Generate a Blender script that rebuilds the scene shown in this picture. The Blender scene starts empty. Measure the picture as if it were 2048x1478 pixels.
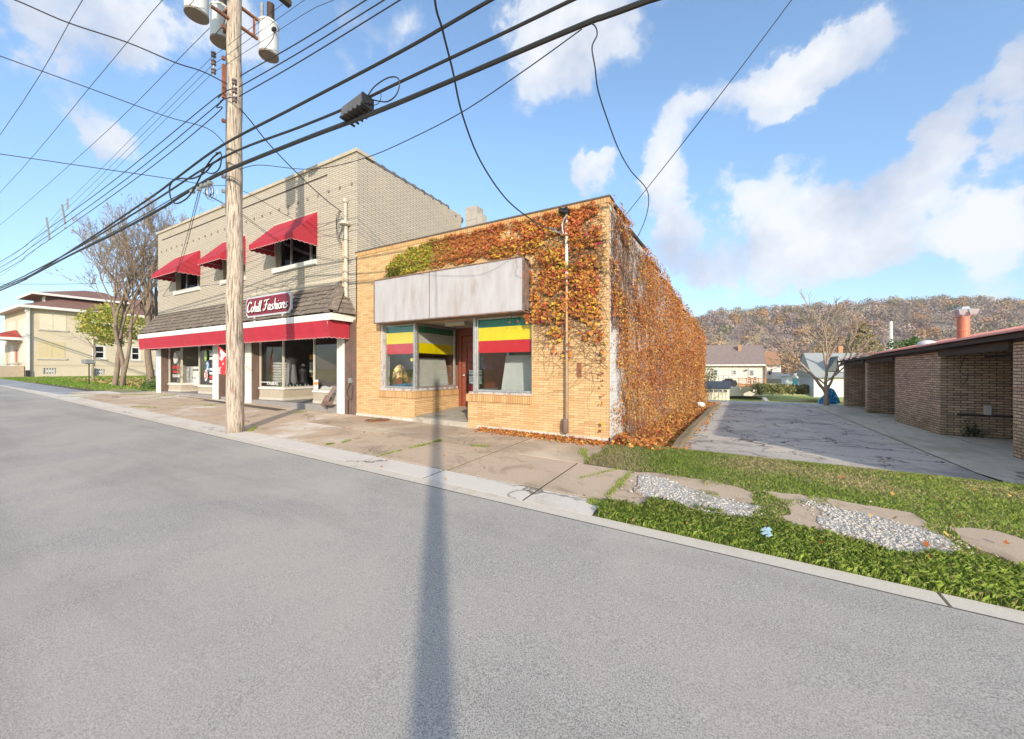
HAZE=.0004
import bpy, math, random
import numpy as np
from mathutils import Vector, Matrix, noise as mnoise
random.seed(7); rng=np.random.default_rng(11)
SC=bpy.context.scene; COL=SC.collection
# ---------- camera model (pixel space of the photograph, used to measure positions on real planes)
F=760.0; YAW=math.radians(29.31); CS=math.cos(YAW); SN=math.sin(YAW); HC=1.66; SL=0.018
def ray(u,v):
    q=(u-1024)/F; return (-SN+CS*q, CS+SN*q, (739-v)/F)
def onY(u,v,Y):
    a=ray(u,v); t=Y/a[1]; return Vector((a[0]*t,Y,HC+a[2]*t))
def onX(u,v,X):
    a=ray(u,v); t=X/a[0]; return Vector((X,a[1]*t,HC+a[2]*t))
def onZ(u,v,z):
    a=ray(u,v); t=(z-HC)/a[2]; return Vector((a[0]*t,a[1]*t,z))
def onG(u,v,off=0.1):
    a=ray(u,v); t=(HC-off)/(-a[2]-SL*a[0]); return Vector((a[0]*t,a[1]*t,HC+a[2]*t))
def atD(u,v,d):
    a=ray(u,v); return Vector((a[0]*d,a[1]*d,HC+a[2]*d))
def G(x): return -SL*x
def YK(x): return 3.73-0.0241*x
YF=7.7
# ---------- scene graph helpers
def props(o,label=None,cat=None,group=None,kind=None):
    if label:o['label']=label
    if cat:o['category']=cat
    if group:o['group']=group
    if kind:o['kind']=kind
    return o
def thing(name,label,cat,loc,group=None,rz=0):
    o=bpy.data.objects.new(name,None); COL.objects.link(o); o.location=loc; o.rotation_euler=(0,0,rz)
    o.empty_display_size=.2
    return props(o,label,cat,group)
def rootof(o):
    while o.parent: o=o.parent
    return o
def dup(root,loc,label=None,group=None,rz=None,sc=None):
    def rec(o,par):
        c=o.copy(); COL.objects.link(c); c.parent=par
        for ch in kids.get(o.name,[]): rec(ch,c)
        return c
    kids={}
    for o in bpy.data.objects:
        if o.parent: kids.setdefault(o.parent.name,[]).append(o)
    c=rec(root,None); c.location=loc
    if rz is not None:c.rotation_euler=(0,0,rz)
    if sc is not None:c.scale=sc
    return props(c,label,None,group)
def finish(me,mats,smooth=False,uv=True):
    for m in (mats if isinstance(mats,(list,tuple)) else [mats]): me.materials.append(m)
    n=len(me.loops)
    if uv and n:
        co=np.empty(len(me.vertices)*3); me.vertices.foreach_get('co',co); co=co.reshape(-1,3)
        li=np.empty(n,dtype=np.int32); me.loops.foreach_get('vertex_index',li)
        npol=len(me.polygons); nor=np.empty(npol*3); me.polygons.foreach_get('normal',nor); nor=np.abs(nor.reshape(-1,3))
        tot=np.empty(npol,dtype=np.int32); me.polygons.foreach_get('loop_total',tot)
        ln=np.repeat(nor,tot,axis=0); P=co[li]
        ax=np.where(ln[:,2]>.75,2,np.where(ln[:,0]>ln[:,1],0,1))
        U=np.where(ax==0,P[:,1],P[:,0]); V=np.where(ax==2,P[:,1],P[:,2])
        l=me.uv_layers.new(name='UVMap'); l.data.foreach_set('uv',np.stack([U,V],1).ravel().astype(np.float32))
    if smooth: me.polygons.foreach_set('use_smooth',[True]*len(me.polygons))
class MB:
    def __init__(s): s.v=[]; s.f=[]; s.m=[]; s.c=[]
    def cut(s): s.c.append((len(s.v),len(s.f))); return s
    def add(s,vs,fs,mi=0):
        b=len(s.v); s.v+=[tuple(x) for x in vs]; s.f+=[tuple(b+i for i in f) for f in fs]; s.m+=[mi]*len(fs); return s
    def box(s,x0,x1,y0,y1,z0,z1,mi=0):
        if x0>x1:x0,x1=x1,x0
        if y0>y1:y0,y1=y1,y0
        if z0>z1:z0,z1=z1,z0
        return s.add([(x0,y0,z0),(x1,y0,z0),(x1,y1,z0),(x0,y1,z0),(x0,y0,z1),(x1,y0,z1),(x1,y1,z1),(x0,y1,z1)],
          [(0,3,2,1),(4,5,6,7),(0,1,5,4),(1,2,6,5),(2,3,7,6),(3,0,4,7)],mi)
    def hexa(s,p,mi=0):   # 8 points bottom ring then top ring
        return s.add(p,[(0,3,2,1),(4,5,6,7),(0,1,5,4),(1,2,6,5),(2,3,7,6),(3,0,4,7)],mi)
    def bar(s,a,b,w,h,mi=0,up=(0,0,1)):
        a=Vector(a);b=Vector(b);d=(b-a).normalized();up=Vector(up)
        if abs(d.dot(up))>.98: up=Vector((0,1,0))
        x=d.cross(up).normalized()*w/2; z=x.cross(d).normalized()*h/2
        return s.hexa([a-x-z,a+x-z,b+x-z,b-x-z,a-x+z,a+x+z,b+x+z,b-x+z],mi)
    def quad(s,a,b,c,d,mi=0): return s.add([a,b,c,d],[(0,1,2,3)],mi)
    def poly(s,pts,mi=0): return s.add(pts,[tuple(range(len(pts)))],mi)
    def slab(s,pts,th,mi=0):
        n=len(pts); lo=[(p[0],p[1],p[2]-th) for p in pts]
        return s.add(list(pts)+lo,[tuple(range(n)),tuple(range(2*n-1,n-1,-1))]+[(i,n+i,n+(i+1)%n,(i+1)%n) for i in range(n)],mi)
    def extr(s,pts,dv,mi=0):
        dv=Vector(dv); n=len(pts); lo=[Vector(p)+dv for p in pts]
        return s.add(list(pts)+lo,[tuple(range(n)),tuple(range(2*n-1,n-1,-1))]+[(i,n+i,n+(i+1)%n,(i+1)%n) for i in range(n)],mi)
    def tube(s,pts,r,n=6,mi=0,cap=True):
        pts=[Vector(p) for p in pts]; k=len(pts)
        rs=[r]*k if not hasattr(r,'__len__') else list(r)
        b=len(s.v); up=None
        for i,p in enumerate(pts):
            d=(pts[min(i+1,k-1)]-pts[max(i-1,0)])
            d=d.normalized() if d.length>1e-9 else Vector((0,0,1))
            if up is None:
                up=Vector((0,0,1)) if abs(d.z)<.9 else Vector((0,1,0))
            x=d.cross(up)
            x=x.normalized() if x.length>1e-6 else Vector((1,0,0)); up2=x.cross(d).normalized(); up=up2
            for j in range(n):
                a=2*math.pi*j/n; q=p+(x*math.cos(a)+up2*math.sin(a))*rs[i]; s.v.append(tuple(q))
        for i in range(k-1):
            for j in range(n):
                j2=(j+1)%n; s.f.append((b+i*n+j,b+i*n+j2,b+(i+1)*n+j2,b+(i+1)*n+j)); s.m.append(mi)
        if cap and n>3:
            s.f.append(tuple(b+j for j in range(n-1,-1,-1))); s.f.append(tuple(b+(k-1)*n+j for j in range(n))); s.m+=[mi,mi]
        return s
    def lathe(s,prof,c=(0,0,0),n=24,mi=0,axis='z'):
        b=len(s.v)
        for (r,z) in prof:
            for j in range(n):
                a=2*math.pi*j/n; x,y=r*math.cos(a),r*math.sin(a)
                s.v.append((c[0]+x,c[1]+y,c[2]+z) if axis=='z' else ((c[0]+x,c[1]+z,c[2]+y) if axis=='y' else (c[0]+z,c[1]+x,c[2]+y)))
        for i in range(len(prof)-1):
            for j in range(n):
                j2=(j+1)%n; s.f.append((b+i*n+j,b+i*n+j2,b+(i+1)*n+j2,b+(i+1)*n+j)); s.m.append(mi)
        s.f.append(tuple(b+j for j in range(n-1,-1,-1))); s.f.append(tuple(b+(len(prof)-1)*n+j for j in range(n))); s.m+=[mi,mi]
        return s
    def wall(s,x0,x1,z0,z1,y0,y1,holes=(),mi=0,axis='y'):
        # wall in the xz plane, thickness y0..y1, rectangular openings; axis 'x' swaps x and y
        xs=sorted({x0,x1,*[min(max(h[i],x0),x1) for h in holes for i in (0,1)]}); zs=sorted({z0,z1,*[min(max(h[i],z0),z1) for h in holes for i in (2,3)]})
        nx,nz=len(xs)-1,len(zs)-1
        def solid(i,k):
            if i<0 or k<0 or i>=nx or k>=nz: return False
            cx=(xs[i]+xs[i+1])/2; cz=(zs[k]+zs[k+1])/2
            return not any(h[0]<cx<h[1] and h[2]<cz<h[3] for h in holes)
        P=(lambda x,y,z:(x,y,z)) if axis=='y' else (lambda x,y,z:(y,x,z))
        for i in range(nx):
            for k in range(nz):
                if not solid(i,k): continue
                a,b_,c,d=xs[i],xs[i+1],zs[k],zs[k+1]
                s.quad(P(a,y0,c),P(b_,y0,c),P(b_,y0,d),P(a,y0,d),mi); s.quad(P(b_,y1,c),P(a,y1,c),P(a,y1,d),P(b_,y1,d),mi)
                if not solid(i-1,k): s.quad(P(a,y1,c),P(a,y0,c),P(a,y0,d),P(a,y1,d),mi)
                if not solid(i+1,k): s.quad(P(b_,y0,c),P(b_,y1,c),P(b_,y1,d),P(b_,y0,d),mi)
                if not solid(i,k-1): s.quad(P(a,y1,c),P(b_,y1,c),P(b_,y0,c),P(a,y0,c),mi)
                if not solid(i,k+1): s.quad(P(a,y0,d),P(b_,y0,d),P(b_,y1,d),P(a,y1,d),mi)
        return s
    def build(s,name,mats,parent=None,smooth=False,label=None,cat=None,group=None,kind=None,origin=None,local=False):
        if s.c:
            cs=s.c+[(len(s.v),len(s.f))]; s.c=[]; pv=pf=0; first=None
            for (cv,cf) in cs:
                if cf>pf:
                    t=MB(); t.v=s.v[pv:cv]; t.f=[tuple(i-pv for i in f) for f in s.f[pf:cf]]; t.m=s.m[pf:cf]
                    o=t.build(name,mats,parent,smooth,label,cat,group,kind,origin,local); first=first or o
                pv,pf=cv,cf
            return first
        me=bpy.data.meshes.new(name)
        me.from_pydata(s.v,[],s.f)
        me.validate(clean_customdata=False)
        if len(me.polygons)==len(s.m): me.polygons.foreach_set('material_index',s.m)
        me.update(); finish(me,mats,smooth)
        o=bpy.data.objects.new(name,me); COL.objects.link(o)
        if parent is not None:
            o.parent=parent
            off=None if local else rootof(parent).location
        else:
            off=Vector(origin) if origin is not None else None
            if off is not None: o.location=off
        if off is not None: me.transform(Matrix.Translation(-Vector(off)))
        return props(o,label,cat,group,kind)
def polymesh(name,P,mat,parent=None,col=None,off=None,**kw):
    """P (n,k,3) array of k-gons"""
    n,k,_=P.shape; me=bpy.data.meshes.new(name)
    V=P.reshape(-1,3).astype(np.float32)
    if parent is not None: off=np.array(rootof(parent).location)
    if off is not None: V=V-np.array(off,dtype=np.float32)
    me.vertices.add(n*k); me.vertices.foreach_set('co',V.ravel())
    me.loops.add(n*k); me.loops.foreach_set('vertex_index',np.arange(n*k,dtype=np.int32))
    me.polygons.add(n); me.polygons.foreach_set('loop_start',np.arange(0,n*k,k,dtype=np.int32)); me.polygons.foreach_set('loop_total',np.full(n,k,dtype=np.int32))
    me.update(calc_edges=True)
    if col is not None:
        a=me.color_attributes.new('tint','FLOAT_COLOR','POINT'); c=np.ones((n*k,4),dtype=np.float32); c[:,:3]=np.repeat(col,k,axis=0); a.data.foreach_set('color',c.ravel())
    me.materials.append(mat)
    o=bpy.data.objects.new(name,me); COL.objects.link(o)
    if parent is not None:o.parent=parent
    elif off is not None:o.location=off
    return props(o,**kw)
def smoothpts(pts,k=8):
    pts=[Vector(p) for p in pts]; P=[pts[0]*2-pts[1]]+pts+[pts[-1]*2-pts[-2]]; out=[]
    for i in range(1,len(P)-2):
        for j in range(k):
            t=j/k; a,b,c,d=P[i-1],P[i],P[i+1],P[i+2]
            out.append(.5*((2*b)+(c-a)*t+(2*a-5*b+4*c-d)*t*t+(3*b-a-3*c+d)*t**3))
    out.append(pts[-1]); return out
# ---------- materials
def nodes(name):
    m=bpy.data.materials.new(name); m.use_nodes=True; nt=m.node_tree; nt.nodes.clear()
    out=nt.nodes.new('ShaderNodeOutputMaterial'); b=nt.nodes.new('ShaderNodeBsdfPrincipled'); nt.links.new(b.outputs[0],out.inputs[0])
    return m,nt,b,out
def N(nt,t,**k):
    n=nt.nodes.new('ShaderNode'+t)
    for a,v in k.items():
        if a.startswith('i_'):
            key=a[2:]; key=int(key) if key.isdigit() else key.replace('_',' ')
            n.inputs[key].default_value=v
        else: setattr(n,a,v)
    return n
def math_(nt,op,a,b=None,c=None,clamp=False):
    n=nt.nodes.new('ShaderNodeMath'); n.operation=op; n.use_clamp=clamp
    for i,x in enumerate((a,b,c)):
        if x is None: continue
        if isinstance(x,(int,float)): n.inputs[i].default_value=x
        else: nt.links.new(x,n.inputs[i])
    return n.outputs[0]
def mixc(nt,fac,a,b,blend='MIX'):
    n=nt.nodes.new('ShaderNodeMix'); n.data_type='RGBA'; n.blend_type=blend
    for i,x in ((0,fac),(6,a),(7,b)):
        if isinstance(x,(int,float)): n.inputs[i].default_value=x
        elif isinstance(x,(tuple,list)): n.inputs[i].default_value=(*x[:3],1)
        else: nt.links.new(x,n.inputs[i])
    return n.outputs[2]
def ramp(nt,fac,stops,interp='LINEAR'):
    n=nt.nodes.new('ShaderNodeValToRGB'); n.color_ramp.interpolation=interp; cr=n.color_ramp
    while len(cr.elements)<len(stops): cr.elements.new(.5)
    for e,(p,c) in zip(cr.elements,stops):
        e.position=p; e.color=(*c,1) if hasattr(c,'__len__') else (c,c,c,1)
    nt.links.new(fac,n.inputs[0]); return n.outputs[0]
def coords(nt,kind='Object',scale=(1,1,1),rot=(0,0,0)):
    tc=nt.nodes.new('ShaderNodeTexCoord'); mp=nt.nodes.new('ShaderNodeMapping'); mp.inputs[3].default_value=scale; mp.inputs[2].default_value=rot
    nt.links.new(tc.outputs[kind],mp.inputs[0]); return mp.outputs[0]
def noise(nt,vec,scale,detail=4,rough=.6,dist=0):
    n=N(nt,'TexNoise'); n.inputs['Scale'].default_value=scale; n.inputs['Detail'].default_value=detail; n.inputs['Roughness'].default_value=rough; n.inputs['Distortion'].default_value=dist
    nt.links.new(vec,n.inputs['Vector']); return n.outputs['Fac']
def bump(nt,b,h,strength=.4,dist=.01):
    n=N(nt,'Bump'); n.inputs['Strength'].default_value=strength; n.inputs['Distance'].default_value=dist
    nt.links.new(h,n.inputs['Height']); nt.links.new(n.outputs[0],b.inputs['Normal'])
def setc(nt,b,c,rough=.8,metal=0,spec=None):
    if isinstance(c,(tuple,list)): b.inputs['Base Color'].default_value=(*c[:3],1)
    else: nt.links.new(c,b.inputs['Base Color'])
    b.inputs['Roughness'].default_value=rough; b.inputs['Metallic'].default_value=metal
    if spec is not None: b.inputs['Specular IOR Level'].default_value=spec
def mat(name,c1,c2=None,scale=4,rough=.8,metal=0,bmp=.3,bd=.004,stretch=(1,1,1),c3=None,s3=.6,lo=.35,hi=.65,f3=(.5,.7),spec=None,kind='Object',crack=0,stn=None):
    m,nt,b,o=nodes(name); v=coords(nt,kind,stretch); c2=c2 or tuple(x*.75 for x in c1)
    n=noise(nt,v,scale,6,.65); c=ramp(nt,n,[(lo,c1),(hi,c2)])
    if c3:
        n3=noise(nt,coords(nt,kind,stretch),s3,5,.6,.3); k=ramp(nt,n3,[(f3[0],0.0),(f3[1],1.0)]); c=mixc(nt,k,c,c3)
    if stn: c=mixc(nt,ramp(nt,noise(nt,v,stn[1],7,.7,.8),[(stn[2],0.0),(stn[3],.8)]),c,stn[0])
    if crack: c=cracks(nt,v,c,crack)
    setc(nt,b,c,rough,metal,spec)
    if bmp: bump(nt,b,noise(nt,v,scale*3,5,.6),bmp,bd)
    return m
def cracks(nt,v,c,sc,w=.010,col=(.10,.08,.06),lo=.46,hi=.58):
    dv=N(nt,'TexNoise'); dv.inputs['Scale'].default_value=2.6; dv.inputs['Detail'].default_value=7; nt.links.new(v,dv.inputs['Vector'])
    va=N(nt,'VectorMath',operation='ADD'); vs=N(nt,'VectorMath',operation='SCALE'); vs.inputs[3].default_value=.8; nt.links.new(dv.outputs['Color'],vs.inputs[0]); nt.links.new(v,va.inputs[0]); nt.links.new(vs.outputs[0],va.inputs[1])
    vc=N(nt,'TexVoronoi',feature='DISTANCE_TO_EDGE'); vc.inputs['Scale'].default_value=sc; nt.links.new(va.outputs[0],vc.inputs[0])
    k=ramp(nt,vc.outputs['Distance'],[(0,1.0),(w*.6,.8),(w,0.0)]); k=math_(nt,'MULTIPLY',k,ramp(nt,noise(nt,v,.8,4),[(lo,0.0),(hi,.85)])); return mixc(nt,k,c,col)
def plain(name,c,rough=.6,metal=0,spec=None):
    return mat(name,c,tuple(x*.88 for x in c),6,rough,metal,.1,.002,spec=spec)
def brick(name,cols,mortar,w,h,ms,seed=1,stain=None,stainf=(.55,.8),stains=.5,rough=.85,bs=.6,moss=None,mosst=(0,.9),wave=0,streak=None,peel=None,soft=.5):
    m,nt,b,o=nodes(name); uv=coords(nt,'UV'); sx=N(nt,'SeparateXYZ'); nt.links.new(uv,sx.inputs[0]); U,V=sx.outputs[0],sx.outputs[1]
    ob=coords(nt,'Object')
    vr=math_(nt,'DIVIDE',V,h); row=math_(nt,'FLOOR',vr)
    par=math_(nt,'MODULO',math_(nt,'ABSOLUTE',row),2.0); ur=math_(nt,'ADD',math_(nt,'DIVIDE',U,w),math_(nt,'MULTIPLY',par,.5)); colm=math_(nt,'FLOOR',ur)
    fu=math_(nt,'SUBTRACT',ur,colm); fv=math_(nt,'SUBTRACT',vr,row)
    du=math_(nt,'MULTIPLY',math_(nt,'MINIMUM',fu,math_(nt,'SUBTRACT',1,fu)),w); dv=math_(nt,'MULTIPLY',math_(nt,'MINIMUM',fv,math_(nt,'SUBTRACT',1,fv)),h)
    d=math_(nt,'MINIMUM',du,dv)
    d=math_(nt,'ADD',d,math_(nt,'MULTIPLY',math_(nt,'SUBTRACT',noise(nt,ob,30,3),.5),ms*.5))
    mk=N(nt,'MapRange'); mk.inputs[1].default_value=ms*(.5-soft*.4); mk.inputs[2].default_value=ms*(.5+soft*.6); nt.links.new(d,mk.inputs[0]); face=mk.outputs[0]
    cx=N(nt,'CombineXYZ'); nt.links.new(colm,cx.inputs[0]); nt.links.new(row,cx.inputs[1]); cx.inputs[2].default_value=seed
    wn=N(nt,'TexWhiteNoise'); nt.links.new(cx.outputs[0],wn.inputs[0])
    k=len(cols); c=ramp(nt,wn.outputs[0],[(i/(k-1) if k>1 else 0,x) for i,x in enumerate(cols)])
    c=mixc(nt,math_(nt,'MULTIPLY',noise(nt,ob,25,5),.45),c,tuple(x*.6 for x in cols[k//2]))
    mort=mixc(nt,noise(nt,ob,9,4),mortar,tuple(x*.7 for x in mortar))
    c=mixc(nt,face,mort,c)
    if stain: c=mixc(nt,ramp(nt,noise(nt,coords(nt,'Object',(1,1,.45)),stains,6,.65,.4),[(stainf[0],0.0),(stainf[1],.85)]),c,stain)
    if streak: c=mixc(nt,ramp(nt,noise(nt,coords(nt,'Object',(7,7,.35)),1.2,5,.6),[(.52,0.0),(.75,.7)]),c,streak)
    if peel: # flaking paint: (colour underneath, low, high)
        pk=ramp(nt,noise(nt,ob,peel[3],8,.75),[(peel[1],0.0),(peel[2],1.0)]); c=mixc(nt,pk,c,peel[0])
    if moss:
        hz=N(nt,'SeparateXYZ'); nt.links.new(uv,hz.inputs[0]); mr=N(nt,'MapRange'); mr.inputs[1].default_value=mosst[1]; mr.inputs[2].default_value=mosst[0]; nt.links.new(hz.outputs[1],mr.inputs[0])
        f=math_(nt,'MULTIPLY',mr.outputs[0],ramp(nt,noise(nt,ob,2.2,6,.7),[(.38,0.0),(.62,1.0)])); c=mixc(nt,math_(nt,'MULTIPLY',f,.75),c,moss)
    setc(nt,b,c,rough); hgt=math_(nt,'ADD',math_(nt,'MULTIPLY',face,1.0),math_(nt,'MULTIPLY',noise(nt,ob,60,3),.25)); bump(nt,b,hgt,bs,.006)
    return m
def leafmat(name,rough=.6,trans=.35,spec=.3):
    m,nt,b,o=nodes(name); a=N(nt,'Attribute',attribute_name='tint'); c=mixc(nt,noise(nt,coords(nt,'Object'),40,3),a.outputs[0],a.outputs[0])
    setc(nt,b,a.outputs[0],rough,0,spec); t=N(nt,'BsdfTranslucent'); nt.links.new(a.outputs[0],t.inputs[0])
    mx=N(nt,'MixShader'); mx.inputs[0].default_value=trans; nt.links.new(b.outputs[0],mx.inputs[1]); nt.links.new(t.outputs[0],mx.inputs[2]); nt.links.new(mx.outputs[0],o.inputs[0]); return m
def glassmat(name,tint=(.93,.94,.94),refl=.10):
    m=bpy.data.materials.new(name); m.use_nodes=True; nt=m.node_tree; nt.nodes.clear(); o=N(nt,'OutputMaterial')
    t=N(nt,'BsdfTransparent'); t.inputs[0].default_value=(*tint,1); g=N(nt,'BsdfGlossy'); g.inputs['Roughness'].default_value=.02
    lw=N(nt,'LayerWeight'); lw.inputs[0].default_value=.35; f=math_(nt,'ADD',math_(nt,'MULTIPLY',lw.outputs[0],.16),refl*.12,clamp=True)
    mx=N(nt,'MixShader'); nt.links.new(f,mx.inputs[0]); nt.links.new(t.outputs[0],mx.inputs[1]); nt.links.new(g.outputs[0],mx.inputs[2]); nt.links.new(mx.outputs[0],o.inputs[0])
    return m
def asphalt(name,dark,light,blotch,patch=None,crack=True,spk=110,cw=.010):
    m,nt,b,o=nodes(name); v=coords(nt,'Object')
    f1=noise(nt,v,spk,4,.8); c=ramp(nt,f1,[(.34,dark),(.47,tuple((a+b_)/2 for a,b_ in zip(dark,light))),(.54,light),(.72,tuple(min(1,x*1.22) for x in light))])
    vo=N(nt,'TexVoronoi'); vo.inputs['Scale'].default_value=spk*.7; nt.links.new(v,vo.inputs[0])
    c=mixc(nt,ramp(nt,vo.outputs['Distance'],[(.0,.85),(.16,.7),(.30,0.0)]),c,tuple(x*.5 for x in dark))
    c=mixc(nt,ramp(nt,noise(nt,v,.55,6,.6,.6),[(.42,0.0),(.68,.55)]),c,blotch)
    c=mixc(nt,ramp(nt,noise(nt,coords(nt,'Object',(.16,1,1)),1.1,5,.6),[(.5,0.0),(.72,.3)]),c,tuple(x*.75 for x in dark))
    if patch: c=mixc(nt,ramp(nt,noise(nt,v,.35,7,.7,.5),[(.52,0.0),(.6,.75)]),c,patch)
    if crack:
        dv=N(nt,'TexNoise'); dv.inputs['Scale'].default_value=2.2; dv.inputs['Detail'].default_value=5; nt.links.new(v,dv.inputs['Vector'])
        va=N(nt,'VectorMath',operation='ADD'); vs=N(nt,'VectorMath',operation='SCALE'); vs.inputs[3].default_value=.9; nt.links.new(dv.outputs['Color'],vs.inputs[0]); nt.links.new(v,va.inputs[0]); nt.links.new(vs.outputs[0],va.inputs[1])
        vc=N(nt,'TexVoronoi',feature='DISTANCE_TO_EDGE'); vc.inputs['Scale'].default_value=.42; nt.links.new(va.outputs[0],vc.inputs[0])
        k=ramp(nt,vc.outputs['Distance'],[(0,1.0),(cw,.8),(cw*2.2,0.0)]); k=math_(nt,'MULTIPLY',k,ramp(nt,noise(nt,v,.7,3),[(.42,0.0),(.55,1.0)])); c=mixc(nt,k,c,(.035,.03,.025))
    if patch: c=cracks(nt,v,c,1.0,.020,(.10,.09,.08),.45,.54); c=mixc(nt,ramp(nt,noise(nt,coords(nt,'Object',(.6,1.6,1)),1.4,8,.75,.8),[(.56,0.0),(.66,.7)]),c,(.10,.095,.095))
    setc(nt,b,c,.9,0,.2); bump(nt,b,f1,.5,.004); return m
# ---------- camera, sun, sky
cam=bpy.data.cameras.new('camera'); co=bpy.data.objects.new('camera',cam); COL.objects.link(co); SC.camera=co
cam.sensor_width=36; cam.lens=36*F/2048; cam.clip_end=3000; cam.clip_start=.05
co.location=(0,0,HC); co.rotation_euler=(math.radians(90),0,YAW)
SUNV=Vector((-.648,.762,-.335)).normalized()
sun=bpy.data.lights.new('sun','SUN'); so=bpy.data.objects.new('sun',sun); COL.objects.link(so); sun.energy=3.3; sun.angle=math.radians(.6); sun.color=(1,.89,.73)
so.rotation_euler=SUNV.to_track_quat('-Z','Y').to_euler(); so.location=(20,-25,20)
W=bpy.data.worlds.new('World'); SC.world=W; W.use_nodes=True; nt=W.node_tree; nt.nodes.clear()
wo=N(nt,'OutputWorld'); bg=N(nt,'Background'); nt.links.new(bg.outputs[0],wo.inputs[0])
sky=N(nt,'TexSky'); sky.sky_type='NISHITA'; sky.sun_disc=False
sd=-SUNV; sky.sun_elevation=math.asin(sd.z); sky.sun_rotation=math.atan2(sd.x,sd.y); sky.altitude=300; sky.air_density=1.0; sky.dust_density=.7; sky.ozone_density=1.0
tc=N(nt,'TexCoord'); D=tc.outputs['Generated']
def dirn(u,v): return Vector(ray(u,v)).normalized()
blobs=[(1440,520,95,.75),(1560,410,100,.85),(1680,450,105,.85),(1800,330,85,.8),(1850,240,60,.8),(1790,480,90,.55),(1980,460,90,.75),(2040,140,100,.8),(1990,290,70,.6),(2048,520,90,.5),(1480,560,70,.45),(1620,540,90,.6),(2048,400,70,.6),(1560,480,70,.6),(1660,470,150,.55),(1990,430,140,.55),(1780,400,110,.4),(2040,200,120,.4),(1350,520,70,.3),(1330,500,55,.45),(1500,330,40,.35),(1200,330,40,.35),(1270,420,45,.5),(450,60,80,.45),(260,60,90,.5),(250,330,60,.6),(1100,110,90,.5),(820,40,70,.4),
 (1380,240,60,.6),(1500,190,70,.6),(1600,160,70,.6),(1700,90,80,.65),(1180,370,55,.75),(1340,360,55,.75),(1400,410,50,.6),(1330,460,60,.5),(1120,60,110,.55),(1000,180,90,.35),(200,100,110,.6),(60,160,100,.55),(210,300,70,.75),(330,160,100,.5),(700,90,80,.5),(30,60,90,.45),(560,120,80,.4),(2000,620,120,.5),(1250,40,90,.45)]
acc=None
nv=N(nt,'VectorMath',operation='ADD'); ns=N(nt,'VectorMath',operation='SCALE'); nn=N(nt,'TexNoise'); nn.inputs['Scale'].default_value=3.6; nn.inputs['Detail'].default_value=9; nn.inputs['Roughness'].default_value=.62
nt.links.new(D,nn.inputs['Vector']); sb=N(nt,'VectorMath',operation='SUBTRACT'); nt.links.new(nn.outputs['Color'],sb.inputs[0]); sb.inputs[1].default_value=(.5,.5,.5)
nt.links.new(sb.outputs[0],ns.inputs[0]); ns.inputs[3].default_value=.30; nt.links.new(D,nv.inputs[0]); nt.links.new(ns.outputs[0],nv.inputs[1])
for (u,v,r,a) in blobs:
    d0=dirn(u,v); ang=(dirn(u+r,v)-d0).length*1.15
    ds=N(nt,'VectorMath',operation='DISTANCE'); nt.links.new(nv.outputs[0],ds.inputs[0]); ds.inputs[1].default_value=d0
    mr=N(nt,'MapRange'); mr.interpolation_type='SMOOTHSTEP'; mr.inputs[1].default_value=ang*1.55; mr.inputs[2].default_value=0; mr.inputs[3].default_value=0; mr.inputs[4].default_value=a; nt.links.new(ds.outputs['Value'],mr.inputs[0])
    acc=mr.outputs[0] if acc is None else math_(nt,'ADD',acc,mr.outputs[0])
fb=noise(nt,D,6,10,.6,.25)
# general cumulus elsewhere on the dome, thickened behind the camera as added fill light
gen=ramp(nt,noise(nt,D,2.1,8,.6,.3),[(.40,0.0),(.62,1.0)])
dp=N(nt,'VectorMath',operation='DOT_PRODUCT'); nt.links.new(D,dp.inputs[0]); dp.inputs[1].default_value=(-SN,CS,0)
bk=N(nt,'MapRange'); bk.inputs[1].default_value=.35; bk.inputs[2].default_value=-.15; bk.inputs[3].default_value=.12; bk.inputs[4].default_value=.95; nt.links.new(dp.outputs['Value'],bk.inputs[0])
tot=math_(nt,'MAXIMUM',acc,math_(nt,'MULTIPLY',gen,bk.outputs[0]))
tot=math_(nt,'MINIMUM',tot,1.15)
cm=math_(nt,'MULTIPLY',math_(nt,'ADD',tot,math_(nt,'MULTIPLY',math_(nt,'SUBTRACT',fb,.5),2.3)),math_(nt,'MULTIPLY',tot,2.2,clamp=True),clamp=True)
cm=ramp(nt,cm,[(.24,0.0),(.40,.22),(.58,.72),(.95,.94)])
shade=noise(nt,D,3.2,6,.6)
cc=ramp(nt,shade,[(.38,(2.2,2.45,3.0)),(.56,(3.6,3.65,3.75))])
skc=mixc(nt,1.0,sky.outputs[0],(.94,1.08,1.17),'MULTIPLY')
SKYMUL=N(nt,'VectorMath',operation='SCALE'); SKYMUL.inputs[3].default_value=1.0; sz=N(nt,'SeparateXYZ'); nt.links.new(D,sz.inputs[0]); hzc=ramp(nt,sz.outputs[2],[(0.0,(.60,.60,.66)),(.16,(.74,.74,.78)),(.5,(1,1,1))]); skc=mixc(nt,1.0,skc,hzc,'MULTIPLY'); nt.links.new(skc,SKYMUL.inputs[0])
bk2=N(nt,'MapRange'); bk2.inputs[1].default_value=.1; bk2.inputs[2].default_value=-.4; bk2.inputs[3].default_value=1; bk2.inputs[4].default_value=2.1; nt.links.new(dp.outputs['Value'],bk2.inputs[0]); ccs=N(nt,'VectorMath',operation='SCALE'); nt.links.new(cc,ccs.inputs[0]); nt.links.new(bk2.outputs[0],ccs.inputs[3])  # clouds behind the camera brightened as an unseen source of neutral fill
fin=mixc(nt,cm,SKYMUL.outputs[0],ccs.outputs[0])
nt.links.new(fin,bg.inputs[0]); bg.inputs[1].default_value=.15
SC.view_settings.view_transform='Standard'; SC.view_settings.look='None'; SC.view_settings.exposure=.88; SC.view_settings.gamma=1
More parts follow.
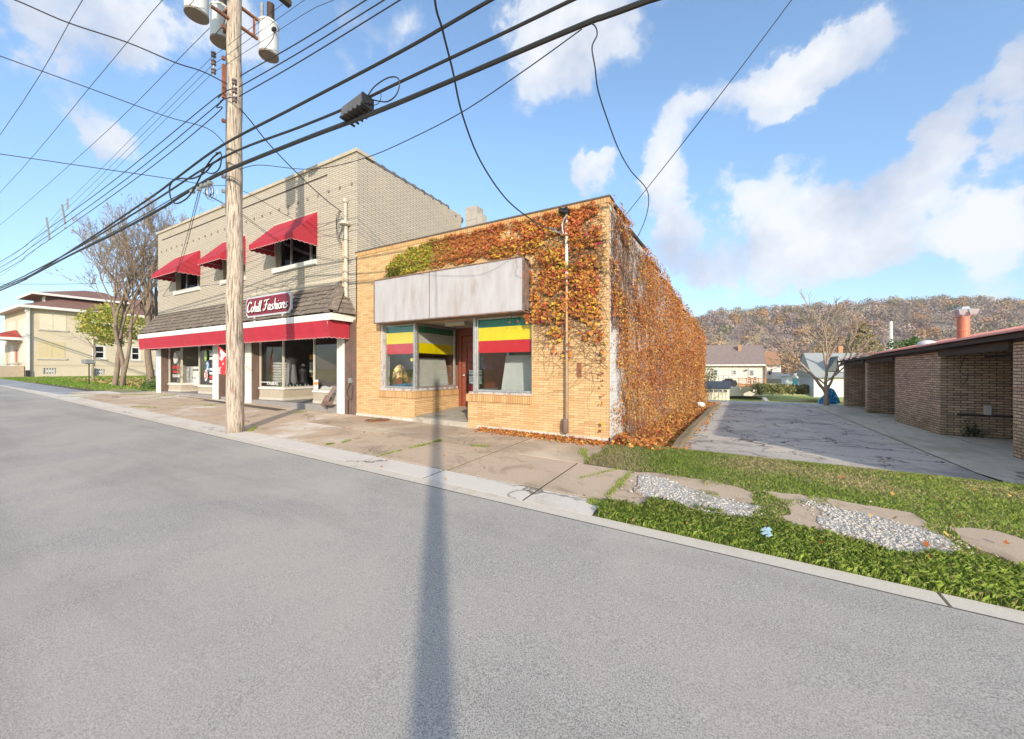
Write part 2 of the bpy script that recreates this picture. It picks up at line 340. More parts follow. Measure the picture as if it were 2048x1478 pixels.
try: SC.cycles.use_denoising=True; SC.cycles.denoising_prefilter='ACCURATE'; SC.cycles.max_bounces=6; SC.cycles.diffuse_bounces=3; SC.cycles.glossy_bounces=3; SC.cycles.transparent_max_bounces=12; SC.cycles.transmission_bounces=3; SC.cycles.sample_clamp_indirect=6
except Exception: pass
# ---------- materials
m_road=asphalt('asphalt',(.17,.158,.142),(.46,.43,.385),(.50,.44,.375),crack=False,spk=120)
m_lot=asphalt('old_asphalt',(.27,.245,.22),(.60,.55,.48),(.70,.61,.49),patch=(.27,.245,.225),spk=70,cw=.007)
m_conc=mat('kerb_concrete',(.62,.56,.47),(.52,.465,.385),60,.9,bmp=.3,stn=((.30,.25,.19),5,.6,.74),c3=(.44,.38,.30),s3=1.2,f3=(.55,.75))
m_strip=mat('walk_concrete',(.68,.62,.54),(.60,.545,.47),45,.9,bmp=.25,crack=.35,stn=((.40,.34,.27),3,.6,.75),c3=(.52,.46,.38),s3=.9,f3=(.55,.72))
m_agg=mat('aggregate_slab',(.62,.47,.33),(.42,.32,.225),95,.95,bmp=.5,bd=.004,c3=(.44,.34,.24),s3=.8,f3=(.5,.68),lo=.4,hi=.6,crack=.55,stn=((.28,.20,.13),1.6,.52,.68))
m_agg2=mat('aggregate_dark',(.48,.36,.25),(.31,.235,.165),85,.95,bmp=.5,bd=.004,c3=(.62,.50,.36),s3=.6,f3=(.48,.66),lo=.4,hi=.6,crack=.7,stn=((.24,.18,.13),1.6,.55,.7))
m_tan=mat('tan_walk',(.60,.45,.31),(.48,.36,.25),35,.9,bmp=.3,crack=.4,stn=((.32,.23,.15),1.1,.52,.68),c3=(.72,.64,.54),s3=.5,f3=(.5,.62))
m_soil=mat('soil',(.10,.075,.05),(.055,.04,.028),14,1,bmp=.6,bd=.02)
m_lawn=mat('turf',(.24,.27,.10),(.36,.31,.16),9,1,bmp=.8,bd=.03,c3=(.19,.16,.075),s3=.35,f3=(.48,.65))
m_lawnfar=mat('far_turf',(.34,.46,.08),(.44,.46,.12),2.2,1,bmp=.3,bd=.02,c3=(.72,.58,.26),s3=.09,f3=(.47,.6))
m_beige=brick('cream_painted_brick',[(.45,.40,.33),(.495,.445,.365),(.46,.41,.335),(.515,.46,.38)],(.17,.13,.10),.305,.0675,.011,2,stain=(.50,.41,.29),stainf=(.6,.85),stains=.7,streak=(.44,.35,.24),bs=.9,soft=.3)
m_yellow=brick('yellow_brick',[(.54,.33,.145),(.64,.425,.21),(.58,.365,.165),(.67,.46,.24),(.47,.27,.115),(.61,.40,.185)],(.25,.15,.08),.235,.0525,.006,3,stain=(.50,.28,.12),stainf=(.6,.82),stains=.8,bs=.45,soft=.4)
m_yellowv=brick('yellow_soldier_brick',[(.52,.30,.12),(.63,.40,.19),(.57,.34,.145),(.47,.245,.1)],(.25,.15,.08),.062,.35,.008,4,stain=(.45,.27,.13),bs=.5)
m_whitewall=brick('white_painted_block',[(.60,.59,.58),(.64,.63,.62)],(.50,.48,.45),.40,.20,.010,5,streak=(.45,.42,.38),peel=((.36,.31,.27),.56,.62,7),bs=.5)
m_block=brick('foundation_block',[(.62,.57,.50),(.55,.50,.44),(.66,.61,.55)],(.22,.18,.14),.40,.20,.012,6,stain=(.35,.27,.2),bs=.6)
m_brown=brick('brown_brick',[(.56,.37,.25),(.72,.53,.34),(.43,.28,.20),(.78,.59,.38),(.61,.42,.285)],(.06,.048,.042),.26,.0677,.015,7,stain=(.16,.115,.09),stainf=(.58,.8),bs=1,moss=(.10,.115,.03),mosst=(-.15,.75),soft=.3)
m_cream=brick('pale_yellow_brick',[(.60,.52,.37),(.66,.575,.43),(.62,.54,.40)],(.50,.43,.32),.26,.0677,.012,8,stain=(.52,.42,.28),bs=.3)
m_white=mat('white_paint',(.68,.67,.645),(.60,.585,.55),5,.6,bmp=.15,c3=(.60,.56,.50),s3=2.5,f3=(.62,.8))
m_creamp=mat('cream_paint',(.52,.475,.395),(.46,.42,.345),5,.65,bmp=.15)
m_tanp=mat('tan_panel',(.42,.36,.275),(.37,.315,.24),4,.7,bmp=.2)
m_brownp=mat('brown_paint',(.165,.105,.085),(.12,.078,.064),4,.55,bmp=.3,bd=.003)
m_red=mat('red_canvas',(.42,.018,.038),(.35,.014,.030),3,.8,bmp=.5,bd=.02,c3=(.32,.022,.036),s3=1.2,f3=(.45,.75))
m_redtrim=plain('valance_trim',(.72,.45,.42),.8)
m_shing=mat('cedar_shake',(.22,.175,.14),(.10,.08,.066),11,.95,bmp=.8,bd=.01,stretch=(9,1.5,1.5),c3=(.30,.25,.20),s3=1.8,f3=(.5,.65))
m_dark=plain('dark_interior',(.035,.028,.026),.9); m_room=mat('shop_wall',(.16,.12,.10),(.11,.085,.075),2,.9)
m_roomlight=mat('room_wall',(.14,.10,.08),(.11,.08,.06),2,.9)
m_black=plain('black',(.012,.012,.014),.6); m_cable=plain('cable_sheath',(.018,.018,.021),.55); m_galv=mat('galvanised',(.42,.42,.41),(.33,.33,.32),8,.45,.6,.15)
m_glass=glassmat('window_glass'); m_glassd=glassmat('upper_glass',(.45,.47,.5),.10)
m_alu=mat('aluminium',(.55,.55,.54),(.42,.41,.40),12,.4,.7,.1); m_step=mat('grey_step',(.27,.25,.235),(.21,.195,.18),12,.9,bmp=.3)
m_peel=mat('peeling_paint',(.44,.41,.385),(.22,.15,.125),11,.8,bmp=.6,bd=.006,stretch=(1,1,.35),lo=.5,hi=.62)
m_rdoor=mat('red_brown_door',(.25,.062,.032),(.20,.05,.027),5,.5,bmp=.25,c3=(.42,.30,.2),s3=14,f3=(.66,.7))
m_sign=mat('weathered_sign_sheet',(.43,.415,.43),(.37,.345,.35),2.2,.5,bmp=.15,c3=(.31,.25,.22),s3=1.4,f3=(.52,.8),stretch=(2.2,1,.6))
m_rust=mat('rust',(.26,.10,.05),(.15,.06,.035),9,.85,bmp=.5); m_wood=mat('dark_timber',(.075,.05,.038),(.04,.028,.022),7,.85,bmp=.5,stretch=(1,.2,3))
m_corr=mat('red_corrugated',(.78,.30,.22),(.68,.24,.17),4,.5,bmp=.1,c3=(.82,.45,.37),s3=1.3)
def polemat():
    m,nt,b,o=nodes('weathered_pole_wood'); v=coords(nt,'Object',(1,1,.09)); n1=noise(nt,v,34,8,.8,.3)
    c=ramp(nt,n1,[(.32,(.12,.09,.068)),(.44,(.32,.25,.19)),(.56,(.54,.455,.37)),(.70,(.42,.31,.21))])
    kn=N(nt,'TexVoronoi'); kn.inputs['Scale'].default_value=2.6; nt.links.new(coords(nt,'Object',(1,1,.45)),kn.inputs[0]); c=mixc(nt,ramp(nt,kn.outputs['Distance'],[(0,.75),(.13,.45),(.2,0.0)]),c,(.20,.09,.04))
    ck=noise(nt,coords(nt,'Object',(1,1,.035)),60,3,.5,.2); c=mixc(nt,ramp(nt,ck,[(.56,0.0),(.61,.9)]),c,(.06,.045,.035))
    c=mixc(nt,ramp(nt,noise(nt,coords(nt,'Object',(1,1,.3)),1.7,4,.6),[(.45,0.0),(.7,.6)]),c,(.36,.31,.27))
    setc(nt,b,c,.9); bump(nt,b,math_(nt,'SUBTRACT',n1,ramp(nt,ck,[(.6,0.0),(.68,1.0)])),.7,.012); return m
m_pole=polemat()
m_leaf=leafmat('leaf'); m_leafdry=leafmat('dry_leaf',.75,.15,.2); m_blade=leafmat('grass_blade',.7,.5,.15); m_far=leafmat('far_foliage',.9,.1,0)
def barkmat(name,a,b_):
    return mat(name,a,b_,20,.9,bmp=.6,bd=.01,stretch=(1,1,.25))
m_bark=barkmat('bark',(.34,.265,.195),(.20,.155,.11)); m_bark2=barkmat('bark_pale',(.42,.32,.23),(.26,.19,.13)); m_twig=plain('twig',(.22,.155,.11),.9); m_vine=plain('vine_stem',(.16,.085,.05),.9)
# ---------- terrain 
def sstep(a,b,x):
    t=min(1,max(0,(x-a)/(b-a))); return t*t*(3-2*t)
def lot(x): return -.17+.004*(x-4)
def TH(x,y):
    g=G(max(-90,min(14,x))); s=y-YK(x)
    if s<0: return g if s>-8 else g+.08
    side=g+.07+.05*min(1,s/3.5)
    r=sstep(-2.4,-1.2,x)
    if r>0:
        l=lot(x); far=l-1.25*sstep(24,46,y)+1.0*sstep(150,420,y)
        v=side+(far-side)*sstep(7.6,9.6,y); return side*(1-r)+v*r if y<30 else v
    if y>24: return side*(1-sstep(24,40,y))+(-1.4)*sstep(24,40,y)
    return side
def gridmesh(name,xs,ss,zf,mat,yf=None,dz=0,**k):
    V=[];Fc=[]
    for s in ss:
        for x in xs:
            y=YK(x)+s if yf is None else s
            V.append((x,y,zf(x,y)+dz))
    n=len(xs)
    for j in range(len(ss)-1):
        for i in range(n-1): Fc.append((j*n+i,j*n+i+1,(j+1)*n+i+1,(j+1)*n+i))
    b=MB(); b.add(V,Fc); return b.build(name,mat,smooth=True,**k)
xsr=[-600,-400,-250,-150,-110,-90]+list(range(-85,-25,5))+list(np.arange(-25,16,.8))+[16,20,26,34,44,60,90,140,220,350,600]
ssg=[-300,-120,-60,-30,-14,-8.5,-8.45,-8.0]+[-7.9,.18,.2]+list(np.arange(.7,8.2,.7))+list(np.arange(8.4,30,1.2))+[32,36,40,44,48,54,62,74,90,120,160,220,320,480,700]
gridmesh('ground',xsr,ssg,lambda x,y:TH(x,y)-(.035 if y-YK(x)>.19 or y-YK(x)<-8.4 else .08),m_lawnfar,kind='structure')
gridmesh('road',[-600,-300,-150,-90,-60,-40,-25,-10,0,8,14,30,80,300,600],[-8,-6,-4,-2,0],TH,m_road,kind='structure')
# kerb: long concrete sections with open joints
kb=MB(); xk=1.9
def kerbsec(b,xa,xb,s0,s1,h0,hs,ch=.02):
    P=[]
    for x in (xa,xb):
        g=G(max(-90,min(14,x))); y=YK(x)
        P.append([(x,y+s0,g-.05),(x,y+s0-.012*0,g+h0-ch),(x,y+s0+ch,g+h0),(x,y+s1,g+hs),(x,y+s1,g-.05)])
    a,c=P; n=5
    b.add(a+c,[(i,(i+1)%n,n+(i+1)%n,n+i) for i in range(n)]+[(0,1,2,3,4),(9,8,7,6,5)])
joints=[14,9.6,5.6,1.34,-2.78,-6.9,-10.2,-14.6,-19,-24,-29,-35,-42,-50,-60,-75,-90]
for a,c in zip(joints[:-1],joints[1:]):
    kerbsec(kb,c+.012,a-.012,0,.2,.066,.075)
kb.build('kerb',m_conc,kind='structure')
k2=MB()
for a,c in zip(joints[:-1],joints[1:]): k2.box(c+.01,a-.01,YK(a)-8.2,YK(a)-8,G(max(-90,(a+c)/2))-.1,G((a+c)/2)+.12)
k2.build('far_kerb',m_conc,kind='structure')
gt=MB()
for i in range(60):   # crumbled dark seam in the gutter
    x=14-i*.8; 
gridmesh('gutter_seam',list(np.arange(-60,14.1,.5)),[-.055,.01],TH,mat('gutter_grime',(.045,.038,.032),(.10,.09,.08),7,1,bmp=.6,stretch=(.5,3,1)),dz=.004,kind='structure')
# walk strip and aggregate slabs
def slabquad(b,xa,xb,s0,s1,th=.08,gap=.018,dz=0,jit=0):
    pts=[]
    for (x,s) in ((xa+gap,s0+gap),(xb-gap,s0+gap),(xb-gap,s1-gap),(xa+gap,s1-gap)):
        y=YK(x)+s; pts.append((x,y,TH(x,y) if s>.2 else G(x)+.075)); 
    jz=random.uniform(-jit,jit)*.3-.002
    pts=[(p[0],p[1],G(p[0])+.07+.05*min(1,(p[1]-YK(p[0]))/3.5)+jz+(-.002 if dz==-.012 else 0)) for p in pts]
    b.slab(pts,th)
st=MB(); xx=[-1.24,-2.1,-3.7,-5.2,-6.8,-8.3]; x=-8.3
while x>-88: x-=random.choice([1.5,1.5,2.4]); xx.append(x)
for a,c in zip(xx[:-1],xx[1:]): slabquad(st,c,a,.2,.70,dz=.003)
st.build('sidewalk',m_strip,kind='structure')
ag=MB(); xs2=[-.80,-2.1,-3.66,-5.22,-6.72]
for i,(a,c) in enumerate(zip(xs2[:-1],xs2[1:])): slabquad(ag,c,a,.70,2.15,dz=-.004,jit=.006)
ag.build('pavement',m_agg,kind='structure')
ad=MB()
for i,(a,c) in enumerate(zip([-2.0,-3.66,-5.22,-6.72],[-3.66,-5.22,-6.72,-9.8])): slabquad(ad,c,a,2.15,YF-YK(a)+.3,dz=-.008,jit=.004)
ad.build('pavement',m_agg2,kind='structure')
tn=MB(); xt=[-6.72,-9.8,-12.6,-15.6,-18.4,-21.2,-24.1,-27.2]
for i,(a,c) in enumerate(zip(xt[:-1],xt[1:])):
    slabquad(tn,c,a,.70,2.15,dz=-.004,jit=.005)
    if i>0: slabquad(tn,c,a,2.15,YF-YK(a)+(2.2 if c>-24.2 else .1),dz=-.006,jit=.005)
slabquad(tn,-24.1,-9.8,3.3,6.4,dz=-.012)
tn.build('pavement',m_tan,kind='structure')
dr=MB()
dr.slab([tuple(onG(p[0],p[1],.08)+Vector((0,0,.004))) for p in [(-60,751),(0,757),(215,788),(120,789),(0,770),(-60,762)]],.05)
dr.build('pavement',mat('pale_asphalt',(.33,.33,.34),(.27,.27,.28),20,.9,c3=(.42,.42,.43),s3=.5),kind='structure')
gridmesh('joint_dirt',list(np.arange(-90,-.7,.9)),[.19,.7,1.4,2.15,3.0,3.98],lambda x,y:G(x)+.07+.05*min(1,(y-YK(x))/3.5),mat('joint_dirt',(.085,.065,.045),(.13,.10,.07),12,1),dz=-.010,kind='structure')
# lot paving and garage apron
lx=list(np.arange(-1.2,3.86,.35)); 
gridmesh('driveway',[-1.0,-.6,-.2]+list(np.arange(.2,3.9,.6))+[3.85],list(np.arange(8.0,27.2,.6)),lambda x,y:TH(x,y),m_lot,yf=1,dz=.002,kind='structure')
gridmesh('pavement',[3.86,4.5,5.2,6,7,8,9],list(np.arange(7.2,27,.9)),lambda x,y:TH(x,y)+.0,mat('stained_concrete',(.58,.53,.43),(.44,.41,.32),5,.9,crack=.3,c3=(.28,.28,.17),s3=.45,f3=(.48,.68),stretch=(1,.5,1)),yf=1,dz=.012,kind='structure')
# broken concrete pads in the grass
def pad(name,px,off,m,th=.05,rough=.05,zz=None):
    P=[onG(u,v,off) for u,v in px]; out=[]
    for i,p in enumerate(P):
        q=P[(i+1)%len(P)]; k=max(1,int((q-p).length/.12))
        for j in range(k):
            t=p.lerp(q,j/k); out.append(t+Vector((random.uniform(-rough,rough),random.uniform(-rough,rough),0)))
    b=MB(); b.slab([tuple(p) for p in out],th); b.build(name,m,kind='structure'); return out
m_gravel=mat('crumbled_concrete',(.60,.56,.50),(.26,.22,.18),26,1,bmp=1,bd=.04,c3=(.66,.63,.58),s3=14,f3=(.42,.56),lo=.46,hi=.6)
pad1=[(1275,944),(1340,949),(1430,964),(1507,985),(1508,1002),(1480,1012),(1530,1040),(1440,1034),(1345,1012),(1262,984),(1285,970)]
pad2=[(1524,982),(1640,995),(1750,1012),(1842,1030),(1850,1050),(1900,1078),(1915,1096),(1870,1120),(1800,1113),(1705,1082),(1640,1062),(1560,1046),(1585,1015)]
pad3=[(1905,1054),(1990,1062),(2060,1082),(2140,1110),(2160,1160),(2050,1133),(1990,1112),(1925,1080)]
PADS=[pad('pavement',p,.105,m_agg) for p in (pad1,pad2,pad3)]
def inpoly(x,y,P):
    c=False; n=len(P)
    for i in range(n):
        a,b=P[i],P[(i+1)%n]
        if (a[1]>y)!=(b[1]>y) and x<(b[0]-a[0])*(y-a[1])/(b[1]-a[1])+a[0]: c=not c
    return c
# gravel stones loosened from the pads
g1=[(1285,948),(1330,955),(1400,985),(1470,1000),(1510,1008),(1500,1035),(1420,1025),(1330,1003),(1265,982)]
g2=[(1600,995),(1700,1020),(1800,1045),(1905,1080),(1900,1112),(1800,1108),(1700,1075),(1640,1052),(1650,1030)]
def stones(name,px,n,off,lab,zs=(.004,.019)):
    P=[onG(u,v,off) for u,v in px]; x0,x1=min(p.x for p in P),max(p.x for p in P); y0,y1=min(p.y for p in P),max(p.y for p in P); b=MB(); k=0
    while k<n:
        x,y=random.uniform(x0,x1),random.uniform(y0,y1)
        if not inpoly(x,y,P): continue
        x+=random.gauss(0,.06); y+=random.gauss(0,.05); k+=1; r=zs[0]+(zs[1]-zs[0])*random.random()**2; z=G(x)+off-.004; a=random.random()*6
        vs=[(x+r*math.cos(a+i*1.047)*random.uniform(.7,1.2),y+r*math.sin(a+i*1.047)*random.uniform(.7,1.2),z-.004) for i in range(6)]+[(x+r*.6*math.cos(a+i*1.047)*random.uniform(.6,1.2),y+r*.6*math.sin(a+i*1.047)*random.uniform(.6,1.2),z+r*random.uniform(.2,.5)) for i in range(6)]
        b.add(vs,[(i,(i+1)%6,6+(i+1)%6,6+i) for i in range(6)]+[tuple(range(6,12))],random.choice([0,0,1]))
    return b.build(name,[mat('pale_stone',(.56,.52,.46),(.46,.42,.36),30,.9),mat('grey_stone',(.47,.42,.36),(.36,.32,.27),30,.9)],kind='stuff',label=lab,cat='gravel')
G1=pad('ground',g1,.112,m_gravel,.012,.07); G2=pad('ground',g2,.112,m_gravel,.012,.07)
stones('gravel',g1,800,.120,'pale crushed stone spread on the left broken pad in the grass')
stones('gravel',g2,1300,.120,'pale crushed stone spread on the large right broken pad in the grass')
# near lawn
def inlawn(x,y):
    s=y-YK(x)
    if s<.22 or y>8.75-.12*max(0,x) : return False
    if x<-1.22 and s<.72: return False
    if x<-.78 and .68<s<2.2: return False
    if x<-2.03: return False
    e=.12*mnoise.noise(Vector((x*2,y*2,0)))
    return x>-2.1+.12*math.sin(y*3)+e
def blades(name,n,xr,yr,test,zf,h,w,cols,lab,cat='grass',dens=None):
    X=[];
    while len(X)<n:
        x,y=random.uniform(*xr),random.uniform(*yr)
        if test(x,y) and (dens is None or random.random()<dens(x,y)): X.append((x,y,zf(x,y)))
    B=np.array(X); k=len(B); a=rng.uniform(0,6.28,k); hh=rng.uniform(.5,1.25,k)*h; ww=rng.uniform(.6,1.3,k)*w
    if dens is not None: pass
    t=np.stack([np.cos(a),np.sin(a),np.zeros(k)],1); l=rng.uniform(.15,.8,k)[:,None]*hh[:,None]; ld=np.stack([np.cos(a+1.57),np.sin(a+1.57),np.zeros(k)],1)
    up=np.array([0,0,1.0]); p0=B-t*ww[:,None]/2; p1=B+t*ww[:,None]/2; mid=B+up*hh[:,None]*.62+ld*l*.35; p2=mid+t*ww[:,None]*.38; p3=mid-t*ww[:,None]*.38; tip=B+up*hh[:,None]*.85+ld*l
    P=np.stack([p0,p1,p2,tip,p3],1)
    cols=np.array(cols); idx=rng.integers(0,len(cols),k)
    nz=np.array([mnoise.noise(Vector((p[0]*.9,p[1]*.9,3))) for p in B]); dry=(nz+rng.normal(0,.30,k))>.20
    idx=np.where(dry,len(cols)-1-rng.integers(0,2,k),np.minimum(idx,len(cols)-3)); c=cols[idx]*rng.uniform(.8,1.2,(k,1))
    return polymesh(name,P,m_blade,col=c,kind='stuff',label=lab,cat=cat)
GC=[(.40,.54,.10),(.48,.62,.14),(.58,.68,.22),(.31,.43,.08),(.46,.57,.14),(.80,.70,.44),(.70,.60,.34)]
def notpad(x,y): return inlawn(x,y) and (not any(inpoly(x,y,P) for P in PADS) or (mnoise.noise(Vector((x*2.6,y*2.6,5)))>.34 and random.random()<.5))
zlawn=lambda x,y:TH(x,y)-.01
gridmesh('ground',list(np.arange(-2.1,12.1,.3)),list(np.arange(.2,5.6,.25)),TH,m_lawn,dz=-.022,kind='structure')
blades('grass',90000,(-2.2,3.6),(3.9,9),notpad,zlawn,.048,.0030,GC,'green roadside grass growing between the kerb and the driveway')
blades('grass',14000,(3.4,10),(3.7,8.6),notpad,zlawn,.07,.008,GC,'green roadside grass reaching out of view beyond the right edge')
blades('grass',34000,(-1.2,3.4),(3.9,5.0),lambda x,y:notpad(x,y) and y<YK(x)+1.0-.1*max(0,0),zlawn,.085,.0030,[tuple(x*1.1 for x in c) for c in GC[:5]]+[(.6,.55,.28),(.5,.45,.2)],'longer dark green grass fringing the kerb')
# weeds along the joints
def strip(a,b,w): 
    def t(x,y):
        p=Vector((x,y)); a2,b2=Vector(a),Vector(b); d=b2-a2; k=max(0,min(1,(p-a2).dot(d)/d.length_squared)); return (p-(a2+d*k)).length<w*(.4+.6*abs(mnoise.noise(Vector((x*4,y*4,1))))*2)
    return t
WJ=[((743,843),(758,838),.05,260),((510,853),(500,860),.08,500),((870,884),(880,881),.07,500),((820,895),(865,886),.035,500),((945,892),(975,893),.05,420),((655,887),(665,886),.06,350),((760,909),(800,900),.03,300),((683,884),(700,879),.035,200),((588,827),(612,824),.05,250),((410,812),(428,811),.05,300),((300,795),(352,790),.10,700),((260,812),(310,814),.08,500),((340,812),(420,808),.05,300),((120,793),(215,790),.08,500),((245,789),(300,790),.12,700),((1165,900),(1175,925),.1,600),((1190,1000),(1215,1010),.12,800),((1262,944),(1215,990),.07,900),((1160,955),(1250,935),.03,300)]
def weedtest(x,y): return any(f(x,y) for f in WT)
WV=[]
for (pa,pb,w,n) in WJ:
    a=onG(*pa,.10); b=onG(*pb,.10); f=strip((a.x,a.y),(b.x,b.y),w)
    WV.append((f,(min(a.x,b.x)-w,max(a.x,b.x)+w),(min(a.y,b.y)-w,max(a.y,b.y)+w),n))
b_=[]
for f,xr,yr,n in WV:
    k=0; tries=0
    while k<n and tries<n*60:
        tries+=1; x,y=random.uniform(*xr),random.uniform(*yr)
        if f(x,y): b_.append((x,y)); k+=1
it=iter(b_); lst=list(b_)
def fromlist(name,L,h,w,cols,lab):
    B=np.array([(x,y,TH(x,y)-.01) for x,y in L]); k=len(B); a=rng.uniform(0,6.28,k); hh=rng.uniform(.5,1.3,k)*h; ww=rng.uniform(.6,1.3,k)*w
    t=np.stack([np.cos(a),np.sin(a),np.zeros(k)],1); ld=np.stack([-np.sin(a),np.cos(a),np.zeros(k)],1); up=np.array([0,0,1.0])
    P=np.stack([B-t*ww[:,None]/2,B+t*ww[:,None]/2,B+up*hh[:,None]*.9+ld*hh[:,None]*rng.uniform(.2,1.2,(k,1))],1)
    cols=np.array(cols); c=cols[rng.integers(0,len(cols),k)]*rng.uniform(.8,1.2,(k,1)); polymesh(name,P,m_blade,col=c,kind='stuff',label=lab,cat='weeds')
fromlist('weeds',lst,.045,.009,GC[:5]+[(.3,.22,.1),(.25,.15,.07)],'low weeds and moss sprouting along the pavement joints')
# left yard lawn
def yard(x,y):
    s=y-YK(x); 
    if x>-24.2 or x<-49.7: return False
    e=onGy(x); return y>e
def onGy(x): # front edge of the yard, rising away from the kerb to the right
    t=(x+58)/(58-24.2); return YK(x)+.75+1.5*max(0,min(1,t))+(1.2 if x>-27.4 else 0)
gridmesh('ground',list(np.arange(-70,-24.1,1.5)),[onG(0,752,.1).y-YK(-50)+i for i in np.arange(0.2,26,1.0)],TH,m_lawn,dz=.012,kind='structure')
blades('grass',42000,(-49.6,-24.2),(4.8,15),yard,lambda x,y:TH(x,y)+.01,.09,.02,[(.22,.42,.05),(.27,.50,.06),(.34,.55,.08),(.20,.36,.04),(.28,.46,.06),(.48,.46,.16),(.40,.46,.12)],'mown green lawn beside the cream brick house',dens=lambda x,y:min(1,14/((y-3)**1.2+.1)))
# fallen leaves
def scatter(name,pts,size,cols,lab,cat='leaves',flat=.5,kind='stuff',m=None):
    B=np.array(pts); k=len(B); a=rng.uniform(0,6.28,k); tl=rng.normal(0,flat,(k,2)); s=size*rng.uniform(.6,1.3,k)
    u=np.stack([np.cos(a),np.sin(a),tl[:,0]],1)*s[:,None]; w=np.stack([-np.sin(a),np.cos(a),tl[:,1]],1)*s[:,None]*.8
    P=np.stack([B-u,B-u*.3-w*.75,B+u*.35-w*.9,B+u*.55-w*.2,B+u*1.1,B+u*.4+w*.35,B+u*.2+w*.95,B-u*.4+w*.6],1)
    P[:,4,2]+=s*.35*rng.uniform(0,1,k); P[:,1,2]+=s*.3*rng.uniform(0,1,k)
    cols=np.array(cols); c=cols[rng.integers(0,len(cols),k)]*rng.uniform(.7,1.25,(k,1))
    return polymesh(name,P,m or m_leafdry,col=c,kind=kind,label=lab,cat=cat)
LC=[(.52,.17,.045),(.60,.26,.06),(.42,.11,.04),(.58,.32,.09),(.33,.12,.06),(.50,.22,.07),(.62,.40,.12)]
pts=[]
for i in range(2600):
    x=random.uniform(-5.2,-2.0); d=abs(random.gauss(0,.14 if x<-3.2 else .17)); y=YF-.02-d
    if random.random()<math.exp(-((x+3.6)/1.3)**2)+.12: pts.append((x,y,TH(x,y)+random.uniform(.0,.06)*max(0,1-d*4)))
scatter('fallen_leaves',pts,.032,LC,'orange brown leaves drifted against the yellow brick front wall')
pts=[]
for i in range(9000):
    y=random.uniform(7.5,24); x0=-2.1+.035*(y-7.7); w=1.0 if y<12 else 1.1; d=abs(random.gauss(0,.45)); x=x0+.15+d
    if d>1.25: continue
    pts.append((x,y,TH(x,y)+.02+max(0,.16-.2*d)*random.random()))
scatter('fallen_leaves',pts,.045,LC,'bank of brown leaves at the foot of the ivy side wall')
pts=[]
for i in range(260):
    u=random.uniform(480,2048); v=random.uniform(850,1240)
    if v<772+.2335*u-22 or True:
        p=onG(u,v,.11)
        if p.y>YK(p.x)+.25 and p.y<24 and p.x<4.5: 
            if p.y<YF-.05 or p.x>-1.2: pts.append((p.x,p.y,TH(p.x,p.y)+.015+(.035 if inlawn(p.x,p.y) else 0)))
scatter('fallen_leaves',pts[:190],.024,LC+[(.6,.5,.35)],'single dry leaves scattered over the pavement, grass and driveway')
pts=[(x,y,TH(x,y)+.06) for x,y in [(random.gauss(-33,5.5),random.uniform(8.2,12.5)) for i in range(1500)]]
scatter('fallen_leaves',pts,.10,[(.5,.36,.12),(.45,.26,.1),(.6,.48,.2)],'yellow brown leaves lying under the bare trees in the left yard')
# ---------- text and lettering
def text(s,size,m,loc,parent,name='lettering',ext=.003,xs=1,shear=0,rot=(math.pi/2,0,0),align='CENTER',**k):
    cu=bpy.data.curves.new('t','FONT'); cu.body=s; cu.size=size; cu.extrude=ext; cu.align_x=align; cu.align_y='CENTER'; cu.shear=shear; cu.offset=size*.012
    o=bpy.data.objects.new('t',cu); COL.objects.link(o); o.location=loc; o.rotation_euler=rot; o.scale=(xs,1,1); bpy.context.view_layer.update()
    me=bpy.data.meshes.new_from_object(o.evaluated_get(bpy.context.evaluated_depsgraph_get())); me.transform(o.matrix_world); bpy.data.objects.remove(o); bpy.data.curves.remove(cu)
    me.transform(Matrix.Translation(-rootof(parent).location)); me.materials.clear(); me.materials.append(m); me.name=name
    n=bpy.data.objects.new(name,me); COL.objects.link(n); n.parent=parent; return props(n,**k)
GL={'C':(.66,[[(.66,.78),(.52,.98),(.26,.9),(.08,.55),(.1,.18),(.3,0),(.56,.14)]]),'o':(.48,[[(.3,.5),(.1,.36),(.1,.1),(.27,0),(.43,.16),(.42,.4),(.28,.5)]]),
'h':(.52,[[(.1,0),(.2,1)],[(.12,.22),(.3,.5),(.43,.4),(.38,.06),(.5,0)]]),'i':(.25,[[(.14,.5),(.09,.05),(.22,0)],[(.18,.72),(.19,.76)]]),'l':(.26,[[(.22,1),(.1,.1),(.22,0)]]),
'F':(.74,[[(.08,.8),(.2,.96),(.5,.92),(.8,1)],[(.5,.93),(.36,.2),(.1,.02),(.02,.16)],[(.22,.5),(.6,.56)]]),'a':(.52,[[(.4,.46),(.2,.5),(.07,.25),(.15,.02),(.34,.12),(.42,.5)],[(.42,.5),(.38,.06),(.52,0)]]),
's':(.4,[[(.36,.48),(.17,.44),(.2,.28),(.34,.16),(.22,0),(.04,.06)]]),'n':(.52,[[(.1,.5),(.07,0)],[(.09,.28),(.28,.5),(.41,.4),(.37,.06),(.5,0)]]),' ':(.36,[])}
def script(s,x0,z0,y,size,b,mi=0,r=.06,shear=.18,xsc=1):
    x=0
    for ch in s:
        adv,st=GL[ch]
        for k in st:
            P=[(x0+((x+px)*1+shear*pz)*size*xsc,y,z0+pz*size) for px,pz in k]
            P=smoothpts(P,5) if len(P)>2 else P
            b.tube(P,[r*size*(1.0 if i not in(0,len(P)-1) else .7) for i in range(len(P))],6,mi)
        x+=adv
    return x*size*xsc
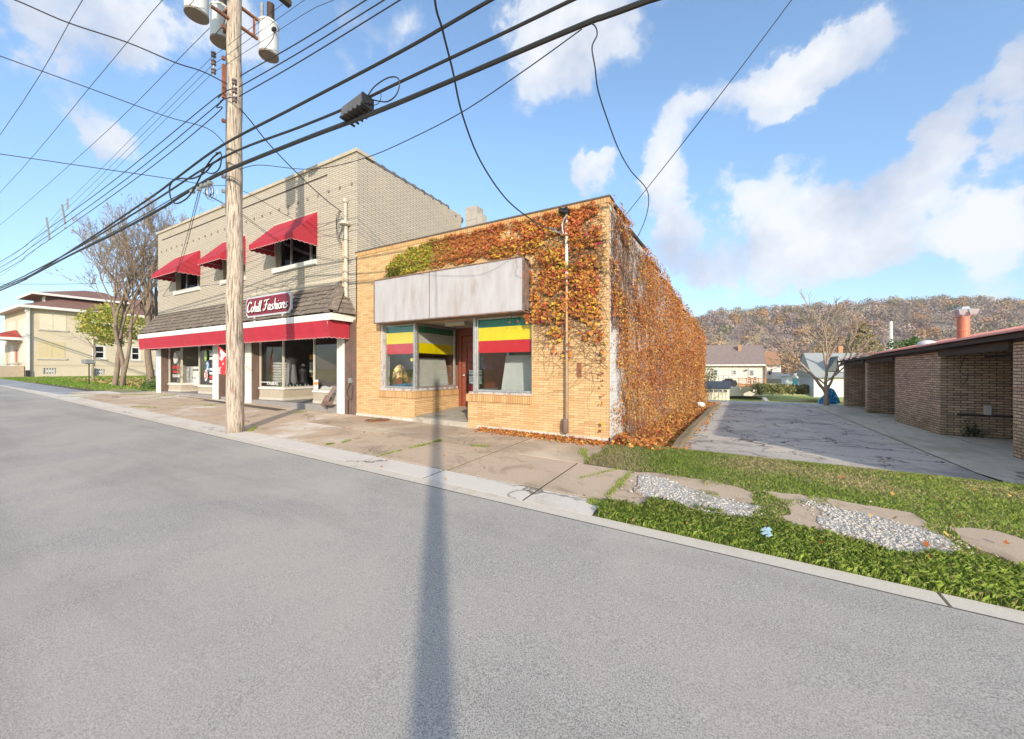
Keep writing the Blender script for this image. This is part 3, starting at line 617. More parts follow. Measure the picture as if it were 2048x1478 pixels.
# ---------- yellow brick shop
shop=thing('brick_shop','single-storey yellow brick shop with an ivy-covered front and striped window blinds','shop',(-5.9,YF,.2))
XL,XR=-9.72,-2.07; ZT=5.17
w=MB(); w.wall(XL,XR,.18,ZT-.11,YF,YF+.3,[(-8.69,-7.36,1.07,2.95),(-7.36,-5.58,-1,2.95),(-5.58,-3.81,1.07,2.95)])
w.wall(YF+.3,9.66,.2,1.06,-7.64,-7.36,axis='x'); w.wall(YF+.3,9.66,.2,1.06,-5.58,-5.3,axis='x')
w.build('wall',m_yellow,shop)
w=MB(); w.box(XL,XR+.02,YF-.012,YF+.31,ZT-.11,ZT)
w.cut(); w.box(-8.74,-7.36+.035,YF-.04,YF+.05,.88,1.06); w.box(-7.36-.03,-7.36+.035,YF+.051,9.6,.88,1.06); w.cut(); w.box(-5.58-.035,-3.81,YF-.04,YF+.2,.88,1.06); w.box(-5.58-.035,-5.5,YF+.201,9.6,.88,1.06)
w.build('brick_ledge',m_yellowv,shop)
f=MB()
def fz(x): return .262-.0117*(x-XR)
for a,b in ((XL+.0,-7.36),(-5.3,XR)):
    f.cut(); f.hexa([(a,YF-.02,.02),(b,YF-.02,.0),(b,YF+.1,.0),(a,YF+.1,.02),(a,YF-.02,fz(a)),(b,YF-.02,fz(b)),(b,YF+.1,fz(b)),(a,YF+.1,fz(a))])
f.build('foundation',m_block,shop)
c=MB(); c.box(XL-.02,XR+.04,YF-.03,YF+.34,ZT+.001,ZT+.035); c.build('coping',m_rust and mat('coping_metal',(.13,.10,.085),(.08,.065,.055),10,.7),shop)
# side wall, stepping down towards the rear
def xside(y): return XR+.042*(y-YF)
ysb=[YF,9.2,11.0,13.0,15.3,17.8,20.4,23.2,26.2]
def ztop(y): return (5.12-.10*(y-7.7)) if y<11.6 else (4.73-.071*(y-11.6))
sw=MB(); cp=MB()
for i,(a,b) in enumerate(zip(ysb[:-1],ysb[1:])):
    z=ztop((a+b)/2)+(.06 if i else .03); xa,xb=xside(a),xside(b); a0=a+.31 if i==0 else a
    if i==0: xa=xside(a0)
    sw.hexa([(xa-.25,a0,-.3),(xa,a0,-.3),(xb,b,-.3),(xb-.25,b,-.3),(xa-.25,a0,z),(xa,a0,z),(xb,b,z),(xb-.25,b,z)])
    cp.hexa([(xa-.29,a0,z+.002),(xa+.05,a0,z+.002),(xb+.05,b,z+.002),(xb-.29,b,z+.002),(xa-.29,a0,z+.07),(xa+.05,a0,z+.07),(xb+.05,b,z+.07),(xb-.29,b,z+.07)])
    if i==0: sw.hexa([(XR-.0,YF+.10,-.1),(XR+.008,YF+.10,-.1),(xa+.002,a0,-.1),(xa-.02,a0,-.1),(XR,YF+.10,ZT-.11),(XR+.008,YF+.10,ZT-.11),(xa+.002,a0,ZT-.11),(xa-.02,a0,ZT-.11)])
sw.build('side_wall',m_whitewall,shop); cp.build('side_coping',m_wood,shop)
r=MB(); r.hexa([(XL,YF+.3,4.3),(xside(8)-.25,YF+.3,4.3),(xside(26)-.3,26,3.0),(XL,26,3.0),(XL,YF+.3,4.5),(xside(8)-.25,YF+.3,4.5),(xside(26)-.3,26,3.2),(XL,26,3.2)]); r.box(XL,xside(26)-.26,26.0,26.2,-.3,3.6); r.box(XL,XL+.2,YF+.31,25.9,0,4.9); r.build('roof',mat('tar_roof',(.06,.06,.06),(.09,.085,.08),8,.9),shop)
ch=MB(); cx,cy=-9.3,13.3
for i in range(8): ch.box(cx-.02*(i%2)-.26,cx+.26+.01*(i%2),cy-.26,cy+.26,4+i*.562,4+i*.562+.552 if i<7 else 8.5)
ch.box(cx+.27,cx+.5,cy-.2,cy+.2,4,8.15); ch.build('chimney',mat('chimney_block',(.40,.37,.33),(.33,.30,.26),8,.95,c3=(.25,.22,.19),s3=1.5),shop)
# entry floor and step, recess, ceiling
e=MB(); e.hexa([(-7.36,YF-.02,.1),(-5.58,YF-.02,.1),(-5.58,9.7,.1),(-7.36,9.7,.1),(-7.36,YF-.02,.385),(-5.58,YF-.02,.345),(-5.58,9.7,.50),(-7.36,9.7,.50)]); e.build('entry_step',mat('entry_concrete',(.43,.385,.32),(.33,.29,.24),20,.9,c3=(.24,.22,.15),s3=2,f3=(.5,.66)),shop)
s_=MB(); s_.box(-8.66,-3.84,YF+.305,9.9,2.955,3.05); s_.build('soffit',mat('soffit_board',(.40,.36,.30),(.27,.23,.19),3,.8,c3=(.2,.12,.08),s3=5,f3=(.6,.65)),shop)
l_=MB(); l_.box(-6.75,-6.1,YF+.55,YF+.75,2.86,2.954); l_.build('ceiling_light',m_creamp,shop)
# interior
it_=MB(); it_.box(XL+.2,XR-.5,13,13.1,.1,3.05); it_.box(XL+.2,XR-.5,9.9,13,.3,.4); it_.box(-9.3,-9.2,YF+.31,13,.3,3.05); it_.box(-3.6,-3.5,YF+.31,13,.3,3.05)
it_.box(-9.2,-7.64,YF+.31,9.9,.9,.98); it_.box(-5.3,-3.6,YF+.31,9.9,.9,.98); it_.box(-9.2,-3.6,9.9,13,2.95,3.05)
it_.box(-9.2,-7.4,9.9,9.96,.9,2.95); it_.box(-5.5,-3.6,9.9,9.96,.9,2.95)
it_.build('interior_wall',mat('panelling',(.26,.13,.08),(.18,.09,.055),5,.7,stretch=(8,1,.5)),shop)
# windows
def film(b,x0,x1,y,bands,axis='y',th=.004):
    for mi,(z1,z0) in enumerate(bands):
        if axis=='y': b.box(x0,x1,y,y+th,z0,z1,mi)
        else: b.box(y-th,y,x0,x1,z0,z1,mi)
m_fg=plain('green_film',(.015,.22,.11),.35); m_fy=plain('yellow_film',(.88,.70,.0),.35); m_fr=plain('red_film',(.62,.005,.012),.35); m_fw=plain('white_film',(.62,.62,.54),.4)
def framed(name,par,x0,x1,z0,z1,y,t=.045,d=.05,axis='y',mm=m_alu,gl=m_glass,bands=None,mats=None,glass_in=.0,lab=None):
    P=(lambda x,yy,z:(x,yy,z)) if axis=='y' else (lambda x,yy,z:(yy,x,z))
    def bx(b,a0,a1,b0,b1,c0,c1):
        if axis=='y': b.box(a0,a1,b0,b1,c0,c1)
        else: b.box(b0,b1,a0,a1,c0,c1)
    b=MB(); bx(b,x0,x0+t,y,y+d,z0,z1); bx(b,x1-t,x1,y,y+d,z0,z1); bx(b,x0+t,x1-t,y,y+d,z1-t,z1); bx(b,x0+t,x1-t,y,y+d,z0,z0+t)
    win=b.build(name,mm,par,label=lab)
    g=MB(); bx(g,x0+t,x1-t,y+d*.4,y+d*.4+.006,z0+t,z1-t); g.build('pane',gl,win)
    if bands:
        fb_=MB()
        for mi,(a,c_) in enumerate(bands): 
            if axis=='y': fb_.box(x0+t,x1-t,y+d*.4+.010,y+d*.4+.014,c_,a,mi)
            else: fb_.box(y+d*.4-.008,y+d*.4-.004,x0+t,x1-t,c_,a,mi)
        fb_.build('striped_film',mats,win)
    return win
framed('display_window',shop,-8.60,-7.38,1.14,2.93,YF+.10,bands=[(2.92,2.70),(2.70,2.39),(2.39,2.10)],mats=[m_fg,m_fy,m_fr],lab='display window with green, yellow and red bands')
wv=framed('side_display_window',shop,YF+.16,9.55,1.14,2.93,-7.45,axis='x',bands=[(2.92,2.70),(2.70,2.41),(2.41,2.12)],mats=[m_fg,m_fw,m_fy],lab='angled display window with green, white and yellow bands')
framed('display_window',shop,-5.40,-3.83,1.12,2.93,YF+.12,bands=[(2.92,2.69),(2.69,2.365),(2.365,2.07)],mats=[m_fg,m_fy,m_fr],lab='right display window with green, yellow and red bands')
framed('side_display_window',shop,YF+.2,9.55,1.12,2.93,-5.50,axis='x')
j=MB(); j.box(-8.69,-8.605,YF+.02,YF+.28,1.07,2.95); j.box(-8.69,-7.40,YF+.005,YF+.28,1.065,1.135); j.box(-7.52,-7.37,YF+.285,9.64,1.065,1.135); j.cut(); j.box(-5.55,-3.81,YF+.005,YF+.28,1.065,1.115); j.build('wooden_sill',m_peel,shop)
j=MB(); j.box(-7.46,-7.385,YF+.06,YF+.135,1.136,2.95); j.build('corner_post',m_alu,shop); j=MB(); j.box(-5.48,-5.41,YF+.08,YF+.14,1.116,2.95); j.build('corner_post',m_alu,shop)
# back wall of entry with the door
d=MB(); d.wall(-7.36,-5.58,.46,2.95,9.66,9.74,[(-7.26,-6.26,-1,2.72)]); d.build('door_frame',m_rdoor,shop)
dr_=MB(); dr_.wall(-7.0,-6.04,.47,2.70,9.70,9.745,[(-6.84,-6.18,.98,2.58)]); dr_.box(-6.84,-6.18,9.69,9.699,.55,.58); dr_.box(-6.84,-6.18,9.69,9.699,.86,.89)
door=dr_.build('door',m_rdoor,shop); door.location.x=-.24
g=MB(); g.box(-6.84,-6.18,9.72,9.725,.98,2.58); g.build('pane',m_glass,door)
g=MB(); g.box(-6.84,-6.55,9.76,9.78,.98,2.58); g.build('curtain',plain('red_curtain',(.36,.02,.03),.9),door)
g=MB(); g.box(-6.84,-6.18,9.80,9.82,.98,2.58); g.build('inner_panel',m_black,door)
g=MB(); [g.box(-6.86,-6.16,9.675,9.69,z,z+.025).cut() for z in (1.86,1.47,1.20)]; g.build('push_bar',m_wood,door)
nt_=MB(); nt_.box(-6.75,-6.28,9.712,9.717,1.2,1.64); no=nt_.build('notice',plain('pale_paper',(.62,.72,.72),.8),door)
for i,s in enumerate(['DO NOT ENTER','PRIVATE PROPERTY','AVAILABLE','PLEASE CALL']): text(s,.055,plain('ink',(.08,.12,.16),.8),(-6.515,9.709,1.58-i*.095),no,ext=.001)
g=MB(); g.lathe([(.0,0),(.03,.0),(.035,-.05),(.015,-.07)],(-6.92,9.695,1.48),12,axis='y').cut(); g.lathe([(.0,0),(.022,0),(.022,-.03),(.0,-.03)],(-6.92,9.695,1.78),10,axis='y'); g.build('door_knob',m_alu,door)
g=MB(); g.box(-6.62,-6.3,9.688,9.698,.76,.82); g.build('mail_slot',m_alu,door)
text('280',.11,m_tanp,(-6.70,9.655,2.80),shop,'house_number')
bp=onY(1159,741,YF); g=MB(); g.box(bp.x-.045,bp.x+.045,YF-.025,YF-.001,1.50,1.80); g.lathe([(.0,0),(.008,0),(.008,-.01),(.0,-.01)],(bp.x,YF-.025,1.66),8,axis='y'); g.build('bell_plate',m_rust,shop)
# boards, fan and odd goods inside the display windows
b=MB(); b.hexa([(-8.12,8.3,.98),(-7.64,8.0,.98),(-7.64,8.03,.98),(-8.12,8.33,.98),(-8.05,8.45,2.0),(-7.66,8.14,2.0),(-7.66,8.17,2.0),(-8.05,8.48,2.0)]); b.build('leaning_board',plain('grey_green_board',(.50,.52,.46),.7),None,label='tall pale board leaning in the left display window beside the fan',cat='board',origin=(-7.8,8.5,.98))
b=MB(); b.hexa([(-7.62,8.15,.98),(-7.59,8.15,.98),(-7.59,9.5,.98),(-7.62,9.5,.98),(-7.80,8.2,2.0),(-7.77,8.2,2.0),(-7.77,9.5,2.0),(-7.80,9.5,2.0)]); b.build('leaning_board',plain('board_face',(.55,.56,.50),.7),None,label='pale board leaning behind the angled side window of the entry',cat='board',origin=(-7.8,9.1,.98))
b=MB(); b.hexa([(-5.0,8.3,.98),(-3.68,8.3,.98),(-3.68,8.33,.98),(-5.0,8.33,.98),(-4.9,8.42,2.02),(-3.68,8.42,2.02),(-3.68,8.45,2.02),(-4.9,8.45,2.02)]); b.build('leaning_board',plain('board_face2',(.52,.53,.49),.7),None,label='wide pale ribbed board leaning inside the right display window',cat='board',origin=(-4.5,8.6,.98))
fan=thing('folding_fan','large gold painted folding fan standing in the left display window','fan',(-8.33,8.12,1.13))
fm=MB(); n=15
for i in range(n):
    a0=math.radians(5+170*i/n); a1=math.radians(5+170*(i+1)/n); R=.52
    o_=(-8.33,8.12,1.28); am=(a0+a1)/2
    fm.add([(o_[0]+.16*math.cos(a0),8.12,o_[2]+.16*math.sin(a0)),(o_[0]+R*math.cos(a0)*.62,8.12,o_[2]+R*math.sin(a0)),(o_[0]+R*math.cos(am)*.62,8.09,o_[2]+R*math.sin(am)),(o_[0]+.16*math.cos(am),8.105,o_[2]+.16*math.sin(am)),(o_[0]+R*math.cos(a1)*.62,8.12,o_[2]+R*math.sin(a1)),(o_[0]+.16*math.cos(a1),8.12,o_[2]+.16*math.sin(a1))],[(0,1,2,3),(3,2,4,5)])
fm.build('fan_leaf',mat('gold_cloth',(.50,.30,.08),(.07,.045,.02),5,.4,.3,lo=.45,hi=.55),fan)
fm=MB(); fm.extr([(-8.33,8.08,1.12),(-8.2,8.08,1.28),(-8.23,8.08,1.38),(-8.33,8.08,1.44),(-8.43,8.08,1.38),(-8.46,8.08,1.28)],(0,.02,0)); fm.build('fan_handle',m_rdoor,fan)
b=MB(); b.hexa([(-8.58,8.0,.99),(-8.02,8.0,.99),(-8.02,8.3,.99),(-8.58,8.3,.99),(-8.58,8.0,1.2),(-8.0,8.0,1.26),(-8.0,8.3,1.26),(-8.58,8.3,1.2)]); b.build('blue_box',plain('blue_card',(.01,.13,.28),.5),None,label='low blue box under the gold fan',cat='box',origin=(-8.3,8.15,.99))
b=MB(); b.lathe([(.0,0),(.05,0),(.05,-.006),(.0,-.006)],(-7.62,YF+.17,1.93),16,axis='y'); b.build('smiley_disc',m_fy,None,label='small yellow disc hanging in the left display window',cat='disc',origin=(-7.62,YF+.17,1.93))
# blank sign box over the windows
sg=thing('blank_sign','long blank weathered grey sign box above the yellow brick shopfront','sign',(-6.2,7.4,2.94))
b=MB(); b.box(-8.5,-6.52,7.345,7.36,2.96,4.11); b.box(-6.505,-3.86,7.345,7.36,2.96,4.11); b.build('sign_face',m_sign,sg)
b=MB(); b.box(-8.53,-8.5,7.33,7.69,2.93,4.14); b.box(-3.86,-3.83,7.33,7.40,2.93,4.14); b.box(-8.5,-3.86,7.33,7.69,2.93,2.955); b.box(-8.5,-3.86,7.33,7.69,4.115,4.14); b.box(-6.518,-6.508,7.335,7.36,2.956,4.11); b.box(-8.5,-3.86,7.38,7.4,2.96,4.11)
[b.box(-3.95,-3.83,y,y+.03,2.98,4.08) for y in (7.46,7.55,7.65)]; b.build('sign_frame',mat('rusty_sign_frame',(.22,.17,.15),(.12,.07,.05),9,.7,c3=(.3,.13,.07),s3=3),sg)
# electrical riser with weatherhead
cd=thing('service_conduit','rusty and white electrical conduit running up the yellow brick wall','conduit',(-2.94,7.64,.35))
xc=-2.95
b=MB(); b.tube([(xc,7.63,3.6),(xc,7.63,4.97)],.036,10); b.build('upper_pipe',m_white,cd)
b=MB(); b.tube([(xc,7.63,.45),(xc,7.63,2.05)],.036,10); b.tube([(xc,7.63,2.05),(xc,7.63,3.6)],.034,10); b.build('lower_pipe',mat('dull_pipe',(.33,.27,.20),(.24,.17,.12),6,.5,.4,c3=(.40,.19,.08),s3=.8,f3=(.45,.6)),cd)
b=MB(); [b.box(xc-.07,xc+.07,7.58,7.70,z,z+.03).cut() for z in (2.03,3.58,4.5)]; b.build('pipe_clamp',m_rust,cd)
b=MB(); b.lathe([(.04,0),(.07,.02),(.07,.26),(.045,.32)],(xc-.02,7.61,.30),12); b.build('lower_fitting',m_brownp,cd)
b=MB(); b.lathe([(.045,0),(.075,.03),(.08,.10),(.03,.16)],(xc,7.6,4.95),12); b.tube([(xc,7.6,5.02),(xc-.12,7.5,5.03)],[.07,.05],10); b.build('weatherhead',m_black,cd)
# ---------- ivy
def leafpoly(B,nrm,size,col,name,par,hang=.45):
    k=len(B); nrm=np.array(nrm,float); up=np.array([0,0,1.0]); sd_=np.cross(up,nrm)
    a=rng.normal(0,.55,k); tip=(-up*np.cos(a)[:,None]+sd_*np.sin(a)[:,None]); lift=rng.uniform(.05,hang*2,k)[:,None]
    u=tip+nrm*lift*.7; u/=np.linalg.norm(u,axis=1)[:,None]; wv_=np.cross(nrm+rng.normal(0,.35,(k,3)),u); wv_/=np.linalg.norm(wv_,axis=1)[:,None]; nn_=np.cross(u,wv_)
    s=size*rng.uniform(.55,1.35,k); s=s[:,None]
    P=np.stack([B-u*s*.35,B-u*s*.5+wv_*s*.45,B+u*s*.05+wv_*s*.85+nn_*s*.1,B+u*s*.3+wv_*s*.38,B+u*s*.95+nn_*s*.15,B+u*s*.3-wv_*s*.38,B+u*s*.05-wv_*s*.85+nn_*s*.1,B-u*s*.5-wv_*s*.45],1)
    return polymesh(name,P,m_leaf,par,col)
def nz3(p,f,o=0): return mnoise.noise(Vector((p[0]*f+o,p[1]*f,p[2]*f)))
ivy=thing('ivy','climbing ivy turning green, orange and red across the upper front of the yellow brick shop','ivy',(-4,YF,3.5))
def poly3(pp): return [ (onY(u,v,YF).x,onY(u,v,YF).z) for u,v in pp]
dens=[(poly3([(765,548),(795,512),(860,482),(1000,449),(1000,512),(900,530),(780,555)]),1.0,.034,'g'),
 (poly3([(985,452),(1105,424),(1205,402),(1200,425),(1168,450),(1175,500),(1195,560),(1200,620),(1150,640),(1100,605),(1062,600),(1062,510),(985,515)]),.78,.038,'o'),
 (poly3([(1100,440),(1200,440),(1205,600),(1140,590),(1100,560)]),.45,.042,'o'),
 (poly3([(1052,590),(1110,590),(1135,640),(1120,690),(1085,650),(1055,640)]),.32,.05,'o'),
 (poly3([(1085,640),(1150,640),(1150,720),(1100,735)]),.07,.045,'o'),
 (poly3([(1150,620),(1213,620),(1213,710),(1170,690)]),.22,.05,'o'),
 (poly3([(1195,400),(1213,398),(1213,880),(1203,880)]),.05,.05,'o'),
 (poly3([(955,632),(1062,620),(1062,645),(955,652)]),.03,.04,'o')]
LB=[];LCc=[];LS=[]
for poly,dn,sz,kind in dens:
    x0,x1=min(p[0] for p in poly),max(p[0] for p in poly); z0,z1=min(p[1] for p in poly),max(p[1] for p in poly)
    A=(x1-x0)*(z1-z0); n=int(A*dn*(1900 if sz<.04 else 1500))
    for i in range(n):
        x,z=random.uniform(x0,x1),random.uniform(z0,min(z1,ZT+.03)); w_=.12*nz3((x*3,0,z*3),1)
        if not inpoly(x+w_,z+w_,poly): continue
        nv_=nz3((x,0,z),2.6)
        if kind=='o' and nv_<-.16-.0*dn and random.random()<.85: continue
        if kind=='g' and x<-8.2 and nv_<-.1: continue
        th=random.random()**.7
        yy=YF-.012-th*(.07 if kind=='g' else .11)
        # do not grow through the sign box
        if -8.55<x<-3.8 and 2.9<z<4.15: continue
        u=(x+8.9)/6.8
        nz_=nz3((x,9,z),1.6)
        if kind=='g' and x<-6.75+.5*nz_: c_=random.choice([(.34,.42,.035),(.45,.47,.05),(.24,.30,.03),(.55,.45,.06),(.30,.22,.05)]) if random.random()<.85 else (.50,.20,.05)
        elif kind=='g': 
            t_=sstep(-7.0,-5.9,x+.6*nz_); c_=random.choice([(.50,.15,.05),(.58,.20,.06),(.44,.12,.05),(.55,.30,.07)]) if random.random()<t_ else random.choice([(.33,.28,.05),(.42,.30,.06),(.40,.20,.05)])
        else:
            c_=random.choice([(.62,.27,.05),(.66,.34,.06),(.54,.19,.045),(.46,.14,.04),(.62,.37,.07),(.40,.11,.04),(.24,.10,.04),(.28,.12,.05)]); 
            if nz_>.30 and random.random()<.28: c_=(.72,.50,.07)
            if random.random()<.03: c_=(.45,.05,.07)
            if z>4.5 and random.random()<.4: c_=(.60,.16,.06)
        LB.append((x,yy,z)); kq=random.uniform(.8,1.12); LCc.append(tuple(q*kq for q in c_)); LS.append(sz)
leafpoly(np.array(LB),(0,-1,0),np.array(LS)*1.0,np.array(LCc),'leaves',ivy)
def stems(name,par,n,seedf,proj,mm,steps=(8,22),r=.0028):
    b=MB()
    for i in range(n):
        a,z,ang=seedf(); P=[]; 
        for k in range(random.randint(*steps)):
            P.append(proj(a,z)); ang+=random.gauss(0,.22); a+=.07*math.cos(ang); z+=.07*math.sin(ang)
            if z>ZT-.02 or a>9e9: break
            if proj(a,z) is None: break
        P=[p for p in P if p is not None]
        if len(P)>2: b.tube(P,[r*(1.3-.9*k/len(P)) for k in range(len(P))],3,0,False)
    return b.build(name,mm,par)
def pf(x,z):
    if x<-9 or x>XR+.005 or z<.4 or (-8.55<x<-3.75 and z<4.17 and z>2.9) or (-8.7<x<-3.8 and z<=2.9): return None
    return (x,YF-.006-random.uniform(0,.008),z)
def s1():
    # spreading fans of bare runners on the right and below the leaves
    c_=random.choice([(-2.2,4.6),(-2.25,3.9),(-2.15,3.1),(-2.1,2.4),(-2.6,3.2),(-3.2,2.9),(-3.5,3.2),(-2.3,4.2)])
    return random.gauss(c_[0],.25),random.gauss(c_[1],.45),math.pi+random.gauss(0,.5)
stems('stems',ivy,900,s1,pf,m_vine)
ivs=thing('ivy','thick orange brown ivy covering the long side wall of the yellow brick shop','ivy',(-1.9,14,2))
LB=[];LCc=[];LS=[]
def sidedens(y,z):
    n_=nz3((0,y*1.0,z*1.0),1.1,4)
    if z>ztop(y)+.1 or z<-.05: return 0
    u=y-YF
    if u<.42 and z<2.75: return .02 if z>1.0 else .25
    if u<.9 and z<1.7: return .35 if n_>-.1 else .12
    if u<.35 and z>4.0: return .2
    if .35<u<2.8 and z>3.3: return .07 if n_<.16 else .75
    if 1.2<u<3.6 and 2.2<z<3.6: return .35 if n_<.05 else .9
    if u<1.2 and z>2.7: return .85
    if u>4 and z>2.6: return .65 if n_<.0 else 1
    return 1
def addside(n,y0,y1,sz,th0):
    k=0
    while k<n:
        y=y0+(y1-y0)*random.random(); z=random.uniform(-.12,ztop(y)+.14)
        d_=sidedens(y,z)
        if random.random()>d_: 
            k+=.5; continue
        k+=1; th=random.random()*th0*(.5+.5*max(0,min(1,(y-YF)/2)))*(1.0+1.4*max(0,.6-z)+.5*nz3((0,y,z),.8))
        c_=random.choice([(.60,.25,.06),(.65,.30,.07),(.56,.21,.055),(.47,.16,.05),(.66,.36,.095),(.58,.28,.09),(.54,.23,.065),(.28,.10,.04)])
        if z<1.2 and random.random()<.5: c_=random.choice([(.58,.33,.12),(.50,.25,.09),(.66,.45,.19)])
        if y<9.5 and random.random()<.05: c_=(.74,.52,.08)
        if random.random()<.02: c_=(.55,.55,.06)
        if nz3((3,y,z),.9)>.2 and random.random()<.5: c_=(.42,.14,.05)
        LB.append((xside(y)+.02+th,y,z)); kq=random.uniform(.8,1.12); LCc.append(tuple(q*kq for q in c_)); LS.append(sz)
addside(26000,YF+.02,12,.027,.20); addside(23000,12,18,.035,.25); addside(15000,18,26.1,.046,.28)
leafpoly(np.array(LB),(1,0,0),np.array(LS),np.array(LCc),'leaves',ivs,.6)
def ps(y,z):
    if y<YF+.03 or y>25.5 or z<.1 or z>ztop(y)-.02: return None
    return (xside(y)+.008+random.uniform(0,.012),y,z)
def s2(): 
    y=YF+.1+abs(random.gauss(0,1.8)); return y,random.uniform(2.4,4.8),math.pi*.5+random.gauss(0,.7)
stems('stems',ivs,620,s2,ps,m_vine,r=.0035)
b=MB(); 
for i in range(14):
    y=random.uniform(8.0,9.4); b.tube(smoothpts([(xside(y)+.05,y,1.0+random.random()),(xside(y)+.22,y+.2,.6),(xside(y)+.35,y+random.uniform(-.3,.6),.02)],5),.006,4)
for y in (8.9,9.9,11.4): b.tube(smoothpts([(xside(y)+.03,y,.1),(xside(y)+.04,y+.15,1.6),(xside(y)+.03,y-.1,3.0),(xside(y)+.03,y+.2,4.4)],5),[.02]*10+[.012]*6,5)
b.build('thick_stems',m_vine,ivs)
# ---------- beige corner store
st=thing('corner_store','two-storey cream brick shop building with red awnings and a shingled pent roof','shop',(-16.8,YF,.4))
BL,BR=-24.1,-9.68; BT=8.32
w=MB(); w.wall(BL,BR,3.05,BT-.1,YF,YF+.3,[(-22.1,-19.75,5.25,6.62),(-17.75,-16.05,5.25,6.62),(-14.0,-11.65,5.25,6.62)])
w.wall(YF+.3,12.9,.2,8.15,BR-.3,BR,axis='x'); w.wall(YF+.3,12.9,.2,8.15,BL,BL+.3,axis='x'); w.wall(BL+.3,BR-.3,.2,8.1,12.6,12.9)
w.box(BL+.005,BL+.4,YF+.001,YF+.3,.3,3.05); w.box(-9.99,BR,YF+.001,YF+.3,.2,3.05)
w.build('wall',m_beige,st)
w=MB()
for a,b_ in ((-22.15,-19.7),(-17.8,-16.0),(-14.05,-11.6)): w.box(a,b_,YF-.006,YF+.02,6.63,6.84).cut()
w.box(-15.6,-10.0,YF-.008,YF+.02,4.42,4.56); w.build('soldier_course',brick('cream_soldier',[(.58,.51,.40),(.63,.56,.44)],(.17,.135,.10),.0675,.35,.01,9,bs=.8),st)
w=MB(); w.box(BL-.04,BR+.04,YF-.05,YF+.34,BT-.099,BT); w.box(BR-.33,BR+.04,YF+.341,YF+.62,BT-.099,BT); w.build('coping',mat('coping_stone',(.47,.41,.32),(.38,.33,.26),5,.9),st)
w=MB(); w.box(BL+.5,BR-1.4,YF-.022,YF+.01,BT-.46,BT-.43); w.build('string_line',m_wood,st)
tc_=MB(); y=YF+.62; i=0; z=8.16
while y<12.8:
    z0=8.17-.012*(y-8) - (.16 if y>12.0 else 0)
    tc_.tube([(BR-.15,y,z0+.03),(BR-.15,y+.44,z0+.01)],.15,10,0); tc_.tube([(BR-.15,y+.4,z0+.03),(BR-.15,y+.47,z0+.02)],.17,10,0); y+=.47
tc_.build('tile_coping',mat('dark_tile',(.14,.12,.11),(.09,.08,.075),6,.5),st)
r=MB(); r.box(BL+.3,BR-.3,YF+.3,12.6,7.6,7.7); r.build('roof',m_black,st)
# little brick ties sticking out in a row
t_=MB()
for i in range(26):
    x=BL+.45+i*.55; z=7.33+random.uniform(-.01,.01)
    if not (-9.9<x): t_.box(x-.035,x+.035,YF-.03,YF+.01,z-.05,z+.03).cut()
t_.build('wall_stubs',m_rust and mat('stub',(.30,.24,.19),(.16,.12,.1),9,.9),st)
# upper windows
for k,(a,b_) in enumerate(((-22.1,-19.75),(-17.75,-16.05),(-14.0,-11.65))):
    f=MB(); t=.07; z0,z1=5.25,6.62; y0,y1=YF+.14,YF+.21
    m1=a+.30*(b_-a); m2=a+.78*(b_-a)
    f.box(a,a+t,y0,y1,z0,z1); f.box(b_-t,b_,y0,y1,z0,z1); f.box(a+t,b_-t,y0,y1,z1-t,z1); f.box(a+t,b_-t,y0,y1,z0,z0+t)
    for mx in (m1,m2): f.box(mx-.04,mx+.04,y0-.01,y1,z0+t,z1-t)
    win=f.build('window',m_alu,st); g=MB(); g.box(a+t,b_-t,y0+.03,y0+.036,z0+t,z1-t); g.build('pane',m_glassd,win)
    s=MB(); s.box(a-.12,b_+.03,YF-.07,YF+.14,z0-.16,z0-.001); s.build('sill',m_white,win)
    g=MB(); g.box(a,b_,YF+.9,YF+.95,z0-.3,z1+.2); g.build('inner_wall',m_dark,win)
    s=MB(); s.extr([(m1+.1,y0+.10,z0+t),(m2-.1,y0+.10,z0+t),(m2-.1,y0+.10,z0+.28),((m1+m2)/2+.2,y0+.1,z0+.22),((m1+m2)/2,y0+.1,z0+.34),(m1+.2,y0+.10,z0+.24)],(0,.01,0)); s.build('white_curtain',plain('pale_cloth',(.55,.6,.66),.9),win)
# pent roof of cedar shakes, as a tapered boarded core with courses of shakes
yw,ye,zw,ze=YF,6.96,4.28,3.29; xl_b,xr_b=-23.95,-9.82; hip=.55
core=MB(); core.hexa([(xl_b+.1,ye+.04,ze-.03),(xr_b-.08,ye+.04,ze-.03),(xr_b-.02,yw-.01,ze-.03),(xl_b+.02,yw-.01,ze-.03),(xl_b+.05,yw-.10,zw-.06),(xr_b-hip-.2,yw-.1,zw-.06),(xr_b-hip-.2,yw-.01,zw-.06),(xl_b+.05,yw-.01,zw-.06)])
pr=core.build('pent_roof',m_wood,st)
sh=MB(); nrow=6; sl=Vector((0,yw-ye,zw-ze)); nlen=sl.length; sn=Vector((0,-sl.z,sl.y)).normalized()
for rI in range(nrow):
    t0=rI/nrow; x=xl_b+random.uniform(-.1,0)
    while x<xr_b:
        wd=random.uniform(.13,.24); 
        t0j=t0+random.uniform(-.022,.022); t1=min(1.02,t0+1.35/nrow)
        xlim=xr_b-hip*t0-.02
        if x+wd>xlim+.05: break
        a=Vector((x,ye,ze))+sl*t0j+sn*.045; c=Vector((x,ye,ze))+sl*t1+sn*.012
        wv3=Vector((wd-.008,0,0)); th=sn*random.uniform(.018,.032)
        sh.hexa([a,a+wv3,c+wv3,c,a+th,a+wv3+th,c+wv3+th*.4,c+th*.4]); x+=wd
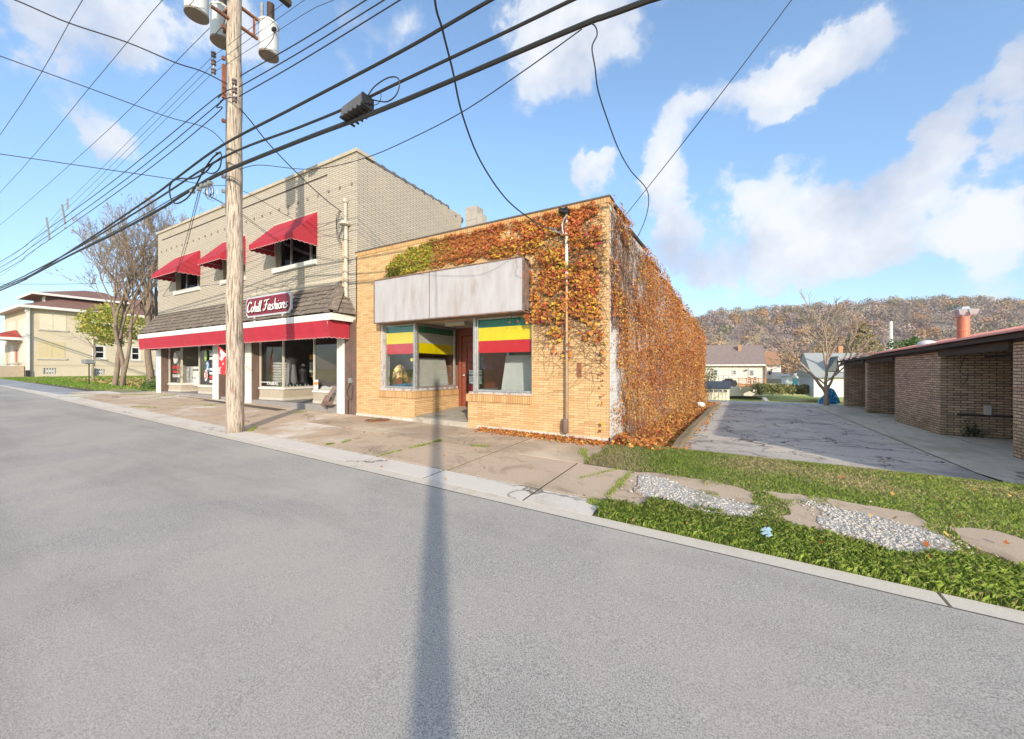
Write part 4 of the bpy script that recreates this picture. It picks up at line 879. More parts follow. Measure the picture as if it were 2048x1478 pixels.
# right hip return
P0=Vector((xr_b,ye,ze)); P1=Vector((xr_b-hip,yw,zw)); P2=Vector((xr_b+.10,yw,ze))
for rI in range(nrow):
    t0=rI/nrow; t1=min(1,t0+1.3/nrow); k=5
    for i in range(k):
        def pt(s,t): 
            lo=P0.lerp(P2,s); hi=P1; return lo.lerp(hi,t)
        s0,s1_=i/k,(i+1)/k-.02; o_=Vector((.05,-.0,.015)); o2=Vector((.015,0,.01)); th=Vector((.022,0,.01))
        a,b_,c,d_=pt(s0,t0)+o_,pt(s1_,t0)+o_,pt(s1_,t1)+o2,pt(s0,t1)+o2
        sh.hexa([a,b_,c,d_,a+th,b_+th,c+th,d_+th])
sh.build('shakes',m_shing,pr)
hp=MB()
for i in range(5):
    a=P0.lerp(P1,i/5)+Vector((0,-.02,.06)); c=P0.lerp(P1,(i+1.25)/5)+Vector((0,-.02,.04)); 
    hp.hexa([a+Vector((-.17,-.03,-.03)),a+Vector((.02,-.05,.03)),c+Vector((.02,-.05,.03)),c+Vector((-.17,-.03,-.03)),a+Vector((-.17,-.06,.0)),a+Vector((.02,-.07,.06)),c+Vector((.02,-.06,.05)),c+Vector((-.17,-.05,.0))]); hp.hexa([a+Vector((.02,-.05,.03)),a+Vector((.10,.10,-.02)),c+Vector((.10,.10,-.02)),c+Vector((.02,-.05,.03)),a+Vector((.02,-.07,.06)),a+Vector((.13,.10,.0)),c+Vector((.13,.10,.0)),c+Vector((.02,-.06,.05))])
hp.build('hip_shakes',m_shing,pr)
fa=MB(); fa.box(xl_b-.02,xr_b+.02,ye-.03,ye+.0,ze-.20,ze-.005); fa.box(xr_b-.01,xr_b+.02,ye+.001,YF-.005,ze-.20,ze-.005); fa.box(xl_b-.02,xl_b+.01,ye+.001,YF-.005,ze-.2,ze-.005); fa.build('fascia',m_white,st)
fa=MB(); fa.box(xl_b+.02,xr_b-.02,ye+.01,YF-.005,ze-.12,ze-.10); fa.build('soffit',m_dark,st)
# piers
pb=MB(); pw=MB()
for a,b_ in ((-24.14,-23.6),(-18.5,-18.0),(-15.97,-15.5),(-10.55,-10.17)):
    pb.box(a,b_,YF-.04,YF+.26,.1,3.15); pw.box(a+.02,b_-.02,YF-.065,YF-.041,.22,3.14); pb.cut(); pw.cut()
pb.box(-10.17+.001,-9.70,YF-.03,YF+.0,.2,3.15); [pb.box(-10.12+i*.1,-10.08+i*.1,YF-.045,YF-.031,.2,3.14) for i in range(4)]
pb.build('brown_pier',m_brownp,st); pw.build('pier_board',m_white,st)
def bay(A,B,C,D,E,zs,zf,dl):
    # bulkheads with vertical boards, sills and glass around a recessed entry
    hd=2.95; bk=MB(); sl_=MB(); fr=MB(); gl=MB(); bs=MB()
    segs=[(A,B,zf,.93),(B,C,zf,.93),(D,E,zf,.90)]
    for a_i,(a,b_,z0,z1) in enumerate(segs):
        a=Vector((a[0],a[1],0)); b_=Vector((b_[0],b_[1],0)); d_=(b_-a); L=d_.length; d_.normalize(); n_=Vector((d_.y,-d_.x,0))
        k=max(1,int(L/.2))
        for i in range(k):
            p=a+d_*(L*i/k+.003); q=a+d_*(L*(i+1)/k-.003); bk.hexa([p+Vector((0,0,z0)),q+Vector((0,0,z0)),q-n_*.05+Vector((0,0,z0)),p-n_*.05+Vector((0,0,z0)),p+Vector((0,0,z1)),q+Vector((0,0,z1)),q-n_*.05+Vector((0,0,z1)),p-n_*.05+Vector((0,0,z1))])
        def bx(b,o0,o1,z0_,z1_,e0=0,e1=0):
            p=a-d_*e0; q=a+d_*(L+e1); b.hexa([p+n_*o0+Vector((0,0,z0_)),q+n_*o0+Vector((0,0,z0_)),q+n_*o1+Vector((0,0,z0_)),p+n_*o1+Vector((0,0,z0_)),p+n_*o0+Vector((0,0,z1_)),q+n_*o0+Vector((0,0,z1_)),q+n_*o1+Vector((0,0,z1_)),p+n_*o1+Vector((0,0,z1_))])
        bx(sl_,.045,-.06,z1+.002,z1+.06,.0,.0); bx(bs,.02,.002,z0+.0,z0+.09)
        bx(gl,-.022,-.028,z1+.1,hd)
        for (o) in (0,1):
            p=a if o==0 else b_-d_*.06; fr.hexa([p+Vector((0,0,z1+.061)),p+d_*.06+Vector((0,0,z1+.061)),p+d_*.06-n_*.05+Vector((0,0,z1+.061)),p-n_*.05+Vector((0,0,z1+.061)),p+Vector((0,0,hd)),p+d_*.06+Vector((0,0,hd)),p+d_*.06-n_*.05+Vector((0,0,hd)),p-n_*.05+Vector((0,0,hd))])
        bx(fr,-.001,-.049,z1+.062,z1+.1,-.061,-.061)
        if a_i!=0: [q.cut() for q in (bk,sl_,fr,gl,bs)]
    dw=sl_.build('display_sill',m_white,st); bk.build('bulkhead',m_tanp,st); bs.build('base_board',m_creamp,st); wd=fr.build('display_frame',m_creamp,st); gl.build('pane',m_glass,wd)
    # entry door at the back of the recess
    b=MB(); y=C[1]+.05; b.wall(C[0]-.2,D[0]+.0,zf,2.95,y,y+.06,[(C[0]+.25,D[0]-.3,zf+.25,2.5)]); dd=b.build('door',m_creamp,st); g=MB(); g.box(C[0]+.25,D[0]-.3,y+.02,y+.026,zf+.25,2.5); g.build('pane',m_glass,dd)
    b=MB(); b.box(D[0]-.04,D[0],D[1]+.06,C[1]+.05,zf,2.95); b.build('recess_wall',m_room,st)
    b=MB(); b.box(A[0]-.05,E[0]+.03,YF-.03,YF+2.0,zs,zf-.002); b.build('grey_step',m_step,st)
bay((-23.55,7.92),(-22.45,8.02),(-22.40,9.4),(-20.3,7.86),(-18.55,7.86),.3,.61,0)
bay((-15.45,7.90),(-14.02,7.98),(-14.08,9.35),(-12.1,7.88),(-10.6,7.86),.1,.53,0)
b=MB(); b.box(-17.95,-15.98,YF,8.8,.2,.56); b.build('grey_step',m_step,st)
b=MB(); b.wall(-18.0,-15.97,.5,2.95,8.7,8.76,[(-17.2,-16.35,.6,2.6)]); b.build('recess_wall',m_tanp,st)
b=MB(); b.box(-17.2,-16.35,8.72,8.75,.6,2.6); b.box(-17.1,-16.45,8.705,8.719,.75,1.0,1); dd=b.build('door',[m_creamp,m_alu],st)
b=MB(); b.box(-17.0,-16.55,8.712,8.718,1.2,2.4); b.build('pane',m_glassd,dd)
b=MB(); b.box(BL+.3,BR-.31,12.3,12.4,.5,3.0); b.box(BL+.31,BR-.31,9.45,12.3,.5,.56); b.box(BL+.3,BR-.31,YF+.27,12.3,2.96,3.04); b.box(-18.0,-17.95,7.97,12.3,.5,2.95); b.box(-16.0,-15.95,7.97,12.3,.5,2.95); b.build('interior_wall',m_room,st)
b=MB(); b.box(-15.44,-14.1,8.1,10.4,.80,.86).cut(); b.box(-23.5,-22.5,8.1,10.4,.80,.86).cut(); b.box(-12.05,-10.6,7.93,8.7,.76,.82).cut(); b.box(-20.25,-18.55,7.93,8.7,.78,.84); b.build('display_floor',m_tanp,st)
# conduit on the brown pilaster and wall riser
rs=thing('service_riser','cream painted electrical riser with open weatherhead on the cream brick building','conduit',(-10.45,7.6,4.0))
b=MB(); p=onY(692,470,7.62); xr=p.x; b.tube([(xr,7.62,3.45),(xr,7.62,6.05)],.055,10); b.tube([(xr-.02,7.62,6.05),(xr-.02,7.62,6.75)],.04,10); b.build('riser_pipe',m_creamp,rs)
b=MB(); b.tube([(xr-.13,7.63,3.4),(xr-.13,7.63,5.6)],.035,8); b.build('rusty_pipe',mat('rust_cream',(.55,.42,.28),(.45,.27,.14),6,.7),rs)
b=MB(); b.lathe([(.1,0),(.16,.02),(.17,.06),(.12,.12)],(xr,7.58,6.03),14).cut(); b.lathe([(.05,0),(.07,.03),(.03,.14)],(xr-.02,7.6,6.74),10); b.build('weatherhead',m_creamp,rs)
b=MB()
for i in range(4):
    a=random.uniform(-.5,.0); b.tube(smoothpts([(xr-.02+i*.01,7.5,6.02),(xr+a,7.45,5.75-random.random()*.3),(xr-.25+a*.3,7.5,6.0+.1*i),(xr-.15-.03*i,7.55,6.5)],6),.006,5)
b.build('loose_wires',m_cable,rs)
b=MB(); b.box(-9.98,-9.84,7.62,7.669,1.25,1.4); ob=b.build('outlet_box',m_galv,None,label='grey outlet box on the brown pilaster between the two shops',cat='outlet box',origin=(-9.9,7.65,1.3))
b=MB(); b.tube(smoothpts([(-9.9,7.64,1.25),(-10.05,7.63,.95),(-9.85,7.63,.75),(-9.8,7.63,.95),(-9.78,7.63,1.2)],6),.008,5); b.tube([(-10.0,7.64,.25),(-10.0,7.64,.75)],.012,5); b.build('wire_loop',m_black,ob,origin=None)
b=MB(); b.box(-15.88,-15.76,7.60,7.634,1.25,1.42); b.build('outlet_box',m_white,None,label='white outlet box on the white pier right of the utility pole',cat='outlet box',origin=(-15.8,7.62,1.3))
# awnings
def awning(name,x0,x1,yw,yf,zt,zf,zv,lab,group=None,cat='awning',flat=False,side=True,sc=.16):
    t=thing(name,lab,cat,((x0+x1)/2,yw,zv),group)
    cv=MB(); nx=int((x1-x0)/.1)+2; X=[x0+(x1-x0)*i/(nx-1) for i in range(nx)]; ny=5
    V=[];Fc=[]
    for j_ in range(ny):
        tt=j_/(ny-1)
        for x in X:
            sag=-.015*math.sin(math.pi*tt)-.022*math.sin(math.pi*tt)*(.5-.5*math.cos(2*math.pi*(x-x0)/.8))+.012*mnoise.noise(Vector((x*3.1,tt*4,1)))
            V.append((x,yw+(yf-yw)*tt,zt+(zf-zt)*tt+sag))
    for j_ in range(ny-1):
        for i in range(nx-1): Fc.append((j_*nx+i,j_*nx+i+1,(j_+1)*nx+i+1,(j_+1)*nx+i))
    cv.add(V,Fc)
    if side:
        for x in (x0,x1):
            if abs(yf-yw)>.5: cv.add([(x,yw,zt),(x,yf,zf),(x,yf+(yw-yf)*.5,zf),(x,yw,zf)],[(0,1,2),(0,2,3)] )
            else: cv.quad((x,yw,zt),(x,yf,zf),(x,YF-.06,zf),(x,YF-.06,zt))
    can=cv.build('canopy',m_red,t)
    vb=MB(); tb=MB()
    def val(p,q):
        p=Vector(p);q=Vector(q);L=(q-p).length;k=max(2,round(L/sc)); d_=(q-p)/k
        for i in range(k):
            a=p+d_*i; m=7; pts=[]; 
            lo=[a+d_*(jj/m)+Vector((0,0,zv-zf-.035*math.sin(math.pi*jj/m)+.012)) for jj in range(m+1)]
            for jj in range(m):
                vb.add([a+d_*(jj/m),a+d_*((jj+1)/m),lo[jj+1],lo[jj]],[(0,1,2,3)])
                tb.bar(lo[jj],lo[jj+1],.008,.010)
    val((x0,yf,zf),(x1,yf,zf))
    yb=yw if abs(yf-yw)>.5 else YF-.06
    val((x1,yf,zf),(x1,yb,zf)); val((x0,yf,zf),(x0,yb,zf))
    vb.build('valance',m_red,t); tb.build('valance_trim',m_redtrim,t)
    fr=MB(); fr.tube([(x0+.02,yb,zf),(x0+.02,yf+.02,zf),(x1-.02,yf+.02,zf),(x1-.02,yb,zf)],.013,6); fr.tube([(x0+.02,yf+.03,zf-.0),(x0+.02,yw+.0,zt-.03)],.012,6); fr.tube([(x1-.02,yf+.03,zf),(x1-.02,yw,zt-.03)],.012,6); fr.build('awning_frame',m_galv,t)
    return t
awning('window_awning',-22.12,-19.7,YF-.005,6.85,6.80,5.86,5.70,'red scalloped awning over the upper window nearest the bare trees','awnings over the upper windows')
awning('window_awning',-17.78,-16.03,YF-.005,6.85,6.80,5.86,5.70,'narrow red scalloped awning over the middle upper window, half hidden by the utility pole','awnings over the upper windows')
awning('window_awning',-14.06,-11.6,YF-.005,6.85,6.80,5.86,5.70,'red scalloped awning over the widest upper window, beside the cream riser pipe','awnings over the upper windows')
awning('storefront_awning',-23.9,-9.95,6.92,6.96,3.085,2.73,2.60,'long red scalloped awning running across the whole cream shopfront','awning',side=True,sc=.17)
# shop sign
ss=thing('shop_sign','maroon Cohill Fashions sign with white script standing on the shingled roof','sign',(-13.1,6.93,3.35))
def notched(x0,x1,z0,z1,y,dy,c):
    return [(x0+c,y,z0),(x1-c,y,z0),(x1-c*.5,y,z0+c*.5),(x1,y,z0+c),(x1,y,z1-c),(x1-c*.5,y,z1-c*.5),(x1-c,y,z1),(x0+c,y,z1),(x0+c*.5,y,z1-c*.5),(x0,y,z1-c),(x0,y,z0+c),(x0+c*.5,y,z0+c*.5)]
b=MB(); b.extr(notched(-14.42,-11.78,3.43,4.12,6.94,0,.12),(0,.05,0)); b.build('sign_border',plain('silver_edge',(.50,.50,.54),.5),ss)
b=MB(); b.extr(notched(-14.36,-11.84,3.49,4.06,6.925,0,.11),(0,.014,0)); b.build('sign_board',plain('maroon',(.20,.008,.022),.4),ss)
b=MB(); tw=script('Cohill Fashions',0,0,0,.35,MB(),xsc=1.02); script('Cohill Fashions',-13.1-tw/2+.0,3.575,6.918,.35,b,0,.055,.18,1.02); b.build('lettering_shadow',m_black,ss)
b=MB(); script('Cohill Fashions',-13.1-tw/2,3.60,6.905,.35,b,0,.052,.18,1.02); b.build('lettering',plain('white_letter',(.9,.9,.88),.4),ss)
b=MB(); b.box(-13.95,-13.9,6.95,6.99,3.25,3.45).cut(); b.box(-12.3,-12.25,6.95,6.99,3.25,3.45); b.build('sign_bracket',m_white,ss)
# flag
fl=thing('flag','small red and white lettered flag on a slanted pole behind the utility pole','flag',onY(501,740,7.6))
a=onY(503,741,7.6); c=onY(432.5,690,6.85); b=MB(); b.tube([a,a.lerp(c,.45)],.016,8); b.build('flag_pole',plain('tan_pole',(.50,.36,.18),.5),fl); b=MB(); b.tube([a.lerp(c,.45),c],.016,8,0); b.lathe([(.0,-.03),(.03,0),(.0,.04)],c,8); b.build('red_pole',m_red,fl)
V=[];Fc=[]; nx,nz_=8,10
for j_ in range(nz_):
    for i in range(nx):
        s=i/(nx-1); t=j_/(nz_-1); p=c.lerp(a,.03+.42*s*(1-.25*t)); V.append((p.x+.03*math.sin(6*s+3*t),p.y+.05*math.sin(5*s+2),p.z-1.0*t*(1-.25*s)-.02))
for j_ in range(nz_-1):
    for i in range(nx-1): Fc.append((j_*nx+i,j_*nx+i+1,(j_+1)*nx+i+1,(j_+1)*nx+i))
b=MB(); b.add(V,Fc,0); b.build('flag_cloth',mat('flag_red',(.62,.02,.03),(.72,.55,.55),7,.8,lo=.55,hi=.57,stretch=(1,1,.6)),fl,smooth=True)
# window lettering and goods
dcl=thing('window_decal','red and white lettering with a round white emblem on the left shop window','decal',(-23,7.86,1.2))
def along(u,v,Y): return onY(u,v,Y)
p=along(352,735,7.90); text('MATTRESS',.20,plain('decal_red',(.62,.03,.03),.5),(p.x,7.885,p.z),dcl,xs=.8); text('WAREHOUSE',.14,bpy.data.materials['decal_red'],(p.x,7.885,p.z-.2),dcl,xs=.75)
p=along(353,752,7.90); text('724-814-1000',.19,m_white,(p.x,7.885,p.z),dcl,xs=.72)
p=along(352,716,7.90); b=MB(); 
for i in range(20):
    a0=i*math.pi/10; a1=(i+1)*math.pi/10; b.bar((p.x+.13*math.cos(a0),7.885,p.z+.24*math.sin(a0)),(p.x+.13*math.cos(a1),7.885,p.z+.24*math.sin(a1)),.05,.06,0,(0,1,0))
b.bar((p.x-.05,7.885,p.z-.04),(p.x+.07,7.885,p.z+.08),.03,.03,0,(0,1,0)); b.build('ring_emblem',m_white,dcl)
ps_=thing('shop_poster','white poster with small print and furniture drawings in the left shop window','poster',(-21.6,8.4,.95))
b=MB(); q0=onY(373.5,764,8.5); q1=onY(404,733,8.5); b.box(q0.x,q1.x+.35,8.49,8.50,.88,q1.z); b.build('poster_sheet',m_white,ps_); text('StructuRe',.14,m_black,((q0.x+q1.x)/2+.2,8.483,q1.z-.16),ps_); text('III - 75%',.13,plain('grey_ink',(.3,.3,.3),.8),((q0.x+q1.x)/2,8.483,q1.z-.55),ps_)
for s,(u,v),cc_,lab in (('1',(410.8,711),(.25,.42,.05),'white 1 on an oval grey and green window sticker'),('2',(415,733),(.02,.22,.50),'white 2 on a blue oval window sticker'),('3',(411.5,751),(.75,.72,.70),'red 3 on a white oval window sticker')):
    p=onY(u,v,7.84); tt=thing('number_sticker',lab,'sticker',(p.x,7.84,p.z),'numbered stickers on the window left of the utility pole'); b=MB(); b.extr([(p.x+.14*math.cos(i*.3142),7.842,p.z+.245*math.sin(i*.3142)) for i in range(20)],(0,.006,0)); b.build('sticker_disc',plain('st'+s,cc_,.4),tt)
    text(s,.44,m_white if s!='3' else m_fr,(p.x,7.835,p.z),tt,'numeral',xs=1.1)
rp=thing('window_notice','column of small white and red notices on the pane beside the numbered stickers','notice',(-19.3,7.84,1.5))
b=MB(); [b.box(-19.25,-18.95,7.842,7.848,z,z+.10,mi).cut() for z,mi in ((2.25,0),(2.08,0),(1.62,0),(1.45,0),(1.28,1),(1.1,0))]; b.build('notice_sheet',[m_white,m_fr],rp)
tr=thing('window_decal','white slanted TRIBAL lettering along the bottom of the right shop window','decal',(-14.6,7.9,1.05)); p=onY(556,773,7.9); text('TRIBAL',.17,m_white,(-14.62,7.915,1.14),tr,xs=1.5,shear=.3)
b=MB(); b.box(-15.4,-14.8,7.92,7.926,1.17,1.2); b.build('white_bar',m_white,tr)
sk=thing('folded_shirts','stack of folded pale striped shirts in the right shop window','shirts',(-14.95,8.45,.86)); 
for i in range(8):
    b=MB(); z=1.15+i*.1; b.lathe([(.26,0),(.30,.03),(.30,.06),(.25,.09)],(-14.95+random.uniform(-.02,.02),8.45,z),10); b.build('shirt',mat(f'shirt{i%3}',(.62,.60,.57),(.25,.24,.24),14,.9,lo=.45,hi=.6,stretch=(1,1,5)),sk)
b=MB(); b.box(-15.2,-14.7,8.3,8.65,.86,1.14); b.build('shirt_stand',m_galv,sk)
mn=thing('mannequin','headless mannequin in a black top in the right shop window','mannequin',(-14.45,9.0,.86))
b=MB(); b.lathe([(.10,1.0),(.16,1.03),(.17,1.15),(.135,1.3),(.18,1.5),(.20,1.62),(.10,1.7),(.06,1.73)],(-14.45,9.0,.05),18); b.build('torso',m_black,mn,smooth=True)
b=MB(); b.lathe([(.055,0),(.055,.09),(.04,.12)],(-14.45,9.0,1.76),14); b.build('neck',m_white,mn); b=MB(); b.tube([(-14.45,9,.86),(-14.45,9,1.08)],.02,8); b.lathe([(.18,0),(.18,.02)],(-14.45,9,.86),14); b.build('stand',m_galv,mn)
b=MB(); b.lathe([(.22,0),(.21,.3),(.17,.7),(.15,.9),(.19,1.1),(.08,1.18)],(-14.6,8.62,.95),16); b.build('hanging_dress',mat('grey_dress',(.30,.29,.28),(.20,.19,.19),5,.9,stretch=(4,4,.4)),None,label='long grey patterned dress beside the black-topped mannequin',cat='dress',origin=(-14.6,8.62,.95))
for i,(x,y) in enumerate(((-14.2,8.35),(-14.2,8.62),(-14.22,8.95))):
    nb=thing('necklace_bust',['black display bust with a pearl necklace, nearest the street','black display bust with a white pendant, middle one','black display bust with a cream necklace, farthest from the street'][i],'display bust',(x,y,.86),'black necklace displays in the right shop window'); b=MB(); b.lathe([(.09,0),(.10,.1),(.07,.22),(.03,.3)],(x,y,.9),12); b.build('bust',m_black,nb); b=MB(); b.tube([(x+.06*math.cos(a)+.05,y+.07*math.sin(a),1.1-.09*abs(math.cos(a))) for a in np.linspace(-1.4,1.4,9)],.012,5); b.build('necklace',m_white,nb)
for nm,lab,x,y,cols in (('dried_plant','dry straw-coloured plant in the right shop window',-14.4,9.45,[(.42,.33,.16),(.3,.24,.12),(.5,.42,.2)]),('potted_plant','small green leafed plant in the right shop window',-14.55,8.15,[(.18,.30,.05),(.3,.38,.08)])):
    pt_=thing(nm,lab,'plant',(x,y,.86)); b=MB()
    for i in range(26 if nm[0]=='d' else 12):
        a=random.random()*6.28; h=(1.1 if nm[0]=='d' else .35)*random.uniform(.6,1); b.tube(smoothpts([(x,y,.9),(x+.08*math.cos(a),y+.08*math.sin(a),.9+h*.6),(x+.22*math.cos(a),y+.22*math.sin(a),.9+h*random.uniform(.6,1))],4),[.012]*4+[.009]*4+[.003],4)
    b.build('fronds',mat(nm+'_m',cols[0],cols[1],5,.9),pt_); b=MB(); b.lathe([(.07,0),(.1,.15)],(x,y,.86),10); b.build('pot',m_galv,pt_)
pr_=thing('framed_notice','orange and white notices on the dark wall of the right shop window','notice',(-14.18,9.25,1.7)); b=MB(); b.box(-14.2,-14.16,9.1,9.34,2.05,2.25,0); b.box(-14.2,-14.16,9.1,9.32,1.55,1.95,1); b.build('notice_sheet',[plain('orange_card',(.55,.30,.05),.6),m_fw],pr_)
for i,x in enumerate((-11.6,-11.15)):
    b=MB(); b.lathe([(.08,0),(.12,.05),(.11,.14),(.05,.2)],(x,8.15,.88),10); b.tube(smoothpts([(x,8.15,.95),(x-.1,8.05,1.05),(x-.28,8.0,.92)],4),[.07]*5+[.09,.09,.08,.05],8); b.build('white_shoe',m_white,None,label=['white shoe on the sill, nearer the white bar','white shoe on the sill, nearer the white pier'][i],cat='shoe',group='white shoes in the narrow right window',origin=(x,8.15,.88),smooth=True)
b=MB(); b.box(-12.0,-11.78,7.842,7.848,.98,1.32,0); b.box(-12.0,-11.78,7.840,7.8415,1.15,1.24,1); b.build('card_sticker',[m_white,plain('orange_st',(.75,.25,.03),.5)],None,label='white sticker with an orange band at the foot of the narrow right window',cat='sticker',origin=(-11.9,7.84,1.1))
wb=thing('wooden_bracket','brown painted angled timber leaning below the narrow right window','timber',(-11.4,7.6,.4)); a=onY(650,804,7.5); c=onY(672,772,7.72); b=MB(); b.bar(a,c,.09,.12); b.build('long_arm',m_brownp,wb); b=MB(); a2=onY(662,806.5,7.45); b.bar(a+Vector((0,0,-.04)),a2,.14,.12); b.bar(a+Vector((-.05,0,-.14)),a.lerp(c,.35),.16,.17); b.build('foot_block',m_brownp,wb)
def lead(a,b,n=6): return [a.lerp(b,(i/n)**.8)-Vector((0,0,.25*math.sin(math.pi*i/n))) for i in range(n)]
# ---------- utility pole
pbz=onG(465,863,.09); PX,PY=pbz.x,pbz.y+.05
pole=thing('utility_pole','weathered wooden utility pole with three grey transformers standing at the kerb','utility pole',(PX,PY,pbz.z))
b=MB(); P=[];R=[]
for i in range(24):
    z=pbz.z-.2+i*(12.3/23); t=i/23; P.append((PX-.03*t+.012*math.sin(i),PY+.01*math.cos(i*1.7),z)); R.append(.172-.047*t+.003*math.sin(i*2.3))
b.tube(P,R,28); b.build('pole_shaft',m_pole,pole,smooth=True)
b=MB(); b.tube([(PX-.21,PY-.02,1.0),(PX-.19,PY-.02,5.2),(PX-.17,PY-.02,8.6)],.013,5); b.tube([(PX-.18,PY-.1,5.2),(PX-.16,PY-.1,9.5)],.009,5); b.build('ground_wire',m_cable,pole)
b=MB(); b.box(PX-.17,PX-.11,PY-.19,PY-.12,7.75,8.5); b.build('rust_strap',m_rust,pole)
for z in (5.3,5.62,5.95,7.2,8.6,9.3): b=MB(); b.box(PX-.16,PX-.10,PY-.20,PY-.14,z,z+.07); b.build('bolt_band',m_galv if z<7 else m_rust,pole)
m_tr=mat('transformer_grey',(.60,.62,.62),(.52,.54,.54),3,.45,bmp=.05,c3=(.35,.20,.12),s3=4,f3=(.68,.72)); m_trb=plain('transformer_base',(.22,.19,.165),.8)
por=mat('porcelain',(.16,.12,.11),(.12,.09,.08),6,.3)
def transformer(x,y,z,lab):
    b=MB(); b.lathe([(.205,0),(.205,.72),(.222,.73),(.222,.77),(.16,.83),(.05,.85)],(x,y,z),28); t=b.build('transformer',m_tr,pole,smooth=False,label=lab)
    b=MB(); b.lathe([(.0,-.012),(.211,-.012),(.211,.035),(.0,.035)],(x,y,z),28); b.build('tank_base',m_trb,t)
    b=MB(); b.lathe([(.05,0)]+[(.05+.035*(i%2),.03+.028*i) for i in range(14)]+[(.03,.44)],(x+.08,y,z+.82),12); b.build('bushing',por,t)
    b=MB(); b.tube([(x-.12,y-.1,z+.5),(x-.12,y-.1,z+1.25)],.04,8); b.build('arrester',m_galv,t)
    b=MB(); b.box(x-.29,x-.20,y+.0,y+.1,z+.45,z+.55); b.box(x+.2,x+.30,y-.05,y+.02,z+.5,z+.56); b.tube(smoothpts([(x+.28,y,z+.53),(x+.36,y-.05,z+.5),(x+.35,y-.1,z+.2),(x+.2,y-.2,z-.05)],4),.008,4); b.build('terminal',m_black,t)
    return t
transformer(PX+.02,PY+.72,9.26,'transformer on the building side of the pole'); transformer(PX-.04,PY-.70,9.12,'transformer on the street side of the pole'); transformer(PX-.68,PY+.02,9.36,'transformer hung behind the pole')
b=MB()
for z in (9.5,9.95): b.bar((PX,PY-.45,z),(PX,PY+.48,z),.06,.05); b.bar((PX-.5,PY,z),(PX,PY,z),.06,.05)
b.bar((PX,PY+.4,9.5),(PX,PY+.4,9.95),.03,.04); b.build('mounting_bracket',m_rust,pole)
ca=MB(); ca.box(PX-.07,PX+.07,PY-1.25,PY+1.25,10.9,11.02); ca.bar((PX,PY-.9,10.9),(PX,PY,10.3),.03,.04); ca.bar((PX,PY+.9,10.9),(PX,PY,10.3),.03,.04); ca.build('crossarm',m_wood,pole)
def insul(x,y,z,par=pole,n='insulator',r=.05):
    b=MB(); b.lathe([(r*.6,-.06),(r,-.05),(r,-.02),(r*.6,-.01),(r*.6,.01),(r,.02),(r,.05),(r*.6,.06)],(x,y,z),10); return b.build(n,por,par)
for v in (110,126,143): q=onY(430,v,PY-.12); insul(q.x-.02,PY-.14,q.z)
for v in (165,182,200): q=onY(468,v,PY-.2); insul(q.x+.02,PY-.2,q.z)
for y in (-1.1,0,.95): insul(PX,PY+y,11.1)
b=MB(); q=onY(430,104,PY-.12); q2=onY(430,150,PY-.12); b.tube([(q.x-.02,PY-.14,q.z),(q2.x-.02,PY-.14,q2.z)],.012,6); q=onY(468,160,PY-.2); q2=onY(468,207,PY-.2); b.tube([(q.x+.02,PY-.2,q.z),(q2.x+.02,PY-.2,q2.z)],.014,6); b.build('secondary_rack',m_galv,pole)
# ---------- wires
def wire(name,lab,pts,r,group=None,sm=6,n=5,cat='cable',raw=False,mm=None):
    P=[Vector(p) for p in pts] if raw else [onY(*p) for p in pts]
    b=MB(); b.tube(smoothpts(P,sm),r,n); o=b.build(name,mm or m_cable,None,label=lab,cat=cat,group=group,origin=P[0]); return o
Y0=PY-.24
def far(p,dx,dz): return Vector((p.x+dx,p.y,p.z+dz))
def span(name,lab,pts,Y,r,group,extR=30,extL=45,n=6):
    P=[onY(u,v,Y) for u,v in pts]; P.sort(key=lambda p:p.x)
    a,b_=P[0],P[-1]; sl=(P[1].z-P[0].z)/(P[1].x-P[0].x); sr=(P[-1].z-P[-2].z)/(P[-1].x-P[-2].x)
    L=([Vector((a.x-extL,a.y,a.z-sl*extL*.1+.5))] if extL>1 else [])+P+([Vector((b_.x+5,b_.y,b_.z+sr*5*.9)),Vector((b_.x+extR,b_.y,b_.z+sr*5+.4))] if extR>1 else [])
    return wire(name,lab,L,r,group,raw=True,n=n)
gc='thick communication cables along the street'
span('communication_cable','upper thick black cable strapped to the pole below the transformers',[(0,577),(60,551),(158,491),(300,396),(356,354),(444,291),(600,209),(800,104),(981,0)],Y0,.024,gc)
span('communication_cable','middle thick black cable carrying the grey splice box',[(0,574),(60,546),(158,494),(300,407),(444,316),(600,254),(690,217),(798,165),(1003,68),(1144,0)],Y0-.02,.021,gc)
span('communication_cable','lowest and thickest cable bundle, with service lines hung from it',[(0,581),(60,553),(135,513),(215,474),(317,420),(372,386),(444,346),(600,282),(746,227),(908,159),(1171,47),(1299,0)],Y0-.04,.030,gc)
span('lashed_cable','thin strand lashed beside the lowest thick cable bundle',[(0,577),(60,550),(215,470),(372,382),(444,342),(600,278),(746,222),(908,155),(1171,43),(1290,0)],Y0-.02,.010,None)
gs='medium power wires on the pole rack'
span('power_line','upper of the three medium wires running to the right of the pole',[(480,152),(600,83),(732,0)],Y0+.05,.0105,gs,extL=.01)
span('power_line','middle of the three medium wires running to the right of the pole',[(478,174),(600,104),(768,0)],Y0+.05,.0105,gs,extL=.01)
span('power_line','lower of the three medium wires running to the right of the pole',[(478,193),(600,123),(800,0)],Y0+.05,.0105,gs,extL=.01)
for lab,pts in (('upper',[(0,524),(60,484),(95,459),(229,360),(419,205),(436,196),(452,182),(474,176)]),('middle',[(0,535),(60,496),(250,360),(428,215),(440,203),(456,196),(474,194)]),('lower',[(0,545),(60,506),(268,360),(429,231),(433,215),(446,200)])):
    span('power_line',f'{lab} of the three medium wires running down to the left of the pole',pts,Y0+.05,.0105,gs,extR=.01)
